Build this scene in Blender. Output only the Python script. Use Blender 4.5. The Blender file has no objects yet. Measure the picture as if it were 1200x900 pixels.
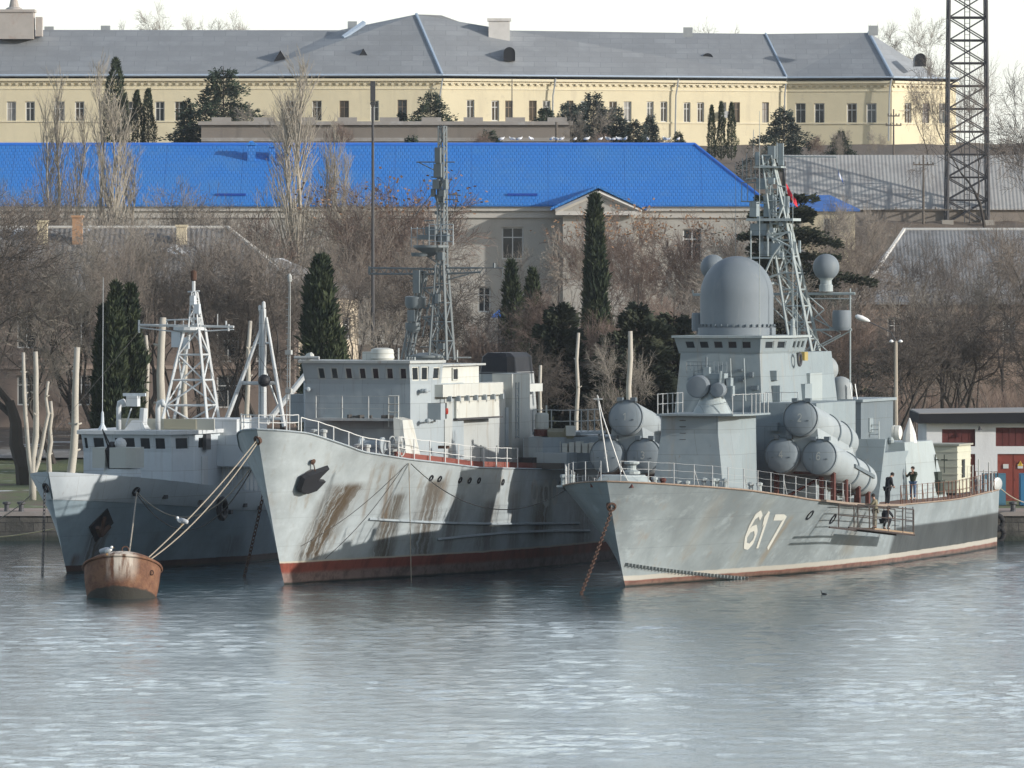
import bpy, bmesh, math, random
import numpy as np
from mathutils import Vector, Matrix
from mathutils.bvhtree import BVHTree
R = math.radians
random.seed(7)
C = bpy.context.scene.collection
sc = bpy.context.scene

# ------------------------------------------------------------ camera, sky, sun
FP, HY, EYE = 9240.0, 304.0, 16.0            # focal length in photo pixels, horizon row, eye height
cam_d = bpy.data.cameras.new("camera")
cam_d.sensor_width = 36.0
cam_d.lens = 36.0 * FP / 1200.0
cam_d.clip_start = 1.0
cam_d.clip_end = 8000.0
cam = bpy.data.objects.new("camera", cam_d)
C.objects.link(cam)
cam.location = (0, 0, EYE)
cam.rotation_euler = (R(90) - math.atan((450 - HY) / FP), 0, 0)
sc.camera = cam

SUN_EL, SUN_XY = 15.5, (0.925, -0.38)         # direction towards the sun
sd = Vector((SUN_XY[0], SUN_XY[1], 0)).normalized() * math.cos(R(SUN_EL))
sd.z = math.sin(R(SUN_EL))
VEIL = (10.0, 1.6)                            # brightness of the thin cloud at the horizon and overhead
world = bpy.data.worlds.new("World")
sc.world = world
world.use_nodes = True
wt = world.node_tree
bg = wt.nodes["Background"]
sky = wt.nodes.new("ShaderNodeTexSky")
sky.sky_type = 'NISHITA'
sky.sun_disc = False
sky.sun_elevation = R(SUN_EL)
sky.sun_rotation = math.atan2(sd.x, sd.y)
sky.air_density = 1.0
sky.dust_density = 1.0
sky.ozone_density = 1.5
# thin bright high cloud over the sky, thickest near the horizon
geo = wt.nodes.new("ShaderNodeTexCoord")
sep = wt.nodes.new("ShaderNodeSeparateXYZ"); wt.links.new(geo.outputs["Generated"], sep.inputs[0])
mr = wt.nodes.new("ShaderNodeMapRange"); mr.interpolation_type = 'SMOOTHSTEP'
wt.links.new(sep.outputs[2], mr.inputs["Value"])
mr.inputs["From Min"].default_value = 0.0; mr.inputs["From Max"].default_value = 0.85
mr.inputs["To Min"].default_value = VEIL[0]; mr.inputs["To Max"].default_value = VEIL[1]
cn = wt.nodes.new("ShaderNodeTexNoise"); cn.inputs["Scale"].default_value = 2.2; cn.inputs["Detail"].default_value = 5
cmap = wt.nodes.new("ShaderNodeMapping"); cmap.inputs["Scale"].default_value = (1, 1, 4)
wt.links.new(geo.outputs["Generated"], cmap.inputs["Vector"]); wt.links.new(cmap.outputs[0], cn.inputs["Vector"])
cm = wt.nodes.new("ShaderNodeMapRange"); wt.links.new(cn.outputs["Fac"], cm.inputs["Value"])
cm.inputs["From Min"].default_value = .3; cm.inputs["From Max"].default_value = .7
cm.inputs["To Min"].default_value = .85; cm.inputs["To Max"].default_value = 1.15
mm = wt.nodes.new("ShaderNodeMath"); mm.operation = 'MULTIPLY'
# cloud shaped brighter northward for water reflections, dimmer southward for less ambient on facades
dm = wt.nodes.new("ShaderNodeMapRange"); dm.interpolation_type = 'SMOOTHSTEP'; wt.links.new(sep.outputs[1], dm.inputs["Value"])
dm.inputs["From Min"].default_value = -.3; dm.inputs["From Max"].default_value = .8
dm.inputs["To Min"].default_value = .38; dm.inputs["To Max"].default_value = 1.0
m0 = wt.nodes.new("ShaderNodeMath"); m0.operation = 'MULTIPLY'
wt.links.new(mr.outputs[0], m0.inputs[0]); wt.links.new(dm.outputs[0], m0.inputs[1])
hm_ = wt.nodes.new("ShaderNodeMapRange"); hm_.interpolation_type = 'SMOOTHSTEP'; wt.links.new(sep.outputs[2], hm_.inputs["Value"])
hm_.inputs["From Min"].default_value = .0; hm_.inputs["From Max"].default_value = .13
hm_.inputs["To Min"].default_value = .66; hm_.inputs["To Max"].default_value = 1.0
m1 = wt.nodes.new("ShaderNodeMath"); m1.operation = 'MULTIPLY'
wt.links.new(m0.outputs[0], m1.inputs[0]); wt.links.new(hm_.outputs[0], m1.inputs[1])
wt.links.new(m1.outputs[0], mm.inputs[0]); wt.links.new(cm.outputs[0], mm.inputs[1])
vs_ = wt.nodes.new("ShaderNodeVectorMath"); vs_.operation = 'SCALE'
vs_.inputs[0].default_value = (.94, .985, 1.02)
wt.links.new(mm.outputs[0], vs_.inputs["Scale"])
va = wt.nodes.new("ShaderNodeVectorMath"); va.operation = 'ADD'
wt.links.new(sky.outputs[0], va.inputs[0]); wt.links.new(vs_.outputs[0], va.inputs[1])
wt.links.new(va.outputs[0], bg.inputs[0])
bg.inputs[1].default_value = 0.10
sl = bpy.data.lights.new("sun", 'SUN')
sl.energy = 3.8
sl.angle = R(0.8)
sl.color = (1.0, 0.95, 0.88)
sun = bpy.data.objects.new("sun", sl)
C.objects.link(sun)
sun.rotation_euler = sd.to_track_quat('Z', 'Y').to_euler()
sun.location = (100, -50, 120)
sc.view_settings.view_transform = 'Standard'
sc.view_settings.look = 'None'
sc.view_settings.exposure = 0.24
sc.view_settings.gamma = 1.0
sc.view_settings.use_curve_mapping = False
sc.render.engine = 'CYCLES'
sc.cycles.max_bounces = 6
sc.cycles.volume_bounces = 0
sc.cycles.use_denoising = True
sc.cycles.sample_clamp_indirect = 6.0


def at(px, py, Y):
    """photo pixel + distance -> world point"""
    return Vector(((px - 600) * Y / FP, Y, EYE - (py - HY) * Y / FP))


# ------------------------------------------------------------ mesh helpers
class MB:
    def __init__(s):
        s.v = []; s.f = []; s.m = []; s.mi = 0

    def add(s, vs, fs):
        o = len(s.v)
        s.v += [tuple(p) for p in vs]
        s.f += [tuple(i + o for i in f) for f in fs]
        s.m += [s.mi] * len(fs)
        return s

    def hexa(s, b, t):
        """bottom quad b (ccw from above), top quad t"""
        return s.add(list(b) + list(t), [(3, 2, 1, 0), (4, 5, 6, 7), (0, 1, 5, 4), (1, 2, 6, 5), (2, 3, 7, 6), (3, 0, 4, 7)])

    def box(s, x0, x1, y0, y1, z0, z1):
        return s.hexa([(x0, y0, z0), (x1, y0, z0), (x1, y1, z0), (x0, y1, z0)],
                      [(x0, y0, z1), (x1, y0, z1), (x1, y1, z1), (x0, y1, z1)])

    def cbox(s, c, sx, sy, sz, rz=0.0, rx=0.0, ry=0.0):
        M = Matrix.Translation(Vector(c)) @ Matrix.Rotation(rz, 4, 'Z') @ Matrix.Rotation(ry, 4, 'Y') @ Matrix.Rotation(rx, 4, 'X')
        q = [(-1, -1), (1, -1), (1, 1), (-1, 1)]
        return s.hexa([M @ Vector((a * sx / 2, b * sy / 2, -sz / 2)) for a, b in q],
                      [M @ Vector((a * sx / 2, b * sy / 2, sz / 2)) for a, b in q])

    def prism(s, poly, z0, z1, top=None, cap=True):
        """poly: (x,y) list; z0/z1 number or per-vertex list"""
        n = len(poly); top = top or poly
        zz0 = z0 if isinstance(z0, (list, tuple)) else [z0] * n
        zz1 = z1 if isinstance(z1, (list, tuple)) else [z1] * n
        vs = [(p[0], p[1], z) for p, z in zip(poly, zz0)] + [(p[0], p[1], z) for p, z in zip(top, zz1)]
        fs = [(i, (i + 1) % n, n + (i + 1) % n, n + i) for i in range(n)]
        if cap:
            fs += [tuple(range(n - 1, -1, -1)), tuple(range(n, 2 * n))]
        return s.add(vs, fs)

    def tube(s, p0, p1, r0, r1=None, n=6, cap=True):
        p0 = Vector(p0); p1 = Vector(p1)
        r1 = r0 if r1 is None else r1
        d = p1 - p0
        if d.length < 1e-6:
            return s
        d.normalize()
        a = d.orthogonal().normalized(); b = d.cross(a)
        vs = []
        for p, r in ((p0, r0), (p1, r1)):
            for i in range(n):
                t = 2 * math.pi * (i + .5) / n
                vs.append(p + (a * math.cos(t) + b * math.sin(t)) * r)
        fs = [(i, (i + 1) % n, n + (i + 1) % n, n + i) for i in range(n)]
        if cap:
            fs += [tuple(range(n - 1, -1, -1)), tuple(range(n, 2 * n))]
        return s.add(vs, fs)

    def path(s, pts, r, n=5):
        """one continuous tube through pts; r number or list"""
        pts = [Vector(p) for p in pts]
        rr = r if isinstance(r, (list, tuple)) else [r] * len(pts)
        vs = []; a = None
        for i, p in enumerate(pts):
            d = (pts[min(i + 1, len(pts) - 1)] - pts[max(i - 1, 0)])
            d = d.normalized() if d.length > 1e-9 else Vector((0, 0, 1))
            if a is None:
                a = d.orthogonal().normalized()
            else:
                a = (a - d * a.dot(d))
                a = a.normalized() if a.length > 1e-6 else d.orthogonal().normalized()
            b = d.cross(a)
            for k in range(n):
                t = 2 * math.pi * k / n
                vs.append(p + (a * math.cos(t) + b * math.sin(t)) * rr[i])
        fs = []
        for i in range(len(pts) - 1):
            for k in range(n):
                fs.append((i * n + k, i * n + (k + 1) % n, (i + 1) * n + (k + 1) % n, (i + 1) * n + k))
        fs += [tuple(range(n - 1, -1, -1)), tuple(range((len(pts) - 1) * n, len(pts) * n))]
        return s.add(vs, fs)

    def lathe(s, prof, c=(0, 0, 0), n=24, axis=None, capb=True, capt=True):
        """prof: [(r,h)...] along axis (default +Z)"""
        c = Vector(c)
        ax = Vector(axis).normalized() if axis is not None else Vector((0, 0, 1))
        a = ax.orthogonal().normalized() if axis is not None else Vector((1, 0, 0))
        b = ax.cross(a)
        vs = []
        for r, h in prof:
            for i in range(n):
                t = 2 * math.pi * i / n
                vs.append(c + ax * h + (a * math.cos(t) + b * math.sin(t)) * r)
        fs = []
        for j in range(len(prof) - 1):
            for i in range(n):
                fs.append((j * n + i, j * n + (i + 1) % n, (j + 1) * n + (i + 1) % n, (j + 1) * n + i))
        if capb:
            fs.append(tuple(range(n - 1, -1, -1)))
        if capt:
            m = (len(prof) - 1) * n
            fs.append(tuple(range(m, m + n)))
        return s.add(vs, fs)

    def sphere(s, c, r, sz=1.0, n=16, m=10):
        prof = [(max(r * math.sin(math.pi * j / m), 1e-3), -r * sz * math.cos(math.pi * j / m)) for j in range(m + 1)]
        return s.lathe(prof, c, n)

    def lattice(s, b, t, n, rl, rb, taper=True, nx=4):
        """4-leg lattice between bottom quad and top quad"""
        b = [Vector(p) for p in b]; t = [Vector(p) for p in t]
        k = len(b)
        L = [[b[i].lerp(t[i], j / n) for i in range(k)] for j in range(n + 1)]
        for i in range(k):
            s.tube(b[i], t[i], rl, n=nx)
        for j in range(n + 1):
            for i in range(k):
                if j > 0:
                    s.tube(L[j][i], L[j][(i + 1) % k], rb, n=nx)
                if j < n:
                    if (i + j) % 2:
                        s.tube(L[j][i], L[j + 1][(i + 1) % k], rb, n=nx)
                    else:
                        s.tube(L[j][(i + 1) % k], L[j + 1][i], rb, n=nx)
        return s

    def panel(s, A, B, Cc, D, ops=(), depth=0.12):
        """flat or bilinear wall with real openings. ops: (s0,s1,t0,t1) in 0..1. returns recessed corners"""
        A, B, Cc, D = map(Vector, (A, B, Cc, D))
        nrm = (B - A).cross(D - A).normalized()
        P = lambda u, v: (A * (1 - u) + B * u) * (1 - v) + (D * (1 - u) + Cc * u) * v
        us = sorted({0.0, 1.0, *[o[0] for o in ops], *[o[1] for o in ops]})
        vs = sorted({0.0, 1.0, *[o[2] for o in ops], *[o[3] for o in ops]})
        for i in range(len(us) - 1):
            for j in range(len(vs) - 1):
                cu, cv = (us[i] + us[i + 1]) / 2, (vs[j] + vs[j + 1]) / 2
                if any(o[0] < cu < o[1] and o[2] < cv < o[3] for o in ops):
                    continue
                s.add([P(us[i], vs[j]), P(us[i + 1], vs[j]), P(us[i + 1], vs[j + 1]), P(us[i], vs[j + 1])], [(0, 1, 2, 3)])
        out = []
        for o in ops:
            q = [P(o[0], o[2]), P(o[1], o[2]), P(o[1], o[3]), P(o[0], o[3])]
            r = [p - nrm * depth for p in q]
            for i in range(4):
                j = (i + 1) % 4
                s.add([q[i], r[i], r[j], q[j]], [(0, 1, 2, 3)])
            out.append((r, nrm))
        return out

    def split(s, name, mat, parent=None, **kw):
        """every separate piece becomes a part of its own"""
        par = list(range(len(s.v)))

        def find(i):
            while par[i] != i: par[i] = par[par[i]]; i = par[i]
            return i
        for f in s.f:
            a = find(f[0])
            for i in f[1:]: par[find(i)] = a
        grp = {}
        for f in s.f: grp.setdefault(find(f[0]), []).append(f)
        out = []
        for fs in grp.values():
            m = MB(); ix = {}
            for f in fs:
                for i in f:
                    if i not in ix: ix[i] = len(m.v); m.v.append(s.v[i])
            m.f = [tuple(ix[i] for i in f) for f in fs]; m.m = [0] * len(fs)
            out.append(m.build(name, mat, parent, **kw))
        return out

    def build(s, name, mat, parent=None, smooth=False, autosmooth=False):
        me = bpy.data.meshes.new(name)
        me.from_pydata(s.v, [], s.f)
        mats = mat if isinstance(mat, (list, tuple)) else [mat]
        for m in mats:
            me.materials.append(m)
        if len(mats) > 1:
            me.polygons.foreach_set("material_index", s.m)
        if smooth or autosmooth:
            me.polygons.foreach_set("use_smooth", [True] * len(me.polygons))
            if autosmooth:
                try:
                    me.set_sharp_from_angle(angle=R(35))
                except Exception:
                    pass
        me.update()
        o = bpy.data.objects.new(name, me)
        C.objects.link(o)
        if parent is not None:
            o.parent = parent
        return o


def tag(o, label, cat, group=None, kind=None):
    if label: o["label"] = label
    if cat: o["category"] = cat
    if group: o["group"] = group
    if kind: o["kind"] = kind
    return o


def thing(name, label, cat, loc=(0, 0, 0), rz=0.0, group=None):
    o = bpy.data.objects.new(name, None)
    o.empty_display_size = 0.3
    C.objects.link(o)
    o.location = loc
    o.rotation_euler = (0, 0, rz)
    return tag(o, label, cat, group)


def dup(root, loc, rz=0.0, scale=1.0, label=None, group=None):
    r = root.copy(); C.objects.link(r)
    r.location = loc; r.rotation_euler = (0, 0, rz)
    r.scale = scale if isinstance(scale, (tuple, list)) else (scale,) * 3
    if label: r["label"] = label
    if group: r["group"] = group
    for ch in KIDS.get(root.name, []):
        c = ch.copy(); C.objects.link(c); c.parent = r
    return r


KIDS = {}


# ------------------------------------------------------------ material helpers
class NT:
    def __init__(s, name):
        s.mat = bpy.data.materials.new(name)
        s.mat.use_nodes = True
        s.t = s.mat.node_tree
        s.b = s.t.nodes["Principled BSDF"]
        s.co = s.t.nodes.new("ShaderNodeTexCoord").outputs["Object"]

    def link(s, a, b): s.t.links.new(a, b)

    def val(s, sock, v):
        if hasattr(v, "links"): s.link(v, sock)
        else: sock.default_value = v

    def mapping(s, scale=(1, 1, 1), rot=(0, 0, 0), loc=(0, 0, 0), src=None):
        m = s.t.nodes.new("ShaderNodeMapping")
        m.inputs["Scale"].default_value = scale
        m.inputs["Rotation"].default_value = rot
        m.inputs["Location"].default_value = loc
        s.link(src or s.co, m.inputs["Vector"])
        return m.outputs[0]

    def noise(s, scale=1.0, detail=4, rough=.6, vec=None, dist=0.0):
        n = s.t.nodes.new("ShaderNodeTexNoise")
        n.inputs["Scale"].default_value = scale
        n.inputs["Detail"].default_value = detail
        n.inputs["Roughness"].default_value = rough
        n.inputs["Distortion"].default_value = dist
        s.link(vec or s.co, n.inputs["Vector"])
        return n.outputs["Fac"]

    def math(s, op, a, b=0.0, c=None, clamp=False):
        n = s.t.nodes.new("ShaderNodeMath"); n.operation = op; n.use_clamp = clamp
        s.val(n.inputs[0], a); s.val(n.inputs[1], b)
        if c is not None: s.val(n.inputs[2], c)
        return n.outputs[0]

    def ss(s, x, a, b):
        """smoothstep 0..1 between a and b"""
        n = s.t.nodes.new("ShaderNodeMapRange"); n.interpolation_type = 'SMOOTHSTEP'
        s.val(n.inputs["Value"], x)
        n.inputs["From Min"].default_value = a; n.inputs["From Max"].default_value = b
        return n.outputs[0]

    def ssn(s, x, a, b):
        """falls from 1 to 0 between a and b"""
        return s.math('SUBTRACT', 1.0, s.ss(x, a, b))

    def mix(s, f, a, b, mode='MIX'):
        n = s.t.nodes.new("ShaderNodeMix"); n.data_type = 'RGBA'; n.blend_type = mode
        s.val(n.inputs[0], f)
        for sock, v in ((n.inputs[6], a), (n.inputs[7], b)):
            if hasattr(v, "links"): s.link(v, sock)
            else: sock.default_value = (*v[:3], 1)
        return n.outputs[2]

    def xyz(s, src=None):
        n = s.t.nodes.new("ShaderNodeSeparateXYZ"); s.link(src or s.co, n.inputs[0])
        return n.outputs

    def comb(s, x, y, z):
        n = s.t.nodes.new("ShaderNodeCombineXYZ")
        for i, v in enumerate((x, y, z)): s.val(n.inputs[i], v)
        return n.outputs[0]

    def bump(s, h, strength=.3, dist=.05):
        n = s.t.nodes.new("ShaderNodeBump")
        n.inputs["Strength"].default_value = strength
        n.inputs["Distance"].default_value = dist
        s.link(h, n.inputs["Height"])
        s.link(n.outputs[0], s.b.inputs["Normal"])

    def done(s, col=None, rough=.6, metal=0.0, spec=.4):
        if col is not None:
            if hasattr(col, "links"): s.link(col, s.b.inputs["Base Color"])
            else: s.b.inputs["Base Color"].default_value = (*col[:3], 1)
        s.val(s.b.inputs["Roughness"], rough)
        s.b.inputs["Metallic"].default_value = metal
        s.b.inputs["Specular IOR Level"].default_value = spec
        return s.mat


def mul(c, k): return tuple(min(1.0, x * k) for x in c)


def simple(name, col, rough=.6, var=.12, scale=2.0, metal=0.0, bump=0.0, spec=.4, streak=None, stscale=(3, 3, .35), dirt=None):
    t = NT(name)
    n = t.noise(scale, 5)
    c = t.mix(n, mul(col, 1 - var), mul(col, 1 + var))
    if dirt is not None:
        d = t.ss(t.noise(scale * .7, 6, .7), .5, .75)
        c = t.mix(t.math('MULTIPLY', d, .6), c, dirt)
    if streak is not None:
        g = t.ss(t.noise(1.0, 5, .6, vec=t.mapping(stscale)), .56, .74)
        c = t.mix(t.math('MULTIPLY', g, .7), c, streak)
    if bump:
        t.bump(t.noise(scale * 6, 4), bump)
    return t.done(c, rough, metal, spec)


M = {}
M['glass'] = simple('dark_window_glass', (.025, .03, .035), .12, .2, 1.0, spec=.6)
M['white_frame'] = simple('white_window_frame', (.55, .56, .55), .5)
M['rust'] = simple('rusty_steel', (.085, .045, .03), .85, .4, 6, bump=.3)
M['rope'] = simple('pale_rope', (.32, .28, .22), .9, .2, 20)
M['dark_rope'] = simple('dark_rope', (.09, .085, .08), .9, .2, 20)
M['black'] = simple('black_paint', (.015, .016, .02), .6, .3, 3)
M['dark_metal'] = simple('dark_weathered_metal', (.06, .06, .065), .6, .2, 3)
M['galv'] = simple('galvanised_metal', (.36, .38, .39), .45, .15, 3, metal=.3)
# ------------------------------------------------------------ water
def lerp_tab(tab, x):
    if x <= tab[0][0]: return tab[0][1]
    for (a, ya), (b, yb) in zip(tab, tab[1:]):
        if x <= b: return ya + (yb - ya) * (x - a) / (b - a)
    return tab[-1][1]


def make_water():
    t = NT('harbour_water')
    n1 = t.noise(1.0, 4, .65, vec=t.mapping((2.6, 1.3, 1)))
    n2 = t.noise(1.0, 4, .65, vec=t.mapping((6.0, 3.0, 1)))
    h = t.math('ADD', t.math('MULTIPLY', n1, .022), t.math('MULTIPLY', n2, .029))
    n = t.t.nodes.new("ShaderNodeBump"); n.inputs["Strength"].default_value = 1.0
    n.inputs["Distance"].default_value = 1.0
    t.link(h, n.inputs["Height"]); t.link(n.outputs[0], t.b.inputs["Normal"])
    t.b.inputs["IOR"].default_value = 1.333
    m = t.done((.004, .042, .055), .04, 0, .5)
    rng = np.random.default_rng(5)
    xs = np.arange(-48, 48.01, .24); ys = np.arange(215, 447.9, .26)
    X, Y = np.meshgrid(xs, ys)
    Z = np.zeros_like(X)
    for i in range(46):
        lam = .62 * (4.2 / .62) ** (i / 45.0)
        th = R(75) + rng.normal() * 1.0
        k = 2 * np.pi / lam
        amp = .0125 * lam / math.sqrt(46) * (1.0 if lam < 2 else .55)
        Z += amp * np.sin(k * (X * math.cos(th) + Y * math.sin(th)) + rng.uniform(0, 6.28))
    # calmer and rougher patches of surface
    pat = np.zeros_like(X)
    for i in range(10):
        lam = rng.uniform(14, 70); th = rng.normal() * .5 + R(80)
        pat += np.sin(2 * np.pi / lam * (X * math.cos(th) + Y * math.sin(th)) + rng.uniform(0, 6.28))
    Z *= np.clip(1.0 + .10 * pat, .6, 1.4)
    edge = np.minimum(np.minimum(X + 48, 48 - X), np.minimum(Y - 215, 447.9 - Y)) / 6.0
    Z *= np.clip(edge, 0, 1)
    co = np.stack([X, Y, Z], -1).reshape(-1, 3)
    ny, nx = X.shape
    idx = np.arange(ny * nx).reshape(ny, nx)
    f = np.stack([idx[:-1, :-1], idx[:-1, 1:], idx[1:, 1:], idx[1:, :-1]], -1).reshape(-1, 4)
    # the calm sheet round the rippled part
    big = np.array([(-900, -60, 0), (900, -60, 0), (900, 447.9, 0), (-900, 447.9, 0), (-48, 215, 0), (48, 215, 0), (48, ys[-1], 0), (-48, ys[-1], 0)], float)
    o = len(co)
    co = np.vstack([co, big])
    bf = [(o, o + 1, o + 5, o + 4), (o + 1, o + 2, o + 6, o + 5), (o + 3, o, o + 4, o + 7)]
    f = np.vstack([f, np.array(bf)])
    me = bpy.data.meshes.new('harbour_water')
    me.vertices.add(len(co)); me.vertices.foreach_set("co", co.ravel())
    me.loops.add(f.size); me.loops.foreach_set("vertex_index", f.ravel().astype(np.int32))
    me.polygons.add(len(f)); me.polygons.foreach_set("loop_start", np.arange(0, f.size, 4, dtype=np.int32))
    me.polygons.foreach_set("use_smooth", np.ones(len(f), bool))
    me.update(); me.validate()
    me.materials.append(m)
    ob = bpy.data.objects.new('water', me); C.objects.link(ob); ob["kind"] = "structure"


make_water()

# ------------------------------------------------------------ terrain
HT = [(448, 1.60), (470, 1.66), (500, 2.5), (525, 4.5), (582, 4.9), (620, 8.3), (655, 9.6), (688, 19.0), (700, 19.6), (745, 21),
      (785, 25.5), (848, 28.2), (950, 30), (1600, 33)]


def gz(Y): return lerp_tab(HT, Y)


def make_ground():
    t = NT('ground')
    x, y, z = t.xyz()
    n = t.noise(.35, 6, .65)
    fine = t.noise(3.0, 4, .7)
    leaf = t.mix(fine, (.10, .075, .055), (.19, .15, .115))
    grass = t.mix(fine, (.075, .10, .04), (.17, .19, .09))
    gm = t.math('MULTIPLY', t.ssn(y, 505, 516), t.ss(n, .33, .5))
    c = t.mix(gm, leaf, grass)
    sn = t.ss(t.noise(.16, 5, .6, vec=t.mapping((1, 2.6, 1))), .60, .66)
    sn = t.math('MULTIPLY', sn, t.ssn(y, 500, 545))
    c = t.mix(sn, c, (.72, .74, .76))
    t.bump(fine, .5, .2)
    m = t.done(c, .95)
    mb = MB()
    rng = random.Random(3)
    xs = [-500, -300, -180, -120] + [-80 + 4 * i for i in range(41)] + [120, 180, 300, 500]
    ys = [449.2, 455, 462, 470, 478, 486, 494, 500, 506, 512, 518, 525, 532, 540, 550, 560, 571, 582, 595, 608, 620, 637, 655, 670, 688, 700, 720, 745, 765, 785, 815, 848, 880, 950, 1150, 1600]
    vs = []
    for Y in ys:
        for X in xs:
            j = 0 if Y < 460 else (rng.random() - .5) * (.18 if Y < 600 else .5)
            vs.append((X, Y, gz(Y) + j))
    nx = len(xs)
    fs = [(j * nx + i, j * nx + i + 1, (j + 1) * nx + i + 1, (j + 1) * nx + i) for j in range(len(ys) - 1) for i in range(nx - 1)]
    mb.add(vs, fs)
    # sides and bottom so that it is solid ground
    o = mb.build('ground', m); o["kind"] = "structure"
    # promenade slabs behind the quay edge and a path under the trees
    pv = simple('promenade_paving', (.30, .235, .20), .85, .15, 1.2, dirt=(.14, .11, .09))
    q = MB().box(-500, 500, 448.6, 453.4, 1.0, 1.70).build('promenade', pv); q["kind"] = "structure"
    ph = simple('path_asphalt', (.20, .19, .18), .9, .2, .8, dirt=(.55, .56, .57))
    vs = []
    for Y in (507.4, 509, 511, 512.8):
        for i in range(41):
            vs.append((-80 + 4 * i, Y, gz(Y) + .14 + 0.02 * math.sin(i)))
    p = MB().add(vs, [(j * 41 + i, j * 41 + i + 1, (j + 1) * 41 + i + 1, (j + 1) * 41 + i) for j in range(3) for i in range(40)])
    p = p.build('path', ph); p["kind"] = "structure"


make_ground()


def make_quay():
    t = NT('quay_stone')
    br = t.t.nodes.new("ShaderNodeTexBrick")
    x, y, z = t.xyz()
    t.link(t.comb(x, z, y), br.inputs["Vector"])
    br.inputs["Scale"].default_value = 1.0
    br.inputs["Brick Width"].default_value = 1.6; br.inputs["Row Height"].default_value = .52
    br.inputs["Mortar Size"].default_value = .03
    br.inputs["Color1"].default_value = (.13, .12, .105, 1); br.inputs["Color2"].default_value = (.075, .07, .065, 1)
    br.inputs["Mortar"].default_value = (.03, .03, .03, 1)
    c = t.mix(t.ss(t.noise(.8, 5, .7), .4, .7), br.outputs["Color"], (.05, .05, .045))
    c = t.mix(t.math('MULTIPLY', t.ssn(z, .15, .5), .8), c, (.02, .028, .02))
    t.bump(t.noise(3, 5), .6, .1)
    m = t.done(c, .85)
    r = thing('quay_wall', 'long dark stone quay wall along the water behind the ships', 'quay', (0, 448, 0))
    MB().box(-500, 500, .0, .9, -3, 1.42).build('stone_face', m, r)
    cap = simple('quay_capstone', (.27, .24, .22), .85, .2, .9, dirt=(.5, .5, .5))
    MB().box(-500, 500, -.14, .72, 1.42, 1.665).build('capstone', cap, r)
    fm = simple('tyre_rubber', (.018, .018, .02), .8)
    for i, (px, py) in enumerate(((1167, 612), (1168, 626))):
        p = at(px, py, 447.6)
        mb = MB()
        pts = [(p.x + .42 * math.cos(a), p.y - 448, p.z + .42 * math.sin(a)) for a in [2 * math.pi * k / 16 for k in range(17)]]
        mb.path(pts, .15, 7); mb.build('fender_tyre', fm, r, smooth=True)
    for px in (8, 25, 1187):
        p = at(px, 600, 448.6)
        mb = MB(); mb.lathe([(.18, 1.66), (.14, 1.8), (.14, 2.05), (.24, 2.1), (.24, 2.2), (.05, 2.24)], (p.x, .35, 0), 10)
        mb.build('bollard', M['dark_metal'], r)


make_quay()

# ------------------------------------------------------------ windows for buildings
GL = [M['glass'], M['glass'], simple('window_glass_grey_sky', (.07, .085, .10), .1, .2, .5, spec=.8), simple('window_curtain', (.30, .29, .27), .5, .25, 2), simple('window_glass_brown', (.05, .04, .03), .15, .2, 1)]
M['brown_frame'] = simple('brown_window_frame', (.20, .15, .11), .7)


def put_window(parent, q, n, bars=(1, 1), frame=.06, mat=None, glass=None, sill=False, name='window', pane=True):
    """q: recessed opening corners (bl, br, tr, tl), n outward normal"""
    q = [Vector(p) for p in q]; n = Vector(n)
    e = (q[1] - q[0]); w = e.length; u = e.normalized(); vup = (q[3] - q[0]); h = vup.length; v = vup.normalized()
    mb = MB()

    def bar(a0, a1, b0, b1, d=.05):
        c = [q[0] + u * a0 + v * b0, q[0] + u * a1 + v * b0, q[0] + u * a1 + v * b1, q[0] + u * a0 + v * b1]
        mb.add([p for p in c] + [p + n * d for p in c], [(3, 2, 1, 0), (4, 5, 6, 7), (0, 1, 5, 4), (1, 2, 6, 5), (2, 3, 7, 6), (3, 0, 4, 7)])
    bar(0, frame, 0, h); bar(w - frame, w, 0, h)
    bar(frame, w - frame, 0, frame); bar(frame, w - frame, h - frame, h)
    for i in range(bars[0]):
        c = w * (i + 1) / (bars[0] + 1); bar(c - frame * .35, c + frame * .35, frame, h - frame, .045)
    for i in range(bars[1]):
        c = h * (.68 if bars[1] == 1 else (i + 1) / (bars[1] + 1)); bar(frame, w - frame, c - frame * .35, c + frame * .35, .04)
    if sill:
        c = [q[0] - u * .08 - v * .08 + n * .0, q[1] + u * .08 - v * .08, q[1] + u * .08, q[0] - u * .08]
        mb.add([p - n * .02 for p in c] + [p + n * .34 for p in c], [(3, 2, 1, 0), (4, 5, 6, 7), (0, 1, 5, 4), (1, 2, 6, 5), (2, 3, 7, 6), (3, 0, 4, 7)])
    f = mb.build(name, mat or M['white_frame'], parent)
    if pane:
        g = MB(); c = [q[0], q[1], q[2], q[3]]
        g.add([p - n * .03 for p in c] + [p + n * .012 for p in c], [(3, 2, 1, 0), (4, 5, 6, 7), (0, 1, 5, 4), (1, 2, 6, 5), (2, 3, 7, 6), (3, 0, 4, 7)])
        g.build('pane', glass or (random.choice(GL) if name == 'window' and sill is None else M['glass']), f)
    return f


def px_on_wall(A, B, px):
    """fraction along wall A->B (world xy) seen at photo column px"""
    k = (px - 600) / FP
    ax, ay = A[0], A[1]; dx, dy = B[0] - ax, B[1] - ay
    return (k * ay - ax) / (dx - k * dy)


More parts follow.
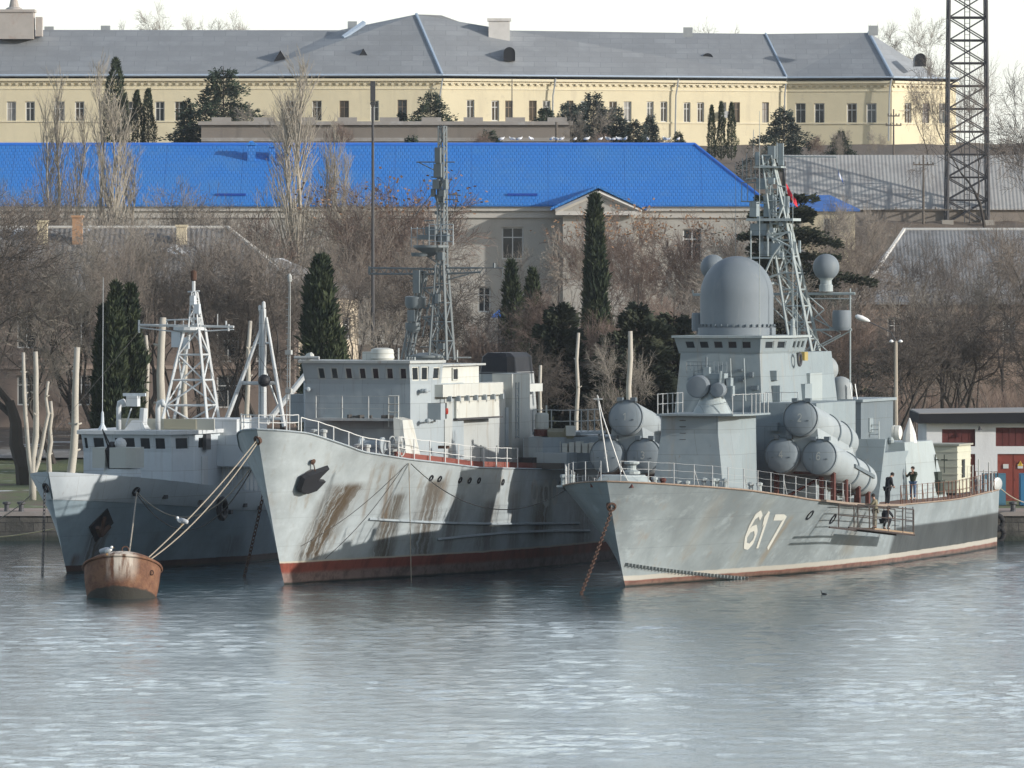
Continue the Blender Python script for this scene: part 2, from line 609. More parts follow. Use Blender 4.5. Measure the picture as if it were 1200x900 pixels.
def wall_px(mb, A, B, z0, z1, wins, depth=.2):
    """wins: (px0, px1, py_top, py_bot). returns recessed openings"""
    ops = []
    for (a, b, t, bt) in wins:
        s0, s1 = px_on_wall(A, B, a), px_on_wall(A, B, b)
        s0, s1 = min(s0, s1), max(s0, s1)
        Y = A[1] + (B[1] - A[1]) * (s0 + s1) / 2
        zt = EYE - (t - HY) * Y / FP; zb = EYE - (bt - HY) * Y / FP
        if s0 <= 0.002 or s1 >= .998: continue
        ops.append((s0, s1, (zb - z0) / (z1 - z0), (zt - z0) / (z1 - z0)))
    return mb.panel((A[0], A[1], z0), (B[0], B[1], z0), (B[0], B[1], z1), (A[0], A[1], z1), ops, depth)


def stucco(name, col, dirt, st=None):
    t = NT(name)
    n = t.noise(.5, 6, .65)
    c = t.mix(n, mul(col, .88), mul(col, 1.1))
    g = t.ss(t.noise(1.0, 5, .6, vec=t.mapping((.9, .9, .12))), .52, .75)
    c = t.mix(t.math('MULTIPLY', g, .45), c, dirt)
    d = t.ss(t.noise(.8, 6, .75), .58, .72)
    c = t.mix(t.math('MULTIPLY', d, .6), c, dirt)
    c = t.mix(t.math('MULTIPLY', t.ss(t.noise(.12, 5, .6), .5, .62), .35), c, mul(col, .78))
    t.bump(t.noise(8, 3), .2)
    return t.done(c, .9)


def sheet_roof(name, col, step=(2.2, 1.0), dark=.8, slopek=1.8):
    """sheet metal or slate laid in courses"""
    t = NT(name)
    x, y, z = t.xyz()
    br = t.t.nodes.new("ShaderNodeTexBrick")
    t.link(t.comb(x, t.math('MULTIPLY', z, slopek), 0.0), br.inputs["Vector"])
    br.inputs["Scale"].default_value = 1.0
    br.inputs["Brick Width"].default_value = step[0]; br.inputs["Row Height"].default_value = step[1]
    br.inputs["Mortar Size"].default_value = .035; br.inputs["Bias"].default_value = 0.0
    br.inputs["Color1"].default_value = (*mul(col, 1.08), 1); br.inputs["Color2"].default_value = (*mul(col, .9), 1)
    br.inputs["Mortar"].default_value = (*mul(col, dark), 1)
    n = t.noise(.25, 6, .7)
    c = t.mix(t.ss(n, .35, .7), br.outputs["Color"], mul(col, .82))
    t.bump(br.outputs["Fac"], .4, -.05)
    return t.done(c, .6, 0, .4)


def corrugated(name, col, dirt, pitch=.9, k=.25, rust=None):
    t = NT(name)
    w = t.t.nodes.new("ShaderNodeTexWave"); w.wave_type = 'BANDS'; w.bands_direction = 'X'
    t.link(t.mapping((1, 0, 0)), w.inputs["Vector"])
    w.inputs["Scale"].default_value = 1.0 / pitch * .32
    w.inputs["Distortion"].default_value = 0.0
    c = t.mix(t.ss(t.noise(.5, 6, .7), .42, .66), col, dirt)
    if rust: c = t.mix(t.ss(t.noise(1.0, 6, .7, vec=t.mapping((1.2, .5, .5))), .6, .72), c, rust)
    t.bump(w.outputs["Fac"], .9, pitch * k)
    return t.done(c, .6)


# ------------------------------------------------------------ yellow barracks on the hill
def yellow_barracks():
    root = thing('barracks_building', 'long pale yellow barracks with grey metal roof on the hill', 'building', (0, 850, gz(850)))
    off = root.location

    def L(px, py, Y): return at(px, py, Y) - off

    def W(p): return (p[0] - off.x, p[1] - off.y)
    wallm = stucco('yellow_stucco', (.64, .575, .405), (.45, .40, .30))
    roofm = sheet_roof('grey_sheet_roof', (.27, .285, .30), (2.4, 1.15), .7, 2.0)
    trim = simple('cornice_paint', (.66, .60, .44), .8)
    flash = simple('pale_blue_flashing', (.34, .42, .52), .5)
    X = lambda px, Y: (px - 600) * Y / FP
    fp = [(X(-90, 850), 850), (X(518, 850), 850), (X(922, 863), 863), (X(1045, 861), 861), (X(1120, 868), 868)]
    z0 = 0.0
    eav = EYE - (92 - HY) * 850 / FP - off.z
    mb = MB(); allw = []
    wins = [[(8, 19, 119, 144), (30, 41, 119, 144), (64, 76, 119, 144), (88, 99, 119, 144), (150, 161, 119, 144), (182, 193, 119, 144), (205, 215, 119, 144), (335, 346, 118, 142), (366, 377, 118, 142), (398, 409, 118, 142), (434, 444, 118, 143), (466, 477, 117, 143)],
            [(547, 556, 117, 142), (576, 585, 118, 142), (592, 601, 118, 143), (620, 629, 118, 142), (636, 645, 118, 142), (664, 672, 118, 142), (681, 689, 118, 142), (714, 723, 119, 143), (731, 740, 119, 143), (758, 766, 119, 143), (774, 782, 119, 143), (801, 809, 120, 144), (817, 825, 120, 144), (843, 851, 120, 145), (859, 867, 120, 145), (893, 901, 120, 146)],
            [(932, 944, 121, 146), (954, 966, 121, 146), (992, 1004, 121, 146), (1015, 1027, 121, 146)],
            [(1060, 1068, 121, 146), (1081, 1089, 121, 146), (1100, 1108, 121, 147)]]
    ops = []
    for i in range(4):
        A, B = fp[i], fp[i + 1]
        zz0 = off.z + z0
        o2 = []
        m2 = MB()
        res = wall_px(m2, A, B, zz0, off.z + eav, wins[i], .22)
        for v in range(len(m2.v)):
            m2.v[v] = (m2.v[v][0] - off.x, m2.v[v][1] - off.y, m2.v[v][2] - off.z)
        mb.add(m2.v, m2.f)
        for q, n in res: ops.append(([p - off for p in q], n))
    # sides and back
    a = W(fp[0]); b = W(fp[-1])
    back = [(a[0], a[1] + 20), (b[0], b[1] + 16)]
    for p, q in ((b, back[1]), (back[1], back[0]), (back[0], a)):
        mb.add([(p[0], p[1], z0), (q[0], q[1], z0), (q[0], q[1], eav), (p[0], p[1], eav)], [(0, 1, 2, 3)])
    mb.build('wall', wallm, root)
    for q, n in ops:
        put_window(root, q, n, (1, 1), random.choice((.07, .1, .12)), random.choice((M['white_frame'], M['white_frame'], M['brown_frame'])), sill=None)
    # cornice: band, moulding and dentils all along
    cb = MB()
    for i in range(4):
        A = Vector((*W(fp[i]), 0)); B = Vector((*W(fp[i + 1]), 0)); d = (B - A).normalized(); nn = Vector((d.y, -d.x, 0))
        for (z_, hh, pr) in ((eav - .02, .26, .50), (eav - .30, .22, .22), (eav - 1.05, .12, .08)):
            c = [A + nn * .0, B + nn * .0, B + nn * pr, A + nn * pr]
            c = [c[3], c[2], c[1], c[0]]
            cb.hexa([p + Vector((0, 0, z_ - hh)) for p in c], [p + Vector((0, 0, z_)) for p in c])
        n = int((B - A).length / .75)
        for k in range(n):
            p = A + d * (k + .5) * .75
            c = [p + nn * .2 - d * .16, p + nn * .2 + d * .16, p - nn * 0 + d * .16, p - d * .16]
            cb.hexa([q + Vector((0, 0, eav - .70)) for q in c], [q + Vector((0, 0, eav - .52)) for q in c])
        if i < 4:
            c = [A + nn * .1, B + nn * .1, B, A]
            cb.hexa([p + Vector((0, 0, 2.55)) for p in c], [p + Vector((0, 0, 2.72)) for p in c])
    cb.build('cornice', trim, root)
    # roof
    E = [L(-95, 88.5, 849.3), L(285, 88.5, 849.3), L(518.5, 88.0, 849.2), L(922, 91, 862.2), L(1046, 90.5, 860.2), L(1123, 92, 867.3)]
    R0, R1 = L(-95, 35, 861), L(398, 35.5, 861)
    P1, P2, P3 = L(488, 17, 861), L(517, 18, 864), L(566, 35.5, 868)
    R3, R4 = L(1018, 38.5, 872), L(897, 40, 872)
    rb = MB()
    bk = lambda p, dy, px=0: Vector((p.x + px, p.y + dy, eav))
    rb.add([E[0], E[1], R1, R0], [(0, 1, 2, 3)])
    rb.add([E[1], E[2], P1, R1], [(0, 1, 2, 3)])
    rb.add([E[2], E[3], R4, P3, P2, P1], [(0, 1, 2, 3, 4, 5)])
    rb.add([E[3], E[4], R3, R4], [(0, 1, 2, 3)])
    B5 = bk(E[5], 16)
    rb.add([E[4], E[5], B5, R3], [(0, 1, 2, 3)])
    B0, B1, B2, B4 = bk(R0, 10), bk(R1, 10), bk(P3, 10), bk(R4, 12)
    rb.add([R0, R1, B1, B0], [(0, 1, 2, 3)]); rb.add([R1, P1, P2, P3, B2, B1], [(0, 1, 2, 3, 4, 5)])
    rb.add([P3, R4, B4, B2], [(0, 1, 2, 3)]); rb.add([R4, R3, B5, B4], [(0, 1, 2, 3)])
    rb.build('roof', roofm, root)
    hb = MB()
    for p, q in ((P1, E[2]), (R3, E[4]), (R4, E[3])):
        hb.tube(p + Vector((0, -.05, .05)), q + Vector((0, -.05, .05)), .17 if q is not E[3] else .12, n=5)
    hb.tube(L(427, 27, 859), L(402, 44, 857.0), .30, .24, 4)
    hb.split('ridge_flashing', flash, root)
    gb = MB()
    for i in range(5):
        if i == 0: gb.tube(E[0], E[2], .14, n=6)
        elif i >= 2: gb.tube(E[i], E[i + 1], .11, n=6)
    gb.build('gutter', flash, root)
    # drainpipes
    for px, Y in ((518.5, 849.6), (651, 853.7), (795, 858.4), (922.5, 862.6), (1045, 860.6)):
        top = L(px, 92, Y); d = MB()
        d.path([top, L(px - 1 if px < 900 else px - 2, 100, Y - .1), L(px - 3, 112, Y - .1), L(px - 4, 165, Y - .1)], .09, 5)
        d.build('drainpipe', M['galv'], root)
    # chimney
    ch = MB()
    c = L(585, 38, 860)
    ch.box(c.x - 1.15, c.x + 1.15, c.y - 1, c.y + 1, c.z - 4.0, c.z + 1.2)
    ch.box(c.x - 1.3, c.x + 1.3, c.y - 1.15, c.y + 1.15, c.z + 1.2, c.z + 1.5)
    ch.build('chimney', simple('white_chimney_render', (.62, .60, .57), .85, .15, 1, dirt=(.35, .32, .3)), root)
    c = L(20, 30, 858)
    tw = MB()
    tw.box(c.x - 1.9, c.x + 1.9, c.y - 1.5, c.y + 1.5, c.z - 1.5, c.z + 1.4)
    tw.box(c.x - 2.05, c.x + 2.05, c.y - 1.65, c.y + 1.65, c.z + 1.4, c.z + 1.7)
    tw.lathe([(1.0, 1.7), (.8, 1.9), (.55, 2.0), (.35, 2.9), (.3, 4.0)], (c.x - .3, c.y, c.z), 12)
    tw.box(c.x + 2.1, c.x + 2.8, c.y - 1, c.y + 1, c.z - 1.2, c.z + .9)
    tw.build('stone_turret', simple('turret_stone', (.40, .37, .34), .9, .2, 1, dirt=(.3, .17, .12)), root)
    # dormers
    for px, py, Y, kind in ((329, 70, 853.2, 0), (426, 68, 853.6, 0), (597, 66, 855, 1), (829, 73, 866.5, 1), (1078, 73, 867, 1)):
        c = L(px, py, Y); d = MB()
        if kind == 0:
            w = .75
            d.add([(c.x - w, c.y - .6, c.z - .25), (c.x + w, c.y - .6, c.z - .25), (c.x, c.y - .6, c.z + 1.0), (c.x, c.y + 3.2, c.z + 1.0), (c.x - w, c.y + 1, c.z - .25), (c.x + w, c.y + 1, c.z - .25)],
                  [(0, 2, 3, 4), (1, 5, 3, 2)])
            d.build('dormer', roofm, root)
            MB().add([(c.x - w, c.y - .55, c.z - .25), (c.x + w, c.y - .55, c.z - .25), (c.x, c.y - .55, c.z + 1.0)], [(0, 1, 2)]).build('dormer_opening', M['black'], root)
        else:
            w = .62
            arc = [(w * math.cos(a), w * math.sin(a) + .35) for a in [math.pi * k / 8 for k in range(9)]]
            pr = [(w, -.5)] + arc + [(-w, -.5)]
            vs = [(c.x + a, c.y - .9, c.z + b) for a, b in pr] + [(c.x + a, c.y + 2.6, c.z + b) for a, b in pr]
            n = len(pr)
            d.add(vs, [(i, i + 1, n + i + 1, n + i) for i in range(n - 1)])
            d.build('dormer', roofm, root)
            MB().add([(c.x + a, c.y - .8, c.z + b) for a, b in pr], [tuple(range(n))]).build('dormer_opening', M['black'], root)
    # air conditioner under a window, vents on the ridge
    c = L(849, 134, 860); MB().box(c.x - .45, c.x + .45, c.y - .6, c.y + .3, c.z - .4, c.z + .35).build('air_conditioner', M['white_frame'], root)
    for px, py in ((58, 34), (124, 33), (413, 28), (806, 35), (1023, 33)):
        c = L(px, py, 862); MB().box(c.x - .5, c.x + .5, c.y - .5, c.y + .5, c.z - .8, c.z + .25).build('roof_vent', M['galv'], root)


yellow_barracks()


def generic_hip(name, label, cat, A, B, depth, z0, ze, zr, inset, wallm, roofm, wins=(), over=.5, wdepth=.2, bars=(1, 1), frame=.08, hip=(True, True), ridge_off=None, leftside=()):
    """building with front wall A->B, eave height ze, ridge zr; hip or gable ends"""
    root = thing(name, label, cat, (A[0], A[1], z0))
    off = Vector(root.location)
    d = (Vector((B[0], B[1], 0)) - Vector((A[0], A[1], 0))); Ln = d.length; d.normalize()
    n = Vector((-d.y, d.x, 0))            # to the back
    P = lambda a, b, z: Vector((A[0], A[1], 0)) + d * a + n * b + Vector((0, 0, z)) - off
    m2 = MB()
    res = wall_px(m2, A, B, z0, ze, wins, wdepth)
    mb = MB(); mb.add([Vector(v) - off for v in m2.v], m2.f)
    for a, b in (((Ln, 0), (Ln, depth)), ((Ln, depth), (0, depth)), ((0, depth), (0, 0))):
        mb.add([P(a[0], a[1], z0), P(b[0], b[1], z0), P(b[0], b[1], ze), P(a[0], a[1], ze)], [(0, 1, 2, 3)])
    ro = ridge_off or depth / 2
    for k, (a, h) in enumerate(((0, hip[0]), (Ln, hip[1]))):
        if not h:
            mb.add([P(a, 0, ze), P(a, depth, ze), P(a, ro, zr - .1)], [(0, 1, 2)])
    mb.build('wall', wallm, root)
    for q, nn in res: put_window(root, [p - off for p in q], nn, bars, frame)
    lo = 0 if not hip[0] else inset; hi = Ln if not hip[1] else Ln - inset
    e = over; th = .18
    drop = (zr - ze) * over / ro
    ll = -.3 if not hip[0] else lo; hh = Ln + .3 if not hip[1] else hi
    c = [P(-e, -e, ze - drop), P(Ln + e, -e, ze - drop), P(Ln + e, depth + e, ze - drop), P(-e, depth + e, ze - drop), P(ll, ro, zr), P(hh, ro, zr)]
    rb = MB(); up = Vector((0, 0, th))
    rb.add([p + up for p in c] + c[:4], [(0, 1, 5, 4), (1, 2, 5), (2, 3, 4, 5), (3, 0, 4), (6, 7, 1, 0), (7, 8, 2, 1), (8, 9, 3, 2), (9, 6, 0, 3), (9, 8, 7, 6)])
    rb.build('roof', roofm, root)
    return root, P, Ln, c


# ------------------------------------------------------------ grey block with flat roof above the blue ridge
def flat_block():
    A = ((236 - 600) * 770 / FP, 770); B = ((668 - 600) * 770 / FP, 770)
    z0 = gz(770); z1 = EYE - (146.5 - HY) * 770 / FP
    root = thing('flat_roofed_building', 'low grey brown flat-roofed block between blue roof and yellow barracks', 'building', (A[0], A[1], z0))
    m2 = MB(); off = Vector(root.location)
    res = wall_px(m2, A, B, z0, z1, [(262, 278, 168, 176), (434, 452, 167, 176), (510, 522, 167, 176)], .3)
    mb = MB(); mb.add([Vector(v) - off for v in m2.v], m2.f)
    Ln = B[0] - A[0]; h = z1 - z0
    for a, b in (((Ln, 0), (Ln, 12)), ((Ln, 12), (0, 12)), ((0, 12), (0, 0))):
        mb.add([(a[0], a[1], 0), (b[0], b[1], 0), (b[0], b[1], h), (a[0], a[1], h)], [(0, 1, 2, 3)])
    mb.build('wall', stucco('brown_grey_render', (.22, .195, .17), (.12, .11, .10)), root)
    for q, n in res: put_window(root, [p - off for p in q], n, (1, 0), .08, M['dark_metal'])
    c = MB().box(-.3, Ln + .3, -.35, 12.3, h, h + .35)
    c.box(0, Ln, -.12, -.003, h - 1.6, h - 1.25)
    for k in range(9): c.box(1 + k * 4.1, 2.9 + k * 4.1, .2, .5, h + .35, h + .75)
    c.build('parapet', simple('parapet_concrete', (.30, .28, .26), .9, .2, 1, dirt=(.5, .5, .5)), root)


flat_block()


# ------------------------------------------------------------ building with the bright blue tiled roof
def blue_roof():
    Y0 = 640.0
    X = lambda px, Y=Y0: (px - 600) * Y / FP
    t = NT('blue_metal_tile')
    x, y, z = t.xyz()
    br = t.t.nodes.new("ShaderNodeTexBrick")
    t.link(t.comb(x, t.math('MULTIPLY', z, 1.75), 0.0), br.inputs["Vector"])
    br.inputs["Scale"].default_value = 1.0; br.inputs["Brick Width"].default_value = .34; br.inputs["Row Height"].default_value = .46
    br.inputs["Mortar Size"].default_value = .06; br.inputs["Mortar Smooth"].default_value = .6
    br.inputs["Color1"].default_value = (.03, .20, .60, 1); br.inputs["Color2"].default_value = (.027, .185, .56, 1)
    br.inputs["Mortar"].default_value = (.025, .16, .50, 1)
    c = t.mix(t.ss(t.noise(.2, 5, .7), .4, .7), br.outputs["Color"], (.045, .20, .52))
    c = t.mix(t.math('MULTIPLY', t.ss(t.noise(1.0, 6, .7, vec=t.mapping((.8, .8, .10))), .5, .72), .45), c, (.07, .20, .46))
    jx = t.math('LESS_THAN', t.math('FRACT', t.math('MULTIPLY', x, .16)), .012)
    c = t.mix(t.math('MULTIPLY', jx, .5), c, (.015, .09, .32))
    t.bump(br.outputs["Fac"], .6, -.05)
    roofm = t.done(c, .55, 0, .35)
    z0 = 8.0; ze = EYE - (236.5 - HY) * Y0 / FP; zr = EYE - (172 - HY) * 648.5 / FP
    wallm = stucco('grey_cream_render', (.40, .385, .35), (.28, .27, .25))
    A, B = (X(-80), Y0), (X(892), Y0)
    root, P, Ln, c = generic_hip('blue_roofed_building', 'long pale building under a bright blue tiled roof', 'building', A, B, 17, z0, ze, zr, 5.2, wallm, roofm,
                              [(588, 613.5, 266, 304), (425, 447, 268, 306), (60, 82, 268, 306), (130, 152, 268, 306), (560, 575, 336, 366), (205, 228, 268, 306), (800, 822, 268, 306)], 0.7, .3, (1, 1), .12, (False, True))
    off = Vector(root.location)
    L = lambda px, py, Y: at(px, py, Y) - off
    # eaves cornice
    cb = MB(); h = ze - z0
    cb.box(.1, Ln - .1, -.45, -.003, h - .75, h - .35); cb.box(.1, Ln - .1, -.2, -.003, h - 1.3, h - .752)
    cb.build('cornice', simple('cornice_cream', (.48, .46, .42), .8), root)
    # projecting gabled bay
    b0, b1 = X(690, 637.5) - off.x, X(738, 637.5) - off.x
    mid = (L(701, 222, 637)).x; zt = L(701, 224, 637).z
    g = MB()
    lx, rx = L(651, 246, 637).x, L(752, 246, 637).x
    zl = L(651, 247, 637).z
    g.add([(lx, -3, zl), (rx, -3, zl), (mid, -3, zt), (lx, 0, zl), (rx, 0, zl), (mid, 0, zt)], [(0, 1, 2), (0, 2, 5, 3), (1, 4, 5, 2)])
    g.add([(lx + .6, -2.6, 0), (rx - .6, -2.6, 0), (rx - .6, -2.6, zl), (lx + .6, -2.6, zl), (lx + .6, 0, 0), (rx - .6, 0, 0), (rx - .6, 0, zl), (lx + .6, 0, zl)],
          [(0, 1, 2, 3), (0, 3, 7, 4), (1, 5, 6, 2)])
    g.build('gabled_bay', wallm, root)
    gr = MB()
    for (xa, s) in ((lx, 1), (rx, -1)):
        a = Vector((xa - s * .4, -3.4, zl + .02)); b = Vector((mid, -3.4, zt + .25))
        a2 = a + Vector((0, 8, 0)); b2 = b + Vector((0, 8, 0)); u = Vector((0, 0, .22))
        gr.add([a, b, b2, a2, a + u, b + u, b2 + u, a2 + u], [(0, 1, 2, 3), (7, 6, 5, 4), (0, 4, 5, 1), (1, 5, 6, 2), (2, 6, 7, 3), (3, 7, 4, 0)])
    gr.build('bay_roof', roofm, root)
    tr = MB()
    for (xa, s) in ((lx, 1), (rx, -1)):
        tr.tube((xa, -3.2, zl - .05), (mid, -3.2, zt - .1), .2, n=4)
    tr.box(lx, rx, -3.3, -3.003, zl - .35, zl - .02)
    tr.build('bay_moulding', simple('bay_moulding_paint', (.55, .53, .49), .8), root)
    # ridge cap, blue vents
    rc = MB(); rc.tube(c[4] + Vector((0, 0, .2)), c[5] + Vector((0, 0, .2)), .15, n=6)
    rc.tube(c[5] + Vector((0, 0, .2)), c[1] + Vector((0, 0, .2)), .13, n=6)
    rc.build('ridge_cap', simple('blue_ridge_metal', (.03, .17, .62), .5), root)
    for px, py, s in ((295, 172, 1), (319, 171, .8), (337, 172, .8)):
        p = L(px, py + 16, 646.3); v = MB()
        v.box(p.x - .32 * s, p.x + .32 * s, p.y - .4, p.y + .4, p.z - .4, p.z + 1.25 * s)
        v.prism([(p.x - .5 * s, p.y - .5), (p.x + .5 * s, p.y - .5), (p.x + .5 * s, p.y + .5), (p.x - .5 * s, p.y + .5)], p.z + 1.25 * s, p.z + 1.6 * s,
                top=[(p.x - .1, p.y - .1), (p.x + .1, p.y - .1), (p.x + .1, p.y + .1), (p.x - .1, p.y + .1)])
        v.build('roof_vent', roofm, root)
    for px in (271, 612):
        p = L(px, 231, 640.6); v = MB()
        sl_ = 8.5 / (zr - ze)
        v.box(p.x - 1.2, p.x + 1.2, p.y - .1 + .0, p.y + .35, p.z + .12, p.z + .30)
        v.build('snow_guard', simple('snow_guard_blue', (.01, .06, .33), .5), root)
    return root


BLUE = blue_roof()

# gulls on the blue ridge and elsewhere
def gull_mesh():
    w = MB()
    w.lathe([(.01, -.24), (.06, -.16), (.10, -.02), (.10, .08), (.06, .17), (.05, .2)], (0, 0, .17), 8, axis=(1, 0, .25))
    w.sphere((.21, 0, .29), .06, n=8, m=6)
    g = MB(); g.lathe([(.012, -.38), (.07, -.2), (.09, 0), (.04, .1)], (0, 0, .20), 8, axis=(1, 0, .15))
    return w, g


def make_gull(loc, rz, label, group, scale=1.0):
    r = thing('seagull', label, 'gull', loc, rz, group)
    w, g = gull_mesh()
    gm_w = M.setdefault('gull_white', simple('gull_white_plumage', (.80, .80, .79), .7, .05))
    gm_g = M.setdefault('gull_grey', simple('gull_grey_wing', (.42, .44, .47), .7, .05))
    gm_o = M.setdefault('gull_beak', simple('gull_beak_yellow', (.6, .33, .05), .5, .05))
    b = w.build('body', gm_w, r, smooth=True)
    b2 = MB().lathe([(.085, -.3), (.105, -.1), (.10, .05), (.02, .12)], (0, 0, .192), 8, axis=(1, 0, .2)).build('wings', gm_g, r, smooth=True)
    k = MB(); k.tube((.26, 0, .285), (.335, 0, .27), .016, .004, 5); k.tube((0, .03, 0), (0, .03, .1), .008, n=4); k.tube((0, -.03, 0), (0, -.03, .1), .008, n=4)
    b3 = k.build('beak_and_legs', gm_o, r)
    KIDS[r.name] = [b, b2, b3]
    r.scale = (scale,) * 3
    return r


_rz = EYE - (172 - HY) * 648.5 / FP + .50
g0 = None
for i, px in enumerate((588, 600, 609, 622, 646, 651, 658, 674, 688, 704, 712, 720, 725, 733, 759, 779, 783, 795)):
    loc = ((px - 600) * 648.5 / FP, 648.5, _rz)
    if g0 is None: g0 = make_gull(loc, .3, 'small white gull perched on the ridge of the blue roof', 'gulls on the blue roof ridge', .95)
    else: dup(g0, loc, random.uniform(0, 6.28), random.uniform(.8, 1.05))


# ------------------------------------------------------------ old brown building behind the trees on the left
def brown_house():
    Y0 = 535.0
    X = lambda px, Y=Y0: (px - 600) * Y / FP
    t = NT('old_slate_roof')
    w = t.t.nodes.new("ShaderNodeTexWave"); w.bands_direction = 'X'
    t.link(t.mapping((1, 0, 0)), w.inputs["Vector"]); w.inputs["Scale"].default_value = .9; w.inputs["Distortion"].default_value = .0
    x, y, z = t.xyz()
    c = t.mix(t.ss(t.noise(.6, 6, .7), .35, .65), (.13, .125, .12), (.22, .215, .21))
    c = t.mix(t.ss(t.noise(.35, 4, .5, vec=t.mapping((1, 1, 2))), .64, .66), c, (.50, .52, .54))
    t.bump(w.outputs["Fac"], .7, .05)
    roofm = t.done(c, .8)
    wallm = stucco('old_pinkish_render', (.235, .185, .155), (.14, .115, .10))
    z0 = 4.2; ze = EYE - (338 - HY) * Y0 / FP; zr = EYE - (270 - HY) * 543 / FP
    wins = [(84, 106, 363, 408), (254, 280, 388, 424), (84, 106, 440, 475), (254, 280, 440, 478), (20, 42, 363, 408), (150, 172, 363, 408), (300, 318, 388, 424), (20, 42, 440, 475)]
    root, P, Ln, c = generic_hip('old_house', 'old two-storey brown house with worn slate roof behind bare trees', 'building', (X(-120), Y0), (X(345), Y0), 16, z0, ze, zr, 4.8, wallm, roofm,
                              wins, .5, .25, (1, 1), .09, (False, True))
    off = Vector(root.location); L = lambda px, py, Y: at(px, py, Y) - off
    hb = MB(); up = Vector((0, 0, .22))
    hb.tube(c[5] + up, c[1] + up, .13, n=5); hb.tube(c[4] + up, c[5] + up, .1, n=5); hb.tube(c[5] + up, c[2] + up, .12, n=5)
    hb.build('ridge_tiles', simple('pale_ridge_mortar', (.55, .53, .49), .9), root)
    bt = MB(); h = ze - z0
    bt.box(0, Ln, -.1, -.003, 4.35, 4.6); bt.box(0, Ln, -.28, -.003, h - .45, h - .2)
    bt.build('string_course', simple('string_course_render', (.36, .28, .23), .9), root)
    for px, py, cl in ((50, 278, (.60, .52, .36)), (91, 272, (.42, .25, .15)), (213, 283, (.58, .50, .36))):
        p = L(px, py, 541); v = MB(); v.box(p.x - .35, p.x + .35, p.y - .35, p.y + .35, p.z - 2.2, p.z + 1.0); v.box(p.x - .43, p.x + .43, p.y - .43, p.y + .43, p.z + 1.0, p.z + 1.15)
        v.build('chimney', simple('chimney_%d_render' % px, cl, .9), root)
    # lit wing on the right
    A = (X(343, 545), 545); B = (X(420, 556), 556)
    z1 = EYE - (346 - HY) * 548 / FP
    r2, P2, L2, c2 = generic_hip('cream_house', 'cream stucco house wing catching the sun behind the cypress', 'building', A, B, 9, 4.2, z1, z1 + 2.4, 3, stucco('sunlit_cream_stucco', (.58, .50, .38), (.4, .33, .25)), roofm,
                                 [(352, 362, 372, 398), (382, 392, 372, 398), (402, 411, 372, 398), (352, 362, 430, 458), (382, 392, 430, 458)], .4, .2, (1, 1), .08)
brown_house()


